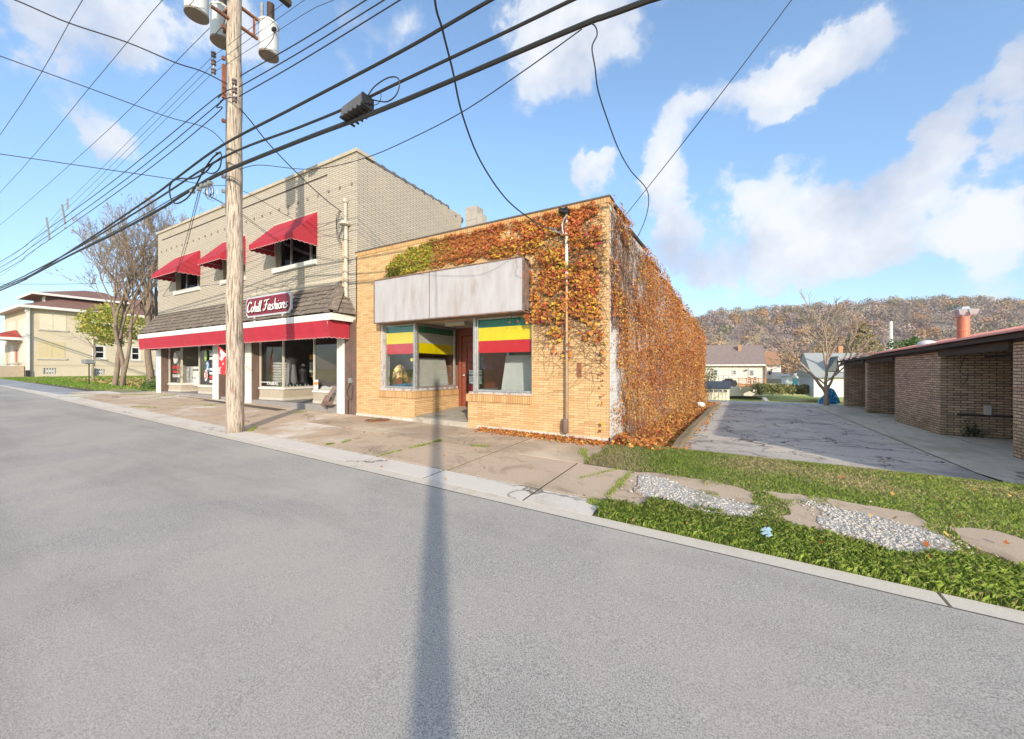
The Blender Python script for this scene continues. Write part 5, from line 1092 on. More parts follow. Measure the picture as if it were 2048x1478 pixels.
gt_='thin bare wires on the insulators left of the pole'
for lab,v0,pr_,pl in (('uppermost',110,(576,0),(138,401)),('middle',127,(600,6),(140,412)),('lowest',143,(600,33),(142,424))):
    span('thin_wire',f'{lab} thin bare wire crossing in front of the pole to the right',[(430,v0),pr_],Y0+.1,.0045,gt_,extL=.01)
    span('thin_wire',f'{lab} thin bare wire going down to the left from the pole insulators',[(0,pl[1]+128),pl,(428,v0)],Y0+.1,.0045,gt_,extR=.01)
for lab,pts,Y in (('outermost high wire at the upper left corner',[(0,270),(165,0)],3.12),('middle high wire at the upper left',[(0,385),(200,150),(325,0)],4.2),('innermost high wire, ending behind the transformer',[(0,450),(200,275),(405,70)],5.1)):
    P=[onY(u,v,Y) for u,v in pts]; L=[Vector((P[0].x-40,Y,P[0].z+.6))]+P+[Vector((PX,Y,11.15)),Vector((10,Y,10.9)),Vector((40,Y,11.3))]; wire('primary_line',lab,L,.0075,'high primary wires on the crossarm',raw=True,n=5)
wire('service_drop','twisted service wire sweeping from the pole high across the street',[onZ(-60,-30,8.2)]+[onZ(u,v,z) for u,v,z in ((30,0,8.1),(135,45,8.0),(255,85,7.95),(350,125,7.9),(405,143,8.0))]+[(PX,PY-.15,8.02)],.012,raw=True)
wire('service_drop','thin wire crossing the sky from the left edge to the middle of the pole',[onZ(-60,88,6.95),onZ(0,112,6.95),onZ(180,177,6.85),onZ(330,232,6.8),onZ(415,257,6.8),(PX-.15,PY-.1,6.72)],.008,raw=True)
wire('service_drop','thin wire from the left edge to the cluster of clamps left of the pole',[onZ(-60,300,5.95),onZ(0,308,5.9),onZ(200,337,5.8),onZ(330,356,5.8),onZ(395,367,5.85)],.008,raw=True)
wire('service_drop','low wire from the left edge to the corner of the cream building',[onZ(-60,569,6.1),onZ(0,568,6.0),onZ(140,568,5.85),onZ(250,563,5.85),onY(322,552,YF-.02)],.010,raw=True)
for i,dx in enumerate((0,4)): wire('service_drop',['left strand','right strand'][i]+' of the paired drop from the cable to the cream building',[(397+dx,383,4.0),(385+dx,430,4.9),(362+dx,515,6.3),(347,558,7.0),(326,593,YF-.02)],.008,'paired drop to the cream building')
wire('service_drop','black drop wire from the pole to the cream building weatherhead',[(472,208,PY),(498,238,4.6),(540,290,5.3),(600,352,6.2),(650,398,7),(684,424,7.5)],.013)
wire('service_drop','thin drop crossing the rightmost red awning to the riser',[(405,372,4.0),(477,378,4.6),(584,437,6.2),(641,467,7.2),(704,482,7.66)],.006)
for i,d in enumerate((0,3)): wire('service_drop',['upper','lower'][i]+' of the paired thin drops crossing the widest upper window',[(405,385,4.0),(477,423+d,5.0),(556,479+d,6.2),(636,513+d,7.2),(701,521+d,7.66)],.006,'paired thin drops')
wire('drop_cable','thin black line sagging from the lowest cable back to the pole',[(1164,58,Y0-.05),(1050,140,4.1),(926,223,4.3),(820,278,4.5),(739,313,4.7),(660,334,4.6),(600,338,4.4),(520,330,4.15),(480,338,4.0)],.007)
NP=Vector((3.88,-4.6,0))
wire('service_drop','twisted service cable coming down from the top edge to the yellow shop conduit',lead(NP+Vector((0,0,7.1)),onY(868,-20,3.3))+[onY(868,-20,3.3),onY(885,60,3.7),onY(905,140,4.2),onY(925,230,4.8),onY(960,320,5.6),onY(1010,395,6.4),onY(1060,437,7.1),onY(1100,458,7.45),onY(1125,453,7.55),onY(1134,432,7.58)],.014,raw=True)
wire('service_drop','thin loop hanging under the twisted cable beside the conduit',[(1062,440,7.1),(1085,462,7.4),(1105,476,7.5),(1132,477,7.6)],.008)
for i in range(3): wire('wire_loop',['left','middle','right'][i]+' grey wire loop hanging from the weatherhead on the yellow wall',[(1134,428,7.56),(1127-i*1.5,440+i*4,7.5),(1122+i*2,462+i*3,7.5),(1108+i*3,463,7.5),(1100+i*4,455,7.5)],.007,'wire loops at the weatherhead',mm=m_galv)
wire('service_drop','kinked black drop from the cable clamp to the top of the ivy side wall',[(1177,44,Y0),(1190,52,4.1),(1194,70,4.1),(1184,95,4.1),(1190,135,4.2),(1196,180,4.4),(1215,240,4.8),(1238,300,5.4),(1262,342,6.2),(1296,386,7),(1290,440,8.2),(1266,492,10.2)],.008)
wire('service_drop','long straight wire from the top edge down to the yellow building side parapet',lead(NP+Vector((5,-3,8.5)),onZ(1583,0,6.9))+[onZ(1583,0,6.9),onY(1400,242,6.2),onY(1247,436,8.8)],.007,raw=True)
# cable slack loops at the pole
sl_=thing('cable_slack_loop','big slack loops of thick black cable tied beside the pole','cable loop',onY(400,350,Y0-.05))
b=MB(); b.tube(smoothpts([onY(u,v,Y0-.06) for u,v in ((441,304),(425,316),(405,345),(388,378),(372,398),(352,407),(342,397),(339,377),(345,363),(360,357),(385,357),(410,345),(425,328),(442,315))],6),.017,6); b.build('large_loop',m_cable,sl_)
b=MB(); b.tube(smoothpts([onY(u,v,Y0-.09) for u,v in ((432,306),(441,306),(443,318),(438,338),(425,347),(410,344),(396,343))],6),.014,6); b.build('small_loop',m_cable,sl_)
dl=thing('drop_wire_bundle','tangled loops of thin drop wire and clamps hanging left of the pole','wire bundle',onY(410,375,Y0))
for i in range(7):
    b=MB(); r_=random.uniform(6,13); cx,cy=420+random.uniform(-4,5),382+random.uniform(-3,6); b.tube(smoothpts([onY(cx+r_*math.cos(a)*.8,cy+r_*math.sin(a)*1.5,Y0-.05-i*.01) for a in np.linspace(-1.6,3.8,9)],3),.006,4); b.build('wire_coil',m_galv if i%2 else m_cable,dl)
b=MB()
for u,v in ((398,378),(405,372),(413,370),(420,366),(385,383)): p=onY(u,v,Y0-.04); b.box(p.x-.05,p.x+.05,p.y-.04,p.y+.04,p.z-.035,p.z+.035)
b.build('clamp',m_galv,dl)
p=onY(714,219,Y0-.05)
sp=thing('splice_box','ribbed dark grey splice box hanging on the middle cable','splice box',p)
b=MB(); th_=math.radians(0); b.hexa([(p.x-.26,p.y-.12,p.z-.11),(p.x+.24,p.y-.10,p.z-.05),(p.x+.24,p.y+.10,p.z-.05),(p.x-.26,p.y+.10,p.z-.11),(p.x-.24,p.y-.10,p.z+.06),(p.x+.22,p.y-.10,p.z+.13),(p.x+.22,p.y+.10,p.z+.13),(p.x-.24,p.y+.10,p.z+.06)]); b.build('case',mat('grey_plastic',(.10,.10,.105),(.075,.075,.08),4,.6),sp)
b=MB(); [b.box(p.x-.25+i*.1,p.x-.22+i*.1,p.y-.14,p.y+.14,p.z-.135+i*.012,p.z-.11+i*.012) for i in range(6)]; b.box(p.x+.24,p.x+.27,p.y-.11,p.y+.11,p.z-.08,p.z+.13); [b.box(p.x+.27,p.x+.30,p.y-.08+k*.06,p.y-.05+k*.06,p.z-.04+k*.03,p.z+.0+k*.03) for k in range(3)]; b.build('rib',m_cable,sp)
b=MB(); b.tube(smoothpts([onY(u,v,Y0-.06) for u,v in ((735,192),(750,172),(775,156),(794,155),(799,168),(792,190),(775,203),(755,202),(742,198))],5),.010,5); b.tube(smoothpts([onY(u,v,Y0-.06) for u,v in ((742,195),(758,182),(762,195),(755,208),(742,211))],4),.006,5); b.build('cable_loop',m_cable,sp)
for lab,(u,v0,v1) in (('tall bent grey marker on the leftmost medium wires',(93,435,479)),('bent grey marker on the wires near the bare trees',(124,409,448)),('short straight grey marker above the wires',(135,397,419))):
    a=onY(u,v0,Y0+.05); c=onY(u+(6 if 'bent' in lab else 0),v1,Y0+.05); b=MB(); m_=a.lerp(c,.5)+Vector((.03,0,0)); b.bar(a,m_,.05,.05); b.bar(m_,c,.05,.05); b.build('line_marker',m_galv,None,label=lab,cat='line marker',group='grey markers hung on the wires',origin=a)
# the pole on the near side of the street, whose shadow crosses the road
npole=thing('near_pole','short wooden pole on the near side of the street casting the long road shadow','pole',NP)
b=MB(); b.tube([NP+Vector((0,0,-.1)),NP+Vector((0,0,7.3))],[.115,.085],16); b.build('pole_shaft',m_pole,npole)
# ---------- trees 
def grow(B,p,d,L,r,lev,maxlev,up=.06,spread=.7,leafpts=None,seg=.4,kids=(4,6),twig=3,rm=.0015):
    k=max(3,int(L/seg)); P=[p.copy()]; R=[r]; d=d.normalized(); pts=[]
    for i in range(k):
        d=(d+Vector((random.gauss(0,.09),random.gauss(0,.09),random.gauss(0,.06)+up))).normalized(); p=p+d*(L/k); P.append(p.copy()); R.append(r*(1-.75*(i+1)/k)+rm)
        pts.append((p.copy(),d.copy(),(i+1)/k,R[-1]))
    B[0 if lev<1 else 1].tube(P,R,10 if lev==0 else (6 if lev==1 else (4 if lev==2 else 3)),0,False)
    if lev>=maxlev:
        if leafpts is not None: leafpts+= [q[0] for q in pts]
        return
    n=random.randint(*kids)+ (2 if lev==0 else 0)
    for i in range(n):
        q=random.choice([x for x in pts if x[2]>(.38 if lev==0 else .2)]); ax=q[1].cross(Vector((random.gauss(0,1),random.gauss(0,1),random.gauss(0,1)))).normalized()
        nd=(q[1]*(1-.35*spread)+ax*spread*random.uniform(.5,1.1)).normalized()
        grow(B,q[0],nd,L*random.uniform(.42,.68)*(1.1-.4*q[2]),max(.004,q[3]*.66),lev+1,maxlev,up,spread,leafpts,seg*.75,kids,twig,rm)
def tree(name,lab,base,stems_,mb,maxlev=4,up=.05,spread=.7,leafcols=None,leafn=0,leafs=.05,seg=.4,kids=(4,6),group=None,leafspread=.15,rmin=.0015):
    t=thing(name,lab,'tree',base,group); B=[MB(),MB()]; lp=[] if leafcols else None
    for (off,d,L,r) in stems_:
        if L<1.3: B[0].tube([Vector(base)+Vector(off)+Vector(d)*L*k/5 for k in range(6)],[r*1.25,r*1.05,r,r*.95,r*.95,r*.8],12,0)
        else: grow(B,Vector(base)+Vector(off),Vector(d),L,r,0,maxlev,up,spread,lp,seg,kids,rm=rmin)
    B[0].build('trunk',mb,t,smooth=True); B[1].build('branches',mb,t)
    if leafcols:
        idx=rng.integers(0,len(lp),leafn); Q=np.array([lp[i] for i in idx])+rng.normal(0,leafspread,(leafn,3)); leafcloud('leaves',Q,leafs,leafcols,t)
    return t
def leafcloud(name,Q,s,cols,par=None,m=None,nrm=None,**kw):
    k=len(Q); a=rng.normal(0,1,(k,3)) if nrm is None else nrm+rng.normal(0,.28,(k,3)); a/=np.linalg.norm(a,axis=1)[:,None]; c=rng.normal(0,1,(k,3)); u=np.cross(a,c); u/=np.linalg.norm(u,axis=1)[:,None]; w_=np.cross(a,u); S=(s*rng.uniform(.5,1.4,k))[:,None] if not hasattr(s,'__len__') else (np.array(s)*rng.uniform(.5,1.4,k))[:,None]
    P=np.stack([Q-u*S,Q+w_*S*.6,Q+u*S,Q-w_*S*.6],1); cols=np.array(cols); cc_=cols if len(cols)==k and k>12 else cols[rng.integers(0,len(cols),k)]
    return polymesh(name,P,m or m_leaf,par,cc_*rng.uniform(.75,1.25,(k,1)),**kw)
random.seed(21); m_bark_l=barkmat('bark_left',(.27,.20,.145),(.15,.11,.08))
t1=onG(228,773,.1); 
tree('bare_tree','tall leafless tree with clustered pale stems left of the cream brick building','%s'%'' or t1,[((0,0,-.1),(-.03,.0,1),10.6,.26),((.5,.25,-.1),(.06,.02,1),11.2,.24),((.75,.1,-.1),(.02,.1,1),9.6,.2),((.35,.0,3.0),(.5,.1,1),7.0,.11)],m_bark,4,.05,.62,[(.40,.27,.12),(.32,.22,.1)],900,.06,.55,(4,6)) if False else None
def treeb(name,lab,base,*a,**k): return tree(name,lab,tuple(base),*a,**k)
treeb('bare_tree','tall leafless tree with three pale clustered stems beside the brick house',t1,[((0,0,-.1),(-.02,.0,1),7.6,.13),((.45,.3,-.1),(.06,.02,1),8.0,.12),((.8,.1,-.1),(.10,.08,1),7.0,.10),((.3,.1,2.6),(-.45,.1,1),5.0,.06),((.6,.1,2.8),(.5,.1,1),5.0,.06)],m_bark_l,4,.06,.55,[(.40,.27,.12),(.32,.22,.1)],900,.06,seg=.55,kids=(4,6),rmin=.003)
t2=onG(302,772,.1)
treeb('bare_tree','leafless tree rising close to the left corner of the cream brick shop',t2,[((0,0,-.1),(-.02,.0,1),8.4,.19),((.1,.2,3.2),(-.22,.1,1),5.6,.10),((.05,0,3.0),(.25,.3,1),5.6,.10),((0,.1,2.2),(-.5,-.1,.9),3.9,.05)],m_bark_l,4,.10,.42,[(.36,.25,.12),(.3,.2,.1)],700,.06,seg=.55,kids=(4,6))
t3=onG(186,758,.1); t3=atD(186,757,27.5); t3.z=TH(t3.x,t3.y)
mp=thing('small_maple','small tree with yellow green leaves in front of the cream brick house','tree',tuple(t3)); B=[MB(),MB()]; grow(B,t3.copy(),Vector((.02,0,1)),3.6,.07,0,2,.03,.9,None,.4,(4,5)); B[0].build('trunk',m_bark,mp); B[1].build('branches',m_bark,mp)
Q=[]
cen=atD(224,650,27.0)
while len(Q)<5200:
    p=Vector((random.gauss(0,1),random.gauss(0,1),random.gauss(0,1))); p=p.normalized()*random.random()**.45; q=cen+Vector((p.x*2.0,p.y*1.8,p.z*1.55))
    lay=math.sin(q.z*6+q.x*1.3)*.5+mnoise.noise(q*1.1)
    if lay>-.25: Q.append(q)
leafcloud('leaves',np.array(Q),.085,[(.42,.44,.07),(.34,.40,.06),(.50,.46,.10),(.26,.32,.05),(.48,.36,.10)],mp)
random.seed(5)
tr_=onZ(1652,811,-.17); 
treeb('bare_tree','leafless tree with spreading pale branches beside the far end of the brick garage',tr_,[((0,0,-.1),(.02,.0,1),1.15,.115),((0,.0,.6),(-.36,-.05,1),2.9,.07),((.0,.05,.8),(-.02,.12,1),3.4,.065),((.02,.0,.7),(.40,.1,1),2.7,.055),((-.06,.0,1.1),(-.8,.1,.8),2.3,.036),((.0,.0,1.2),(.75,-.2,.9),2.4,.036),((0,0,1.6),(.05,-.1,1),2.8,.045)],m_bark2,3,.02,.6,seg=.25,kids=(3,4),rmin=.006)
# ---------- cream brick house on the left
XH=-50.0; hy0=onX(60,700,XH).y; hs=thing('brick_house','two-storey pale brick house with a brown hipped roof and boarded windows','house',(-54,hy0,1.0))
ez=onX(60,612,XH).z; hy1=hy0+22; bz=G(XH)+.1; hx0=-59.5
def hp_(u,v): p=onX(u,v,XH); return p.y,p.z
def hrect(u0,v0,u1,v1): a=hp_(u0,v0); c=hp_(u1,v1); return (a[0],c[0],c[1],a[1])
wins=[hrect(186,690,211,718),hrect(261,693,281,721)]
base_w=[hrect(87,736,114,748),hrect(188,738,211,749),hrect(307,740,330,751)]
fl_up=hrect(79,624,132,661); fl_lo=hrect(77,682.5,130,717)
w=MB(); w.wall(hy0,hy1,bz-.5,ez,XH-.3,XH,[*wins,*base_w],axis='x'); w.wall(hx0,XH-.301,bz-.5,ez,hy0,hy0+.3); w.box(hx0,XH-.3,hy1-.3,hy1,bz-.5,ez); w.box(hx0,hx0+.3,hy0+.3,hy1-.3,bz-.5,ez); w.build('wall',m_cream,hs)
b=MB(); b.box(XH-.02,XH+.012,hy0+.05,hy1-.1,hp_(200,730)[1]-.15,hp_(200,730)[1]+.05); b.build('soldier_course',brick('pale_soldier',[(.60,.52,.37),(.55,.47,.33)],(.42,.35,.26),.09,.4,.012,11),hs)
for r_,mm,nm in ((fl_up,plain('upper_board',(.66,.60,.46),.7),'boarded_window'),(fl_lo,plain('lower_board',(.56,.47,.27),.7),'boarded_window')):
    b=MB(); m_=(r_[0]+r_[1])/2; b.box(XH+.001,XH+.02,r_[0],m_-.01,r_[2],r_[3]); b.box(XH+.001,XH+.02,m_+.01,r_[1],r_[2],r_[3]); wn_=b.build(nm,mm,hs); b=MB(); b.box(XH,XH+.1,r_[0]-.1,r_[1]+.1,r_[2]-.12,r_[2]-.001); b.build('sill',m_creamp,wn_)
for r_ in wins:
    b=MB(); t=.13; y0,y1,z0,z1=r_; b.box(XH-.1,XH-.02,y0,y0+t,z0,z1); b.box(XH-.1,XH-.02,y1-t,y1,z0,z1); b.box(XH-.1,XH-.02,y0+t,y1-t,z1-t,z1); b.box(XH-.1,XH-.02,y0+t,y1-t,z0,z0+t); b.box(XH-.1,XH-.03,y0+t,y1-t,(z0+z1)/2-.04,(z0+z1)/2+.04); wn_=b.build('window',m_white,hs)
    b=MB(); b.box(XH-.08,XH-.07,y0+t,y1-t,z0+t,z1-t); b.build('pane',m_glassd,wn_); b=MB(); b.box(XH-.2,XH-.18,y0,y1,z0,(z0+z1)/2,0); b.box(XH-.2,XH-.18,y0,y1,(z0+z1)/2,z1,1); b.build('window_blind',[plain('half_blind',(.16,.15,.14),.9),m_tanp],wn_); b=MB(); b.box(XH-.02,XH+.08,y0-.1,y1+.1,z0-.12,z0-.001); b.build('sill',m_creamp,wn_)
for r_ in base_w:
    b=MB(); y0,y1,z0,z1=r_; ny=5
    for i in range(ny+1): yy=y0+(y1-y0)*i/ny; b.box(XH-.1,XH-.05,yy-.035,yy+.035,z0,z1)
    for i in range(4): zz=z0+(z1-z0)*i/3; b.box(XH-.1,XH-.05,y0,y1,zz-.03,zz+.03)
    b.box(XH-.1,XH-.04,y0+(y1-y0)*.25,y0+(y1-y0)*.75,z0+(z1-z0)*.42,z0+(z1-z0)*.58); wn_=b.build('basement_window',m_white,hs); b=MB(); b.box(XH-.2,XH-.15,y0,y1,z0,z1); b.build('pane',plain('dark_block_glass',(.03,.06,.07),.2),wn_)
ez2=ez; rz=onX(93,583,-54).z; ov=.6
b=MB(); A=(hx0-ov,hy0-ov,ez);Bp=(XH+ov,hy0-ov,ez);Cp=(XH+ov,hy1+ov,ez);Dp=(hx0-ov,hy1+ov,ez); _a=onX(195,589,-54.8); _b=onX(300,601,-54.8); r1=(-54.8,_a.y,_a.z); r2=(-54.8,max(_b.y,hy1-5),_a.z)
b.add([A,Bp,Cp,Dp,r1,r2,(A[0],A[1],ez-.02),(Bp[0],Bp[1],ez-.02),(Cp[0],Cp[1],ez-.02),(Dp[0],Dp[1],ez-.02)],[(0,1,4),(1,2,5,4),(2,3,5),(3,0,4,5),(9,8,7,6)]); rf=b.build('roof',mat('brown_shingle',(.235,.115,.085),(.17,.085,.065),9,.95,c3=(.27,.15,.11),s3=.6),hs)
b=MB(); b.box(hx0-ov,XH+ov,hy0-ov-.08,hy0-ov,ez-.2,ez+.02); b.box(XH+ov,XH+ov+.08,hy0-ov-.08,hy1+ov,ez-.2,ez+.02); b.build('gutter',m_white,hs); b=MB(); b.box(hx0-ov,XH+ov,hy0-ov,hy1+ov,ez-.1,ez-.03); b.build('soffit',m_creamp,hs)
# raised dormer block on the roof
y_a,y_b=hy0+1.2,hy0+5.5; b=MB(); b.box(-56.3,-52.2,y_a,y_b,ez+.2,ez+1.35,0); dm=b.build('dormer',mat('brown_siding',(.15,.09,.07),(.12,.07,.055),3,.8,stretch=(1,1,12)),rf); b=MB(); b.box(-53.2,-52.19,y_a-.03,y_a,ez+.2,ez+1.33); b.build('corner_board',m_white,rf)
b=MB(); za=ez+1.38; b.add([(-56.9,y_a-.8,za),(-51.5,y_a-.8,za),(-51.5,y_b+1,za),(-56.9,y_b+1,za),(-54.9,y_a+3.0,za+1.15),(-54.9,y_b,za+1.15),(-56.9,y_a-.8,za-.15),(-51.5,y_a-.8,za-.15),(-51.5,y_b+1,za-.15),(-56.9,y_b+1,za-.15)],[(0,1,4),(1,2,5,4),(2,3,5),(3,0,4,5),(9,8,7,6)]); b.build('dormer_roof',bpy.data.materials['brown_shingle'],rf)
b=MB(); b.box(-56.95,-51.45,y_a-.88,y_a-.8,za-.16,za+.03); b.box(-51.5,-51.42,y_a-.88,y_b+1,za-.16,za+.03); b.build('dormer_gutter',m_white,rf)
# front: downspout, boarded windows, porch
b=MB(); b.box(XH+.02,XH+.2,hy0-.22,hy0-.04,bz+.6,ez-.25); b.box(XH+.0,XH+.25,hy0-.27,hy0-.03,ez-.5,ez-.2); dsp=b.build('downspout',m_white,hs); b=MB(); b.box(XH+.0,XH+.22,hy0-.24,hy0-.02,bz-.1,bz+.6); b.build('drain_boot',m_black,dsp)
b=MB(); b.box(-54.0,-51.2,hy0-.03,hy0-.001,ez-2.9,ez-.9); b.box(-58.2,-55.2,hy0-.03,hy0-.001,ez-2.9,ez-.9); b.box(-53.9,-51.4,hy0-.03,hy0-.001,bz+1.3,bz+2.9); b.build('boarded_window',plain('front_board',(.66,.61,.50),.7),hs)
b=MB(); b.box(-56.9,-55.6,hy0-.05,hy0-.001,bz+.9,bz+2.9,0); b.build('front_door',m_white,hs); b=MB(); b.box(-54.9,-54.5,hy0-.06,hy0-.03,bz+1.3,bz+2.4); b.build('red_notice',plain('salmon',(.6,.2,.14),.8),hs)
po=thing('porch_steps','concrete porch steps with white iron railings at the front of the brick house','steps',(-55,hy0-1,1.0))
b=MB(); [b.box(-54.6-i*.55,-51.0,hy0-1.9,hy0-.06,bz-.1,bz+.95-i*.19) if False else b.box(-57.5-.4*(4-i),-51.6-.001*i,hy0-1.7+.002*i,hy0-.06,bz-.2 if i==0 else bz+.19*i+.001,bz+.19*(i+1)) for i in range(5)]; b.build('step',plain('porch_concrete',(.40,.33,.25),.9),po)
b=MB()
for i in range(12): x=-57.3+i*.5; b.box(x-.02,x+.02,hy0-1.65,hy0-1.61,bz+.95,bz+1.85)
b.box(-57.4,-51.6,hy0-1.66,hy0-1.6,bz+1.83,bz+1.9); b.build('railing',m_white,po)
b=MB(); b.box(-57.3,-57.15,hy0-1.6,hy0-1.45,bz+.9,bz+3.3); b.box(-52.9,-52.75,hy0-1.6,hy0-1.45,bz+.9,bz+3.3); b.build('porch_post',m_white,po)
pa=thing('porch_canopy','small red hipped canopy over the brick house entrance','canopy',(-55,hy0-.8,bz+3.3)); b=MB(); z=bz+3.35; b.add([(-58.5,hy0-2,z),(-52.2,hy0-2,z),(-52.2,hy0-.05,z),(-58.5,hy0-.05,z),(-54.5,hy0-.1,z+.8),(-56,hy0-.1,z+.8)],[(0,1,4,5),(1,2,4),(3,0,5),(3,2,1,0)]); b.build('canopy_roof',plain('canopy_red',(.42,.06,.045),.7),pa); b=MB(); b.box(-58.55,-52.15,hy0-2.05,hy0-2.0,z-.2,z+.02); b.box(-52.2,-52.15,hy0-2,hy0-.05,z-.2,z+.02); b.build('canopy_fascia',m_white,pa)
sc_=onX(4,672,-57); b=MB(); b.box(-57.6,-57,hy0-.5,hy0-.05,sc_.z-.05,sc_.z+.05) ; b.lathe([(.0,-.2),(.2,-.12),(.24,.05),(.1,.15)],(-57.6,hy0-.6,sc_.z-.15),12); b.build('security_lamp',m_white,hs)
b=MB(); b.box(-70,-61.5,hy0+2,hy0+12,.8,5.2,0); nh=b.build('wall',m_creamp,thing('neighbour_house','pale siding house with grey roof at the far left edge','house',(-66,hy0+6,1))); b=MB(); b.add([(-71,hy0+1,5.2),(-61,hy0+1,5.2),(-61,hy0+13,5.2),(-71,hy0+13,5.2),(-70,hy0+6.5,7.7),(-61.2,hy0+6.5,7.7)],[(0,1,5,4),(1,2,5),(2,3,4,5),(3,0,4),(3,2,1,0)]); b.build('roof',mat('grey_shingle',(.17,.155,.15),(.12,.11,.11),6,.95),nh.parent)
# small things in the yard
mp_=onG(178,771,.1); mbx=thing('twin_mailbox','pair of grey boxes on a thin black post beside the brick house','mailbox',(mp_.x,mp_.y,mp_.z)); h=(771-728)/760*((HC-mp_.z)*760/(771-739)); b=MB(); b.tube([mp_,mp_+Vector((0,0,h))],.03,6); b.build('post',m_black,mbx)
b=MB(); z=mp_.z+h; b.box(mp_.x-.4,mp_.x+.5,mp_.y-.1,mp_.y+.1,z,z+.03,0); b.build('shelf',m_black,mbx); b=MB(); b.box(mp_.x-.3,mp_.x+.0,mp_.y-.25,mp_.y+.15,z+.03,z+.27); b.build('box',m_galv,mbx); b=MB(); b.box(mp_.x+.15,mp_.x+.5,mp_.y-.25,mp_.y+.15,z+.03,z+.27); b.build('box',m_galv,mbx)
up_=hp_(184,700); b=MB(); b.box(XH+.02,XH+.3,hp_(180,745)[0],hp_(186,745)[0],bz,hp_(183,735)[1]); gm=b.build('meter_cabinet',plain('pale_green',(.42,.46,.36),.6),hs); b=MB(); b.tube([(XH+.1,hp_(185,700)[0],bz+1),(XH+.1,hp_(185,700)[0],ez-2.4)],.05,6); b.build('meter_pipe',m_galv,hs)
sp_=onG(243,770,.1); sgn=thing('yard_sign','pale diamond sign on a green stake near the tree trunk','sign',tuple(sp_)); b=MB(); b.bar(sp_,sp_+Vector((.1,0,.55)),.07,.05); b.build('stake',plain('green_stake',(.05,.16,.08),.7),sgn); b=MB(); q=sp_+Vector((.15,-.03,.85)); b.extr([q+Vector((0,0,-.4)),q+Vector((.36,0,0)),q+Vector((.1,0,.42)),q+Vector((-.32,0,.05))],(0,.03,0)); b.build('sign_plate',plain('pinkish',(.55,.47,.42),.7),sgn)
fl_=[(onG(318-random.random()*20,782-random.random()*6,.1)) for i in range(500)]
leafcloud('shrub',np.array([(p.x+random.gauss(0,.25),p.y+random.gauss(0,.25),p.z+abs(random.gauss(0,.22))) for p in fl_]),.07,[(.08,.16,.03),(.12,.2,.04),(.1,.14,.04)],None,label='low green shrub at the left corner pier of the cream shop',cat='shrub')
# manhole, litter
mh=onG(755,840.5,.11); b=MB(); b.lathe([(.33,-.02),(.33,.012),(.30,.016),(.0,.016)],(mh.x,mh.y,TH(mh.x,mh.y)-.004),28); b.build('manhole_cover',m_rust,None,label='rust red round cover set in the pavement before the yellow shop',cat='manhole cover',origin=mh)
li=onG(1533,1078,.12); b=MB(); 
for i in range(6): q=li+Vector((random.gauss(0,.02),random.gauss(0,.02),.02+.01*i)); b.add([q,q+Vector((.04,.01,.02)),q+Vector((.02,.04,.03)),q+Vector((-.02,.02,.0))],[(0,1,2,3)])
b.build('crumpled_wrapper',plain('pale_blue_wrapper',(.45,.62,.70),.5),None,label='crumpled pale blue wrapper lying in the kerbside grass',cat='litter',origin=li)
bl_=MB()
for (u,v,r) in ((731,1059,.05),(742,1061,.035),(734,1065,.03),(747,1066,.025),(766,1044,.022),(860,1063,.02),(1495,1281,.035)):
    p=onG(u,v,0); bl_.lathe([(r*.9,0),(r,.003),(0,.004)],(p.x,p.y,G(p.x)+.001),9)
bl_.build('tar_spots',m_black,kind='structure')
# ---------- brick garage on the right
XG=5.2; gz=-.2; gar=thing('brick_garage','open-fronted brown brick garage with red corrugated roof along the driveway','garage',(7,15,gz))
YE=24.9
def ze_(y): return 2.11+ (2.40-2.11)*(24.9-y)/(24.9-10.7)  # eave underside height
w=MB()
def bw(x0,x1,y0,y1,top=None): 
    z0=gz-.1; a=(ze_(y0)-.16 if top is None else top); c=(ze_(y1)-.16 if top is None else top)
    w.hexa([(x0,y0,z0),(x1,y0,z0),(x1,y1,z0),(x0,y1,z0),(x0,y0,a),(x1,y0,a),(x1,y1,c),(x0,y1,c)])
bw(XG,XG+.35,10.9,11.95); bw(XG,8.2,15.0,15.25); bw(XG,XG+.25,15.25,18.0); bw(XG,8.2,18.0,18.25)
bw(XG,XG+1.3,21.2,21.5); bw(XG+1.3,8.2,21.2,21.5,1.75); bw(XG,8.2,24.65,24.9); w.hexa([(8.2,6.3,gz-.1),(8.45,6.3,gz-.1),(8.45,24.9,gz-.1),(8.2,24.9,gz-.1),(8.2,6.3,ze_(6.3)+.75),(8.45,6.3,ze_(6.3)+.8),(8.45,24.9,ze_(24.9)+.8),(8.2,24.9,ze_(24.9)+.75)])
for yy in (6.3,24.65): w.hexa([(XG+.3,yy+.01,2.0),(8.19,yy+.01,2.0),(8.19,yy+.24,2.0),(XG+.3,yy+.24,2.0),(XG+.3,yy+.01,ze_(yy)+.05),(8.19,yy+.01,ze_(yy)+.75),(8.19,yy+.24,ze_(yy)+.75),(XG+.3,yy+.24,ze_(yy)+.05)]); bw(XG,8.2,6.3,6.6); bw(XG,XG+.35,6.6,6.9)
w.build('wall',m_brown,gar)
b=MB(); [b.box(XG+.3+i*.107,XG+.39+i*.107,14.95,15.0,gz-.05,gz+.11) for i in range(27)]; b.build('plinth_bricks',m_brown,gar)
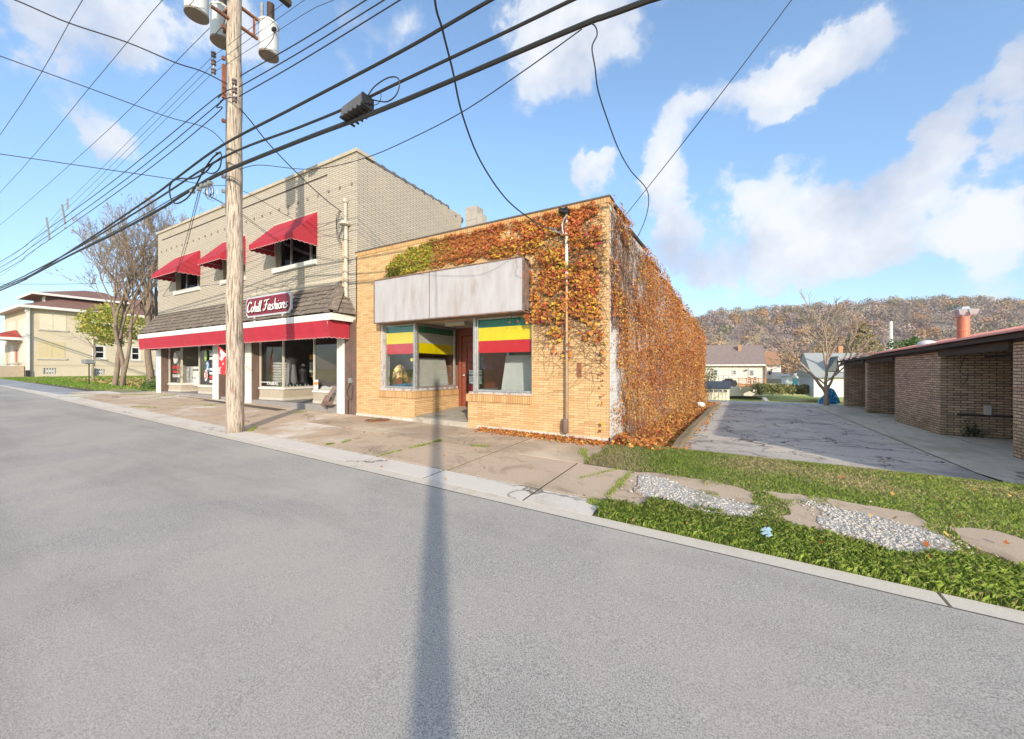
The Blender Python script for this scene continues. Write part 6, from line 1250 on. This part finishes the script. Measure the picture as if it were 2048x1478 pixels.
# corrugated roof: one sheet rising to the rear
xr0,xr1=4.92,8.5; wl=.076; ys=np.arange(5.9,25.15,wl/4); V=[];Fc=[]; n=len(ys); 
for j,(x) in enumerate((xr0,6.7,xr1)):
    for y in ys: V.append((x,y,ze_(y)+.02+.235*(x-xr0)+.009*math.cos(2*math.pi*y/wl)))
for j in range(2):
    for i in range(n-1): Fc.append((j*n+i,(j+1)*n+i,(j+1)*n+i+1,j*n+i+1))
b=MB(); b.add(V,Fc); ro=b.build('roof',m_corr,gar,smooth=True); md=ro.modifiers.new('s','SOLIDIFY'); md.thickness=.006
b=MB(); 
def beam(x0,x1,y0,y1,dz0,dz1): b.hexa([(x0,y0,ze_(y0)+dz0),(x1,y0,ze_(y0)+dz0),(x1,y1,ze_(y1)+dz0),(x0,y1,ze_(y1)+dz0),(x0,y0,ze_(y0)+dz1),(x1,y0,ze_(y0)+dz1),(x1,y1,ze_(y1)+dz1),(x0,y1,ze_(y1)+dz1)])
beam(4.99,5.05,6.0,25.0,-.10,-.005); b.cut(); beam(XG+.02,XG+.14,6.0,25.0,-.158,.01)
b.build('fascia',m_wood,gar)
b=MB(); beam(XG-.06,XG+.0,6.3,10.88,-.30,-.13); b.cut(); beam(XG-.06,XG+.0,11.97,14.98,-.30,-.13); b.cut(); beam(XG-.06,XG,18.27,21.18,-.26,-.13); b.cut(); beam(XG-.06,XG,21.52,24.6,-.26,-.13); b.build('lintel_beam',m_wood,gar)
b=MB()
for y in np.arange(6.7,24.8,.9): b.hexa([(XG+.15,y,ze_(y)-.10),(8.3,y,ze_(y)-.10+.75),(8.3,y+.05,ze_(y)-.10+.75),(XG+.15,y+.05,ze_(y)-.10),(XG+.15,y,ze_(y)+.005),(8.3,y,ze_(y)+.76),(8.3,y+.05,ze_(y)+.76),(XG+.15,y+.05,ze_(y)+.005)])
b.build('rafter',m_wood,gar)
a=onY(1935,716,14.9); c=onX(2030,708,6.2); b=MB(); b.bar((6.0,14.9,2.0),(7.4,12.6,2.1),.05,.06); b.bar((7.4,12.6,2.1),(8.15,12.4,1.9),.05,.06); b.build('loose_pole',m_wood,gar)
b=MB(); q=onY(1932,716,14.93); b.tube(smoothpts([q+Vector((0,0,.1)),q+Vector((-.12,-.02,-.35)),onY(1936,755,14.96),onY(1925,770,14.96)],6),.010,5); b.build('hanging_rope',plain('green_rope',(.10,.13,.08),.9),gar)
q=onY(1975,822,14.95); b=MB(); b.box(q.x-.05,q.x+.05,14.9,14.999,q.z-.1,q.z+.14,0); b.build('socket',m_white,gar); b=MB(); b.bar((q.x-.55,14.95,q.z-.12),(8.15,14.95,q.z-.13),.05,.04); b.build('rail',m_wood,gar)
gv=thing('roof_vent','orange clay coloured vent pipe with a silver cowl on the garage roof','vent',(6.5,17.3,2.45))
b=MB(); b.lathe([(.14,0),(.14,.42),(.147,.43),(.147,.45),(.14,.46),(.14,.88)],(6.5,17.3,2.42),24); b.build('vent_pipe',mat('orange_pipe',(.62,.20,.11),(.52,.16,.09),3,.5,c3=(.30,.11,.07),s3=3,f3=(.6,.7)),gv)
b=MB(); b.lathe([(.12,0),(.25,.17),(.25,.20),(.14,.32),(.15,.34),(.12,.345)],(6.5,17.3,3.27),6); b.build('cowl',mat('bright_metal',(.72,.73,.74),(.58,.59,.60),3,.35,.6,.05),gv)
b=MB()
for i in range(6):
    a=i*math.pi/3; x,y=6.5+.22*math.cos(a),17.3+.22*math.sin(a); b.hexa([(x-.05,y-.05,3.36),(x+.05,y-.05,3.36),(x+.05,y+.05,3.36),(x-.05,y+.05,3.36),(x-.1,y-.1,3.52),(x+.1,y-.1,3.52),(x+.1,y+.1,3.52),(x-.1,y+.1,3.52)])
b.build('cowl_wing',bpy.data.materials['bright_metal'],gv)
b=MB(); q=atD(1854,688,13.5); b.lathe([(.26,-.15),(.26,0),(.22,.07),(.13,.12),(.0,.14)],(q.x,q.y,q.z),20); b.build('roof_dome',m_white,None,label='small white dome vent on the garage roof',cat='roof vent',origin=q,smooth=True)
# vines on the garage
Q=[]
for (u,v,Y,s,n_) in ((1942,866,14.95,.13,130),(1745,832,21.1,.13,70)):
    c=onY(u,v,Y)
    for i in range(n_): Q.append((c.x+random.gauss(0,s*.6),Y-abs(random.gauss(0,.06)),max(gz,c.z+random.gauss(0,s))))
leafcloud('creeper',np.array(Q),.035,[(.03,.07,.015),(.05,.09,.02),(.04,.06,.02)],None,label='small dark green creeper growing on the garage brick bays',cat='creeper')
# timber edging of the driveway
tk=MB(); P=[onZ(u,v,-.1) for u,v in ((1352,900),(1362,884),(1385,858),(1408,835),(1422,820),(1436,812))]
for a,c in zip(P[:-1],P[1:]): tk.bar(a,c,.16,.17)
tk.build('timber_edging',mat('old_timber',(.30,.22,.13),(.20,.15,.09),8,.95,stretch=(2,.3,2),c3=(.12,.12,.05),s3=1.5),None,label='old timber edging between the leaf bank and the driveway',cat='edging',origin=P[0])
q=onZ(1400,815,-.2); b=MB(); b.lathe([(.10,0),(.22,.06),(.24,.16),(.15,.26),(.05,.28)],(q.x,q.y,q.z),9); b.build('white_rock',m_white,None,label='white painted rock at the far end of the ivy wall',cat='rock',origin=q)
# ---------- background beyond the driveway, placed in a frame facing the street corner
RT=Vector((1,0,0)); FW=Vector((0,1,0)); UPV=Vector((0,0,1))
def PD(u,v,d): return onY(u,v,d*1.16)
def lb(b,u0,u1,v0,v1,d0,d1,mi=0):
    """box: front face spans pixels u0..u1,v0..v1 measured at distance d0, depth to d1"""
    a=PD(u0,v1,d0); c=PD(u1,v1,d0); h=PD(u0,v0,d0).z; D_=FW*(d1-d0)
    b.hexa([a,c,c+D_,a+D_,Vector((a.x,a.y,h)),Vector((c.x,c.y,h)),Vector((c.x,c.y,h))+D_,Vector((a.x,a.y,h))+D_],mi)
sid=mat('cream_siding',(.64,.60,.53),(.60,.56,.50),3,.7,stretch=(.3,.3,6)); m_shb=mat('speckled_shingle',(.20,.145,.125),(.42,.36,.34),16,.95,c3=(.25,.18,.16),s3=1,lo=.5,hi=.68)
ho=thing('ranch_house','low cream house with a speckled brown roof and a timber deck','house',tuple(PD(1470,785,42)))
b=MB(); lb(b,1330,1532,731,792,40,47); b.build('wall',sid,ho)
def roofs(b,u0,u1,ve,vr,d0,d1,over=.3):
    a=PD(u0,ve,d0-over); c=PD(u1,ve,d0-over); dm_=(d0+d1)/2; r0=PD(u0,vr,dm_); r1=PD(u1,vr,dm_); r0=a+FW*(dm_-d0+over)+UPV*(r0.z-a.z); r1=c+FW*(dm_-d0+over)+UPV*(r1.z-c.z); e0=a+FW*(d1-d0+2*over); e1=c+FW*(d1-d0+2*over)
    b.add([a,c,e1,e0,r0,r1],[(0,1,5,4),(1,2,5),(2,3,4,5),(3,0,4),(3,2,1,0)])
b=MB(); roofs(b,1328,1533,730,691,40,47); rf=b.build('roof',m_shb,ho)
b=MB(); lb(b,1476,1483,690,712,42.0,42.6); b.build('chimney',mat('tan_chimney',(.42,.24,.13),(.35,.2,.11),5,.9),rf); b=MB(); lb(b,1483,1486,715,724,41.2,41.3); b.build('roof_vent',m_white,rf)
b=MB(); lb(b,1328,1533,729.6,731.5,39.62,39.7); b.build('gutter',m_white,ho)
for (u0,u1,v0,v1) in ((1426,1437,738,752),(1465,1474,739,750),(1355,1366,738,752)):
    b=MB(); lb(b,u0,u1,v0,v1,39.93,39.99); wn_=b.build('window',m_white,ho); b=MB(); lb(b,u0+2,u1-2,v0+2,(v0+v1)/2-.4,39.90,39.92); lb(b,u0+2,u1-2,(v0+v1)/2+.4,v1-2,39.90,39.92); b.build('pane',m_glassd if False else plain('pane_grey',(.18,.2,.2),.15),wn_)
b=MB(); lb(b,1497,1510,737,757,39.93,39.99); dd=b.build('door',m_white,ho); b=MB(); [lb(b,1500+i*2.6,1502+i*2.6,741+j*3.5,743.6+j*3.5,39.89,39.92) for i in range(3) for j in range(3)]; b.build('pane',bpy.data.materials['pane_grey'],dd)
b=MB(); lb(b,1491,1494,739,742,39.8,39.95); b.build('wall_lamp',m_black,ho); b=MB(); lb(b,1530,1533,731,783,39.8,40.1); b.build('corner_post',mat('timber_post',(.36,.22,.13),(.3,.18,.1),4,.9),ho)
dk=thing('timber_deck','orange brown timber deck with railings on the cream house','deck',tuple(PD(1505,772,38.5))); m_dk=mat('orange_timber',(.50,.24,.10),(.42,.19,.08),3,.7)
b=MB(); lb(b,1477,1531,769,773,37.6,39.9); b.build('deck_floor',m_dk,dk); b=MB(); lb(b,1477,1531,756,757.4,37.6,37.7); lb(b,1464,1478,757,758,37.6,37.7)
for u in (1477,1493,1504,1517,1530): lb(b,u-.7,u+.7,755,773,37.6,37.7)
for i in range(26): lb(b,1478+i*2.0,1478.5+i*2.0,757.4,768,37.64,37.68)
b.build('deck_rail',m_dk,dk); b=MB(); lb(b,1525,1530,773,784,37.8,38.4); lb(b,1480,1483,773,779,37.8,38.2); b.build('deck_post',m_tanp,dk)
for i,u in enumerate((1496,1507)): b=MB(); lb(b,u,u+6,754,760,38.6,38.7); lb(b,u,u+6,763,765,38.2,38.7); lb(b,u,u+.8,759,769,38.2,38.7); lb(b,u+5.2,u+6,759,769,38.2,38.7); b.build('deck_chair',mat('chair_brown',(.28,.17,.11),(.2,.12,.08),4,.8),None,label=['brown deck chair nearer the steps','brown deck chair nearer the deck corner'][i],cat='chair',group='chairs on the timber deck',origin=PD(u,769,38.4))
ex=thing('white_annex','white rear annex with an orange brown roof beside the cream house','annex',tuple(PD(1550,765,44))); b=MB(); lb(b,1533,1562,730,758,43,48); b.build('wall',m_white,ex); b=MB(); lb(b,1533,1562,758,767,43.05,48); b.build('foundation',m_tanp,ex); b=MB(); roofs(b,1530,1563,730,703,43,49); b.build('roof',mat('orange_shingle',(.40,.22,.12),(.33,.17,.09),5,.95),ex); b=MB(); lb(b,1537,1544,741,747,42.9,43); b.build('window',bpy.data.materials['pane_grey'],ex)
fg=thing('house_flag','small striped flag hanging on the white annex wall','flag',tuple(PD(1542,740,42.5))); b=MB(); b.tube([PD(1543,733,42.6),PD(1542,756,42.6)],.03,6); b.build('flag_pole',m_galv,fg); b=MB(); [lb(b,1541.2,1544.4,734+i*1.5,735.5+i*1.5,42.4,42.42,i%2) for i in range(7)]; b.build('flag_cloth',[plain('flag_r',(.5,.1,.1),.8),m_white],fg); b=MB(); lb(b,1538,1541,744,750,42.4,42.5); b.build('wind_sock',m_black,fg)
sd_=thing('garden_shed','low cream shed with a dark roof and square window lights near the ivy wall','shed',tuple(PD(1432,805,28))); b=MB(); lb(b,1370,1459,776,806,28,30); 
for i in range(12): lb(b,1372+i*7.3,1373+i*7.3,778,805,27.96,28)
b.build('wall',mat('cream_resin',(.66,.60,.49),(.62,.56,.45),3,.6),sd_); b=MB(); roofs(b,1366,1462,777,762,28,30,.15); b.build('roof',plain('slate_blue',(.055,.06,.075),.6),sd_)
for i in range(9):
    u=1374+i*8.6+(i//2)*1.4
    b=MB(); lb(b,u,u+6.4,778.5,784.5,27.93,27.96); wn_=b.build('window',m_white,sd_); b=MB(); [lb(b,u+.6+k*1.9,u+2.1+k*1.9,779.3+j*2.4,781.1+j*2.4,27.90,27.93) for k in range(3) for j in range(2)]; b.build('pane',m_black,wn_)
wbn=thing('white_barn','white house with a pale grey roof and dormer behind the bare tree','house',tuple(PD(1665,795,38))); b=MB(); 
lb(b,1628,1760,753,794,36,44); a=PD(1611,756,41); 
gA=PD(1628,753,36); gB=gA+FW*8; 
b.build('wall',m_white,wbn); b=MB(); b.hexa([PD(1628,795,36)+Vector((-.02,0,0)),PD(1628,795,36),PD(1628,795,36)+FW*8,PD(1628,795,36)+FW*8+Vector((-.02,0,0)),gA+Vector((-.02,0,0)),gA,gB,gB+Vector((-.02,0,0))]); b.build('side_siding',plain('bluish_white',(.5,.53,.6),.7),wbn)
b=MB(); roofs(b,1625,1770,755,706,36,44,.3); rf=b.build('roof',mat('pale_grey_shingle',(.36,.375,.35),(.30,.31,.29),9,.9),wbn); b=MB(); lb(b,1677,1686,692,709,40,40.8); b.build('chimney',mat('orange_brick',(.52,.26,.13),(.42,.2,.1),5,.9),wbn)
q=[PD(1655,742,36.4),PD(1676,712,36.4),PD(1690,742,36.4)]; b=MB(); b.extr([tuple(x) for x in q],FW*3); b.build('dormer',plain('dark_dormer',(.10,.11,.11),.8),rf); q=[PD(1676,716,36.3),PD(1700,742,36.3),PD(1679,744,36.3)]; b=MB(); b.extr([tuple(x) for x in q],FW*.05); b.build('dormer_gable',m_white,rf)
tp=thing('blue_tarp','bright blue tarpaulin draped over a heap beside the bare tree','tarpaulin',tuple(PD(1658,812,23))); 
prof=[(1636,812),(1639,800),(1650,790),(1656,780),(1662,775.5),(1668,779),(1673,787),(1678,797),(1681,806),(1668,809),(1650,812)]
c0=PD(1660,801,22.6); ring=[PD(u,v,22.4) for u,v in prof]; ring2=[(p-c0)*.9+c0+FW*.5 for p in ring]; V=[];Fc=[]
b=MB(); n=len(ring); fr_=[p+(-FW*.05 if i%2 else -FW*.22) for i,p in enumerate([(r-c0)*.55+c0 for r in ring])]
b.add([c0-FW*.3]+fr_+ring+ring2+[c0+FW*.6],[(0,1+i,1+(i+1)%n) for i in range(n)]+[(1+i,1+n+i,1+n+(i+1)%n,1+(i+1)%n) for i in range(n)]+[(1+n+i,1+2*n+i,1+2*n+(i+1)%n,1+n+(i+1)%n) for i in range(n)]+[(1+2*n+i,3*n+1,1+2*n+(i+1)%n) for i in range(n)])
b.build('tarp_sheet',mat('blue_plastic',(.02,.30,.58),(.015,.22,.45),3,.4,bmp=.8,bd=.05,stretch=(4,4,.6)),tp)
for nm,lab,(u0,u1,v0,v1,vr),d,mw,mr_ in (('blue_shed','small light blue shed with a white roof by the white house','%s' and (1596,1630,757,768,747),46,plain('light_blue',(.10,.42,.60),.6),m_white),('far_garage','distant bluish white garage behind the annex',(1564,1582,752,766,748),52,plain('pale_bluewhite',(.45,.50,.58),.7),m_galv)):
    t=thing(nm,lab,'shed',tuple(PD((u0+u1)/2,v1,d))); b=MB(); lb(b,u0,u1,v0,v1+3,d,d+4); b.build('wall',mw,t); b=MB(); roofs(b,u0-1.5,u1+1.5,v0,vr,d,d+4,.3); b.build('roof',mr_,t)
cr=thing('parked_car','dark car parked behind the low shed','car',tuple(PD(1459,768,35))); b=MB(); lb(b,1444,1473,761,767,34,35.8); b.build('body',m_black,cr); b=MB(); a_=[PD(1447,761,34.2),PD(1451,757,34.2),PD(1463,757,34.2),PD(1468,761,34.2)]; b.extr(a_,FW*1.4); b.build('cabin',plain('car_glass',(.03,.04,.05),.1),cr)
for u in (1450,1467):
    b=MB(); q=PD(u,767,33.98); b.extr([q+RT*.3*math.cos(i*.524)+UPV*.3*math.sin(i*.524) for i in range(12)],FW*.2); b.build('wheel',m_cable,cr)
b=MB(); q0=PD(1782,700,34); q1=PD(1781.5,643,34); b.tube([q0,q1],[.13,.10],10); b.build('white_pole',m_white,None,label='white painted post rising behind the garage roof',cat='pole',origin=q0)
b=MB(); b.bar(PD(1405,740,39.2),PD(1457,740,39.2),.01,.01) if False else None
for u in (1437,1447,1457): b.tube([PD(u,751,38),PD(u,766,38)],.03,5)
b.bar(PD(1437,751,38),PD(1457,751,38),.05,.05); b.build('white_rail',m_galv,None,label='white handrail before the cream house windows',cat='railing',origin=PD(1447,760,38))
m_path=plain('pale_path',(.52,.48,.42),.9)
# bushes
def bush(lab,px,d,rx,rz_,n,cols,s=.09):
    c=PD(*px,d); Q=[]
    while len(Q)<n:
        p=Vector((random.gauss(0,1),random.gauss(0,1),random.gauss(0,1))).normalized()*random.random()**.4; q=c+RT*p.x*rx+FW*p.y*rx*.6+UPV*p.z*rz_
        if mnoise.noise(q*1.3)>-.3: Q.append(q)
    t=thing('bush',lab,'bush',tuple(c-UPV*rz_)); leafcloud('leaves',np.array(Q),s,cols,t); b=MB(); [b.tube([c-UPV*rz_,c+RT*random.uniform(-.5,.5)*rx],.03,4) for i in range(5)]; b.build('stem',m_twig,t)
bush('sparse olive bush between the ivy wall and the low shed roof',(1416,753),33,.75,1.0,900,[(.20,.20,.08),(.26,.22,.1),(.15,.15,.06)],.06)
bush('dark green bush below the timber deck corner',(1519,777),37,.8,.6,700,[(.14,.18,.06),(.2,.2,.08)])
for i,(u,d) in enumerate(((1545,36),(1565,37),(1585,38),(1603,38))): bush(['low olive hedge clump on the far lawn nearest the white annex','low olive hedge clump on the far lawn, second from the annex','low olive hedge clump on the far lawn, third from the annex','low olive hedge clump on the far lawn nearest the white barn house'][i],(u,778),d,1.05,.5,900,[(.20,.21,.07),(.26,.24,.09),(.14,.17,.05),(.32,.26,.12)])
bush('dark evergreen bush just above the garage roof line',(1812,690),24,.75,.5,900,[(.05,.12,.02),(.08,.17,.03),(.12,.2,.05)],.06)
def conifer(lab,px,d,h,r,cols,n):
    c=PD(*px,d); t=thing('conifer',lab,'tree',tuple(c)); b=MB(); b.tube([c,c+UPV*h],[.15,.03],6); b.build('trunk',m_bark,t); Q=[]
    while len(Q)<n:
        z=random.random(); rr=r*(1-z)**.7*random.random()**.4; a=random.random()*6.28; q=c+Vector((rr*math.cos(a),rr*math.sin(a),h*z*.97+.3+.25*math.sin(z*38+a)))
        if mnoise.noise(q*1.2)>-.22: Q.append(q)
    leafcloud('needles',np.array(Q),.14,cols,t)
conifer('brownish green conifer behind the bare tree and white house',(1722,720),46,3.9,2.0,[(.36,.29,.16),(.42,.33,.19),(.27,.24,.12)],3600)
conifer('dull conifer half hidden behind the spreading bare tree',(1655,720),56,4.4,2.2,[(.40,.31,.21),(.46,.35,.24)],2400)
# tufts and paving far away
cb=MB(); P=[atD(u,v,d) for u,v,d in ((1528,797,30),(1535,806,26),(1540,815,24))]
for a,c in zip(P[:-1],P[1:]): cb.bar(a,c,.25,.2)
cb.build('pale_edging',m_path,None,label='pale curved kerb beside the far lawn',cat='edging',origin=P[0])
ps=[atD(u,v,d) for u,v,d in ((1555,778,39),(1600,784,38),(1640,789,37),(1640,791.5,36.5),(1590,788,37.5),(1550,780.5,38.5))]
b=MB(); b.slab([(p.x,p.y,TH(p.x,p.y)-.0) for p in ps],.03); b.build('garden_path',m_path,kind='structure')
fp=[atD(u,v,d) for u,v,d in ((1380,806,29.5),(1525,806,29.5),(1532,822,22.5),(1400,826,21.8))]
# ---------- wooded hill 
def ridge(u):
    T=[(900,700),(1250,672),(1340,660),(1400,646),(1450,636),(1530,634),(1620,626),(1700,618),(1800,615),(2048,616),(2300,606),(2700,625),(3400,660),(5000,700)]
    for (a,b_),(c,d) in zip(T[:-1],T[1:]):
        if u<=c: return b_+(d-b_)*max(0,(u-a))/(c-a)
    return 700
DR=330
def hillz(u,d):
    R_=(739-ridge(u))/F*DR; t=sstep(95,DR,d); p=atD(u,739,d)
    h=R_*t*(1.0)+2.6*mnoise.noise(Vector((p.x*.018,p.y*.018,2)))*min(1,t*3)*2*(1-.6*t)
    if d>DR: h=R_*(1-.0012*(d-DR))
    return -1.6+h
us=[760,900,1050,1150,1250,1300,1350,1400,1450,1500,1560,1620,1680,1740,1800,1860,1920,1980,2048,2120,2200,2300,2450,2650,2900,3300,4000]; dsr=[90,105,120,140,160,180,200,225,250,275,300,330,360,420,500]
V=[];Fc=[]
for d in dsr:
    for u in us: p=atD(u,739,d); V.append((p.x,p.y,hillz(u,d)))
n=len(us)
for j in range(len(dsr)-1):
    for i in range(n-1): Fc.append((j*n+i,j*n+i+1,(j+1)*n+i+1,(j+1)*n+i))
b=MB(); b.add(V,Fc); b.build('hill',mat('leaf_litter_slope',(.24,.18,.145),(.18,.135,.115),.08,1,bmp=0),kind='structure',smooth=True)
random.seed(3); NR=[]; Q=[];CL=[];SZ=[]; TW=MB()
PAL=[((.40,.21,.10),4),((.46,.28,.13),4),((.34,.25,.20),6),((.36,.28,.24),7),((.29,.26,.13),4),((.24,.24,.12),2),((.52,.30,.12),2),((.33,.24,.20),6),((.20,.21,.12),1),((.38,.29,.20),4)]
pal=[c for c,k in PAL for _ in range(k)]
nt_=0
for row_d,cnt in ((118,60),(140,75),(165,90),(190,105),(215,120),(240,135),(265,150),(290,165),(312,180),(326,190)):
    for i in range(cnt):
        u=1180+(2750-1180)*(i+random.random())/cnt; d=row_d+random.uniform(-12,12); p=atD(u,739,d); z=hillz(u,d); r=random.uniform(3.4,5.6); kk=random.uniform(.75,1.15); H=random.uniform(7,11); c0=random.choice(pal); bare=random.random()<.30 or d>308
        if u>2100 and random.random()<.4: continue
        zc=z+H-r*.9; k=int((190 if bare else 300)*(1.0 if d<250 else .85))
        if d>300: H*=.8; zc=z+H-r*.8
        for _ in range(k):
            q=Vector((random.gauss(0,1),random.gauss(0,1),random.gauss(0,1))).normalized()*random.random()**.33; pp=Vector((p.x+q.x*r,p.y+q.y*r,zc+q.z*r*.85))
            if mnoise.noise(pp*.45)<-.28: continue
            Q.append(pp); NR.append(tuple(q)); CL.append(tuple((x*.82+y_*.18)*.92*kk*(.95+.1*random.random()) for x,y_ in zip(c0,(.33,.235,.16))) if not bare else tuple(x*.8*(.85+.3*random.random()) for x in ((.36,.27,.22) if random.random()<.6 else c0))); SZ.append((.36 if bare else .52)*(1 if d<250 else 1.1)*(.6 if d>305 else 1))
        TW.tube([(p.x,p.y,z-.5),(p.x+random.uniform(-.4,.4),p.y,zc+r*.3)],[.28,.12],3,0,False)
        if bare:
            for _ in range(7):
                a=random.random()*6.28; TW.tube([(p.x,p.y,zc-r*.6),(p.x+r*.8*math.cos(a),p.y+r*.8*math.sin(a),zc+r*random.uniform(.1,.9))],[.13,.05],3,0,False)
woods=thing('hillside_woods','autumn woods covering the hill behind the houses','woods',tuple(atD(1700,700,200))); woods['kind']='stuff'
leafcloud('foliage',np.array([tuple(q) for q in Q]),np.array(SZ),np.array(CL),woods,m_far,nrm=np.array(NR)); TW.build('trunks',plain('grey_trunk',(.26,.22,.195),1),woods)
# pale low tree skeletons in front of the hill, behind the cream house
random.seed(9)
treeb('bare_tree','pale bare tree standing behind the cream house roof',atD(1465,745,60),[((0,0,-1),(0,0,1),5.5,.2),((0,0,1.5),(-.5,0,1),5,.12),((0,0,1.5),(.5,.2,1),5,.12)],plain('pale_bark',(.42,.36,.30),.9),3,.03,.7,seg=.8,kids=(4,6))
# the air
if HAZE:
    hz=MB(); hz.box(-700,700,-320,720,-6,90); hm=bpy.data.materials.new('haze_air'); hm.use_nodes=True; nt=hm.node_tree; nt.nodes.clear(); o_=N(nt,'OutputMaterial'); pv=N(nt,'VolumePrincipled'); pv.inputs['Color'].default_value=(.85,.90,1,1); pv.inputs['Density'].default_value=HAZE; nt.links.new(pv.outputs[0],o_.inputs['Volume']); ho_=hz.build('haze',hm,kind='stuff',label='thin pale autumn haze in the air',cat='haze')
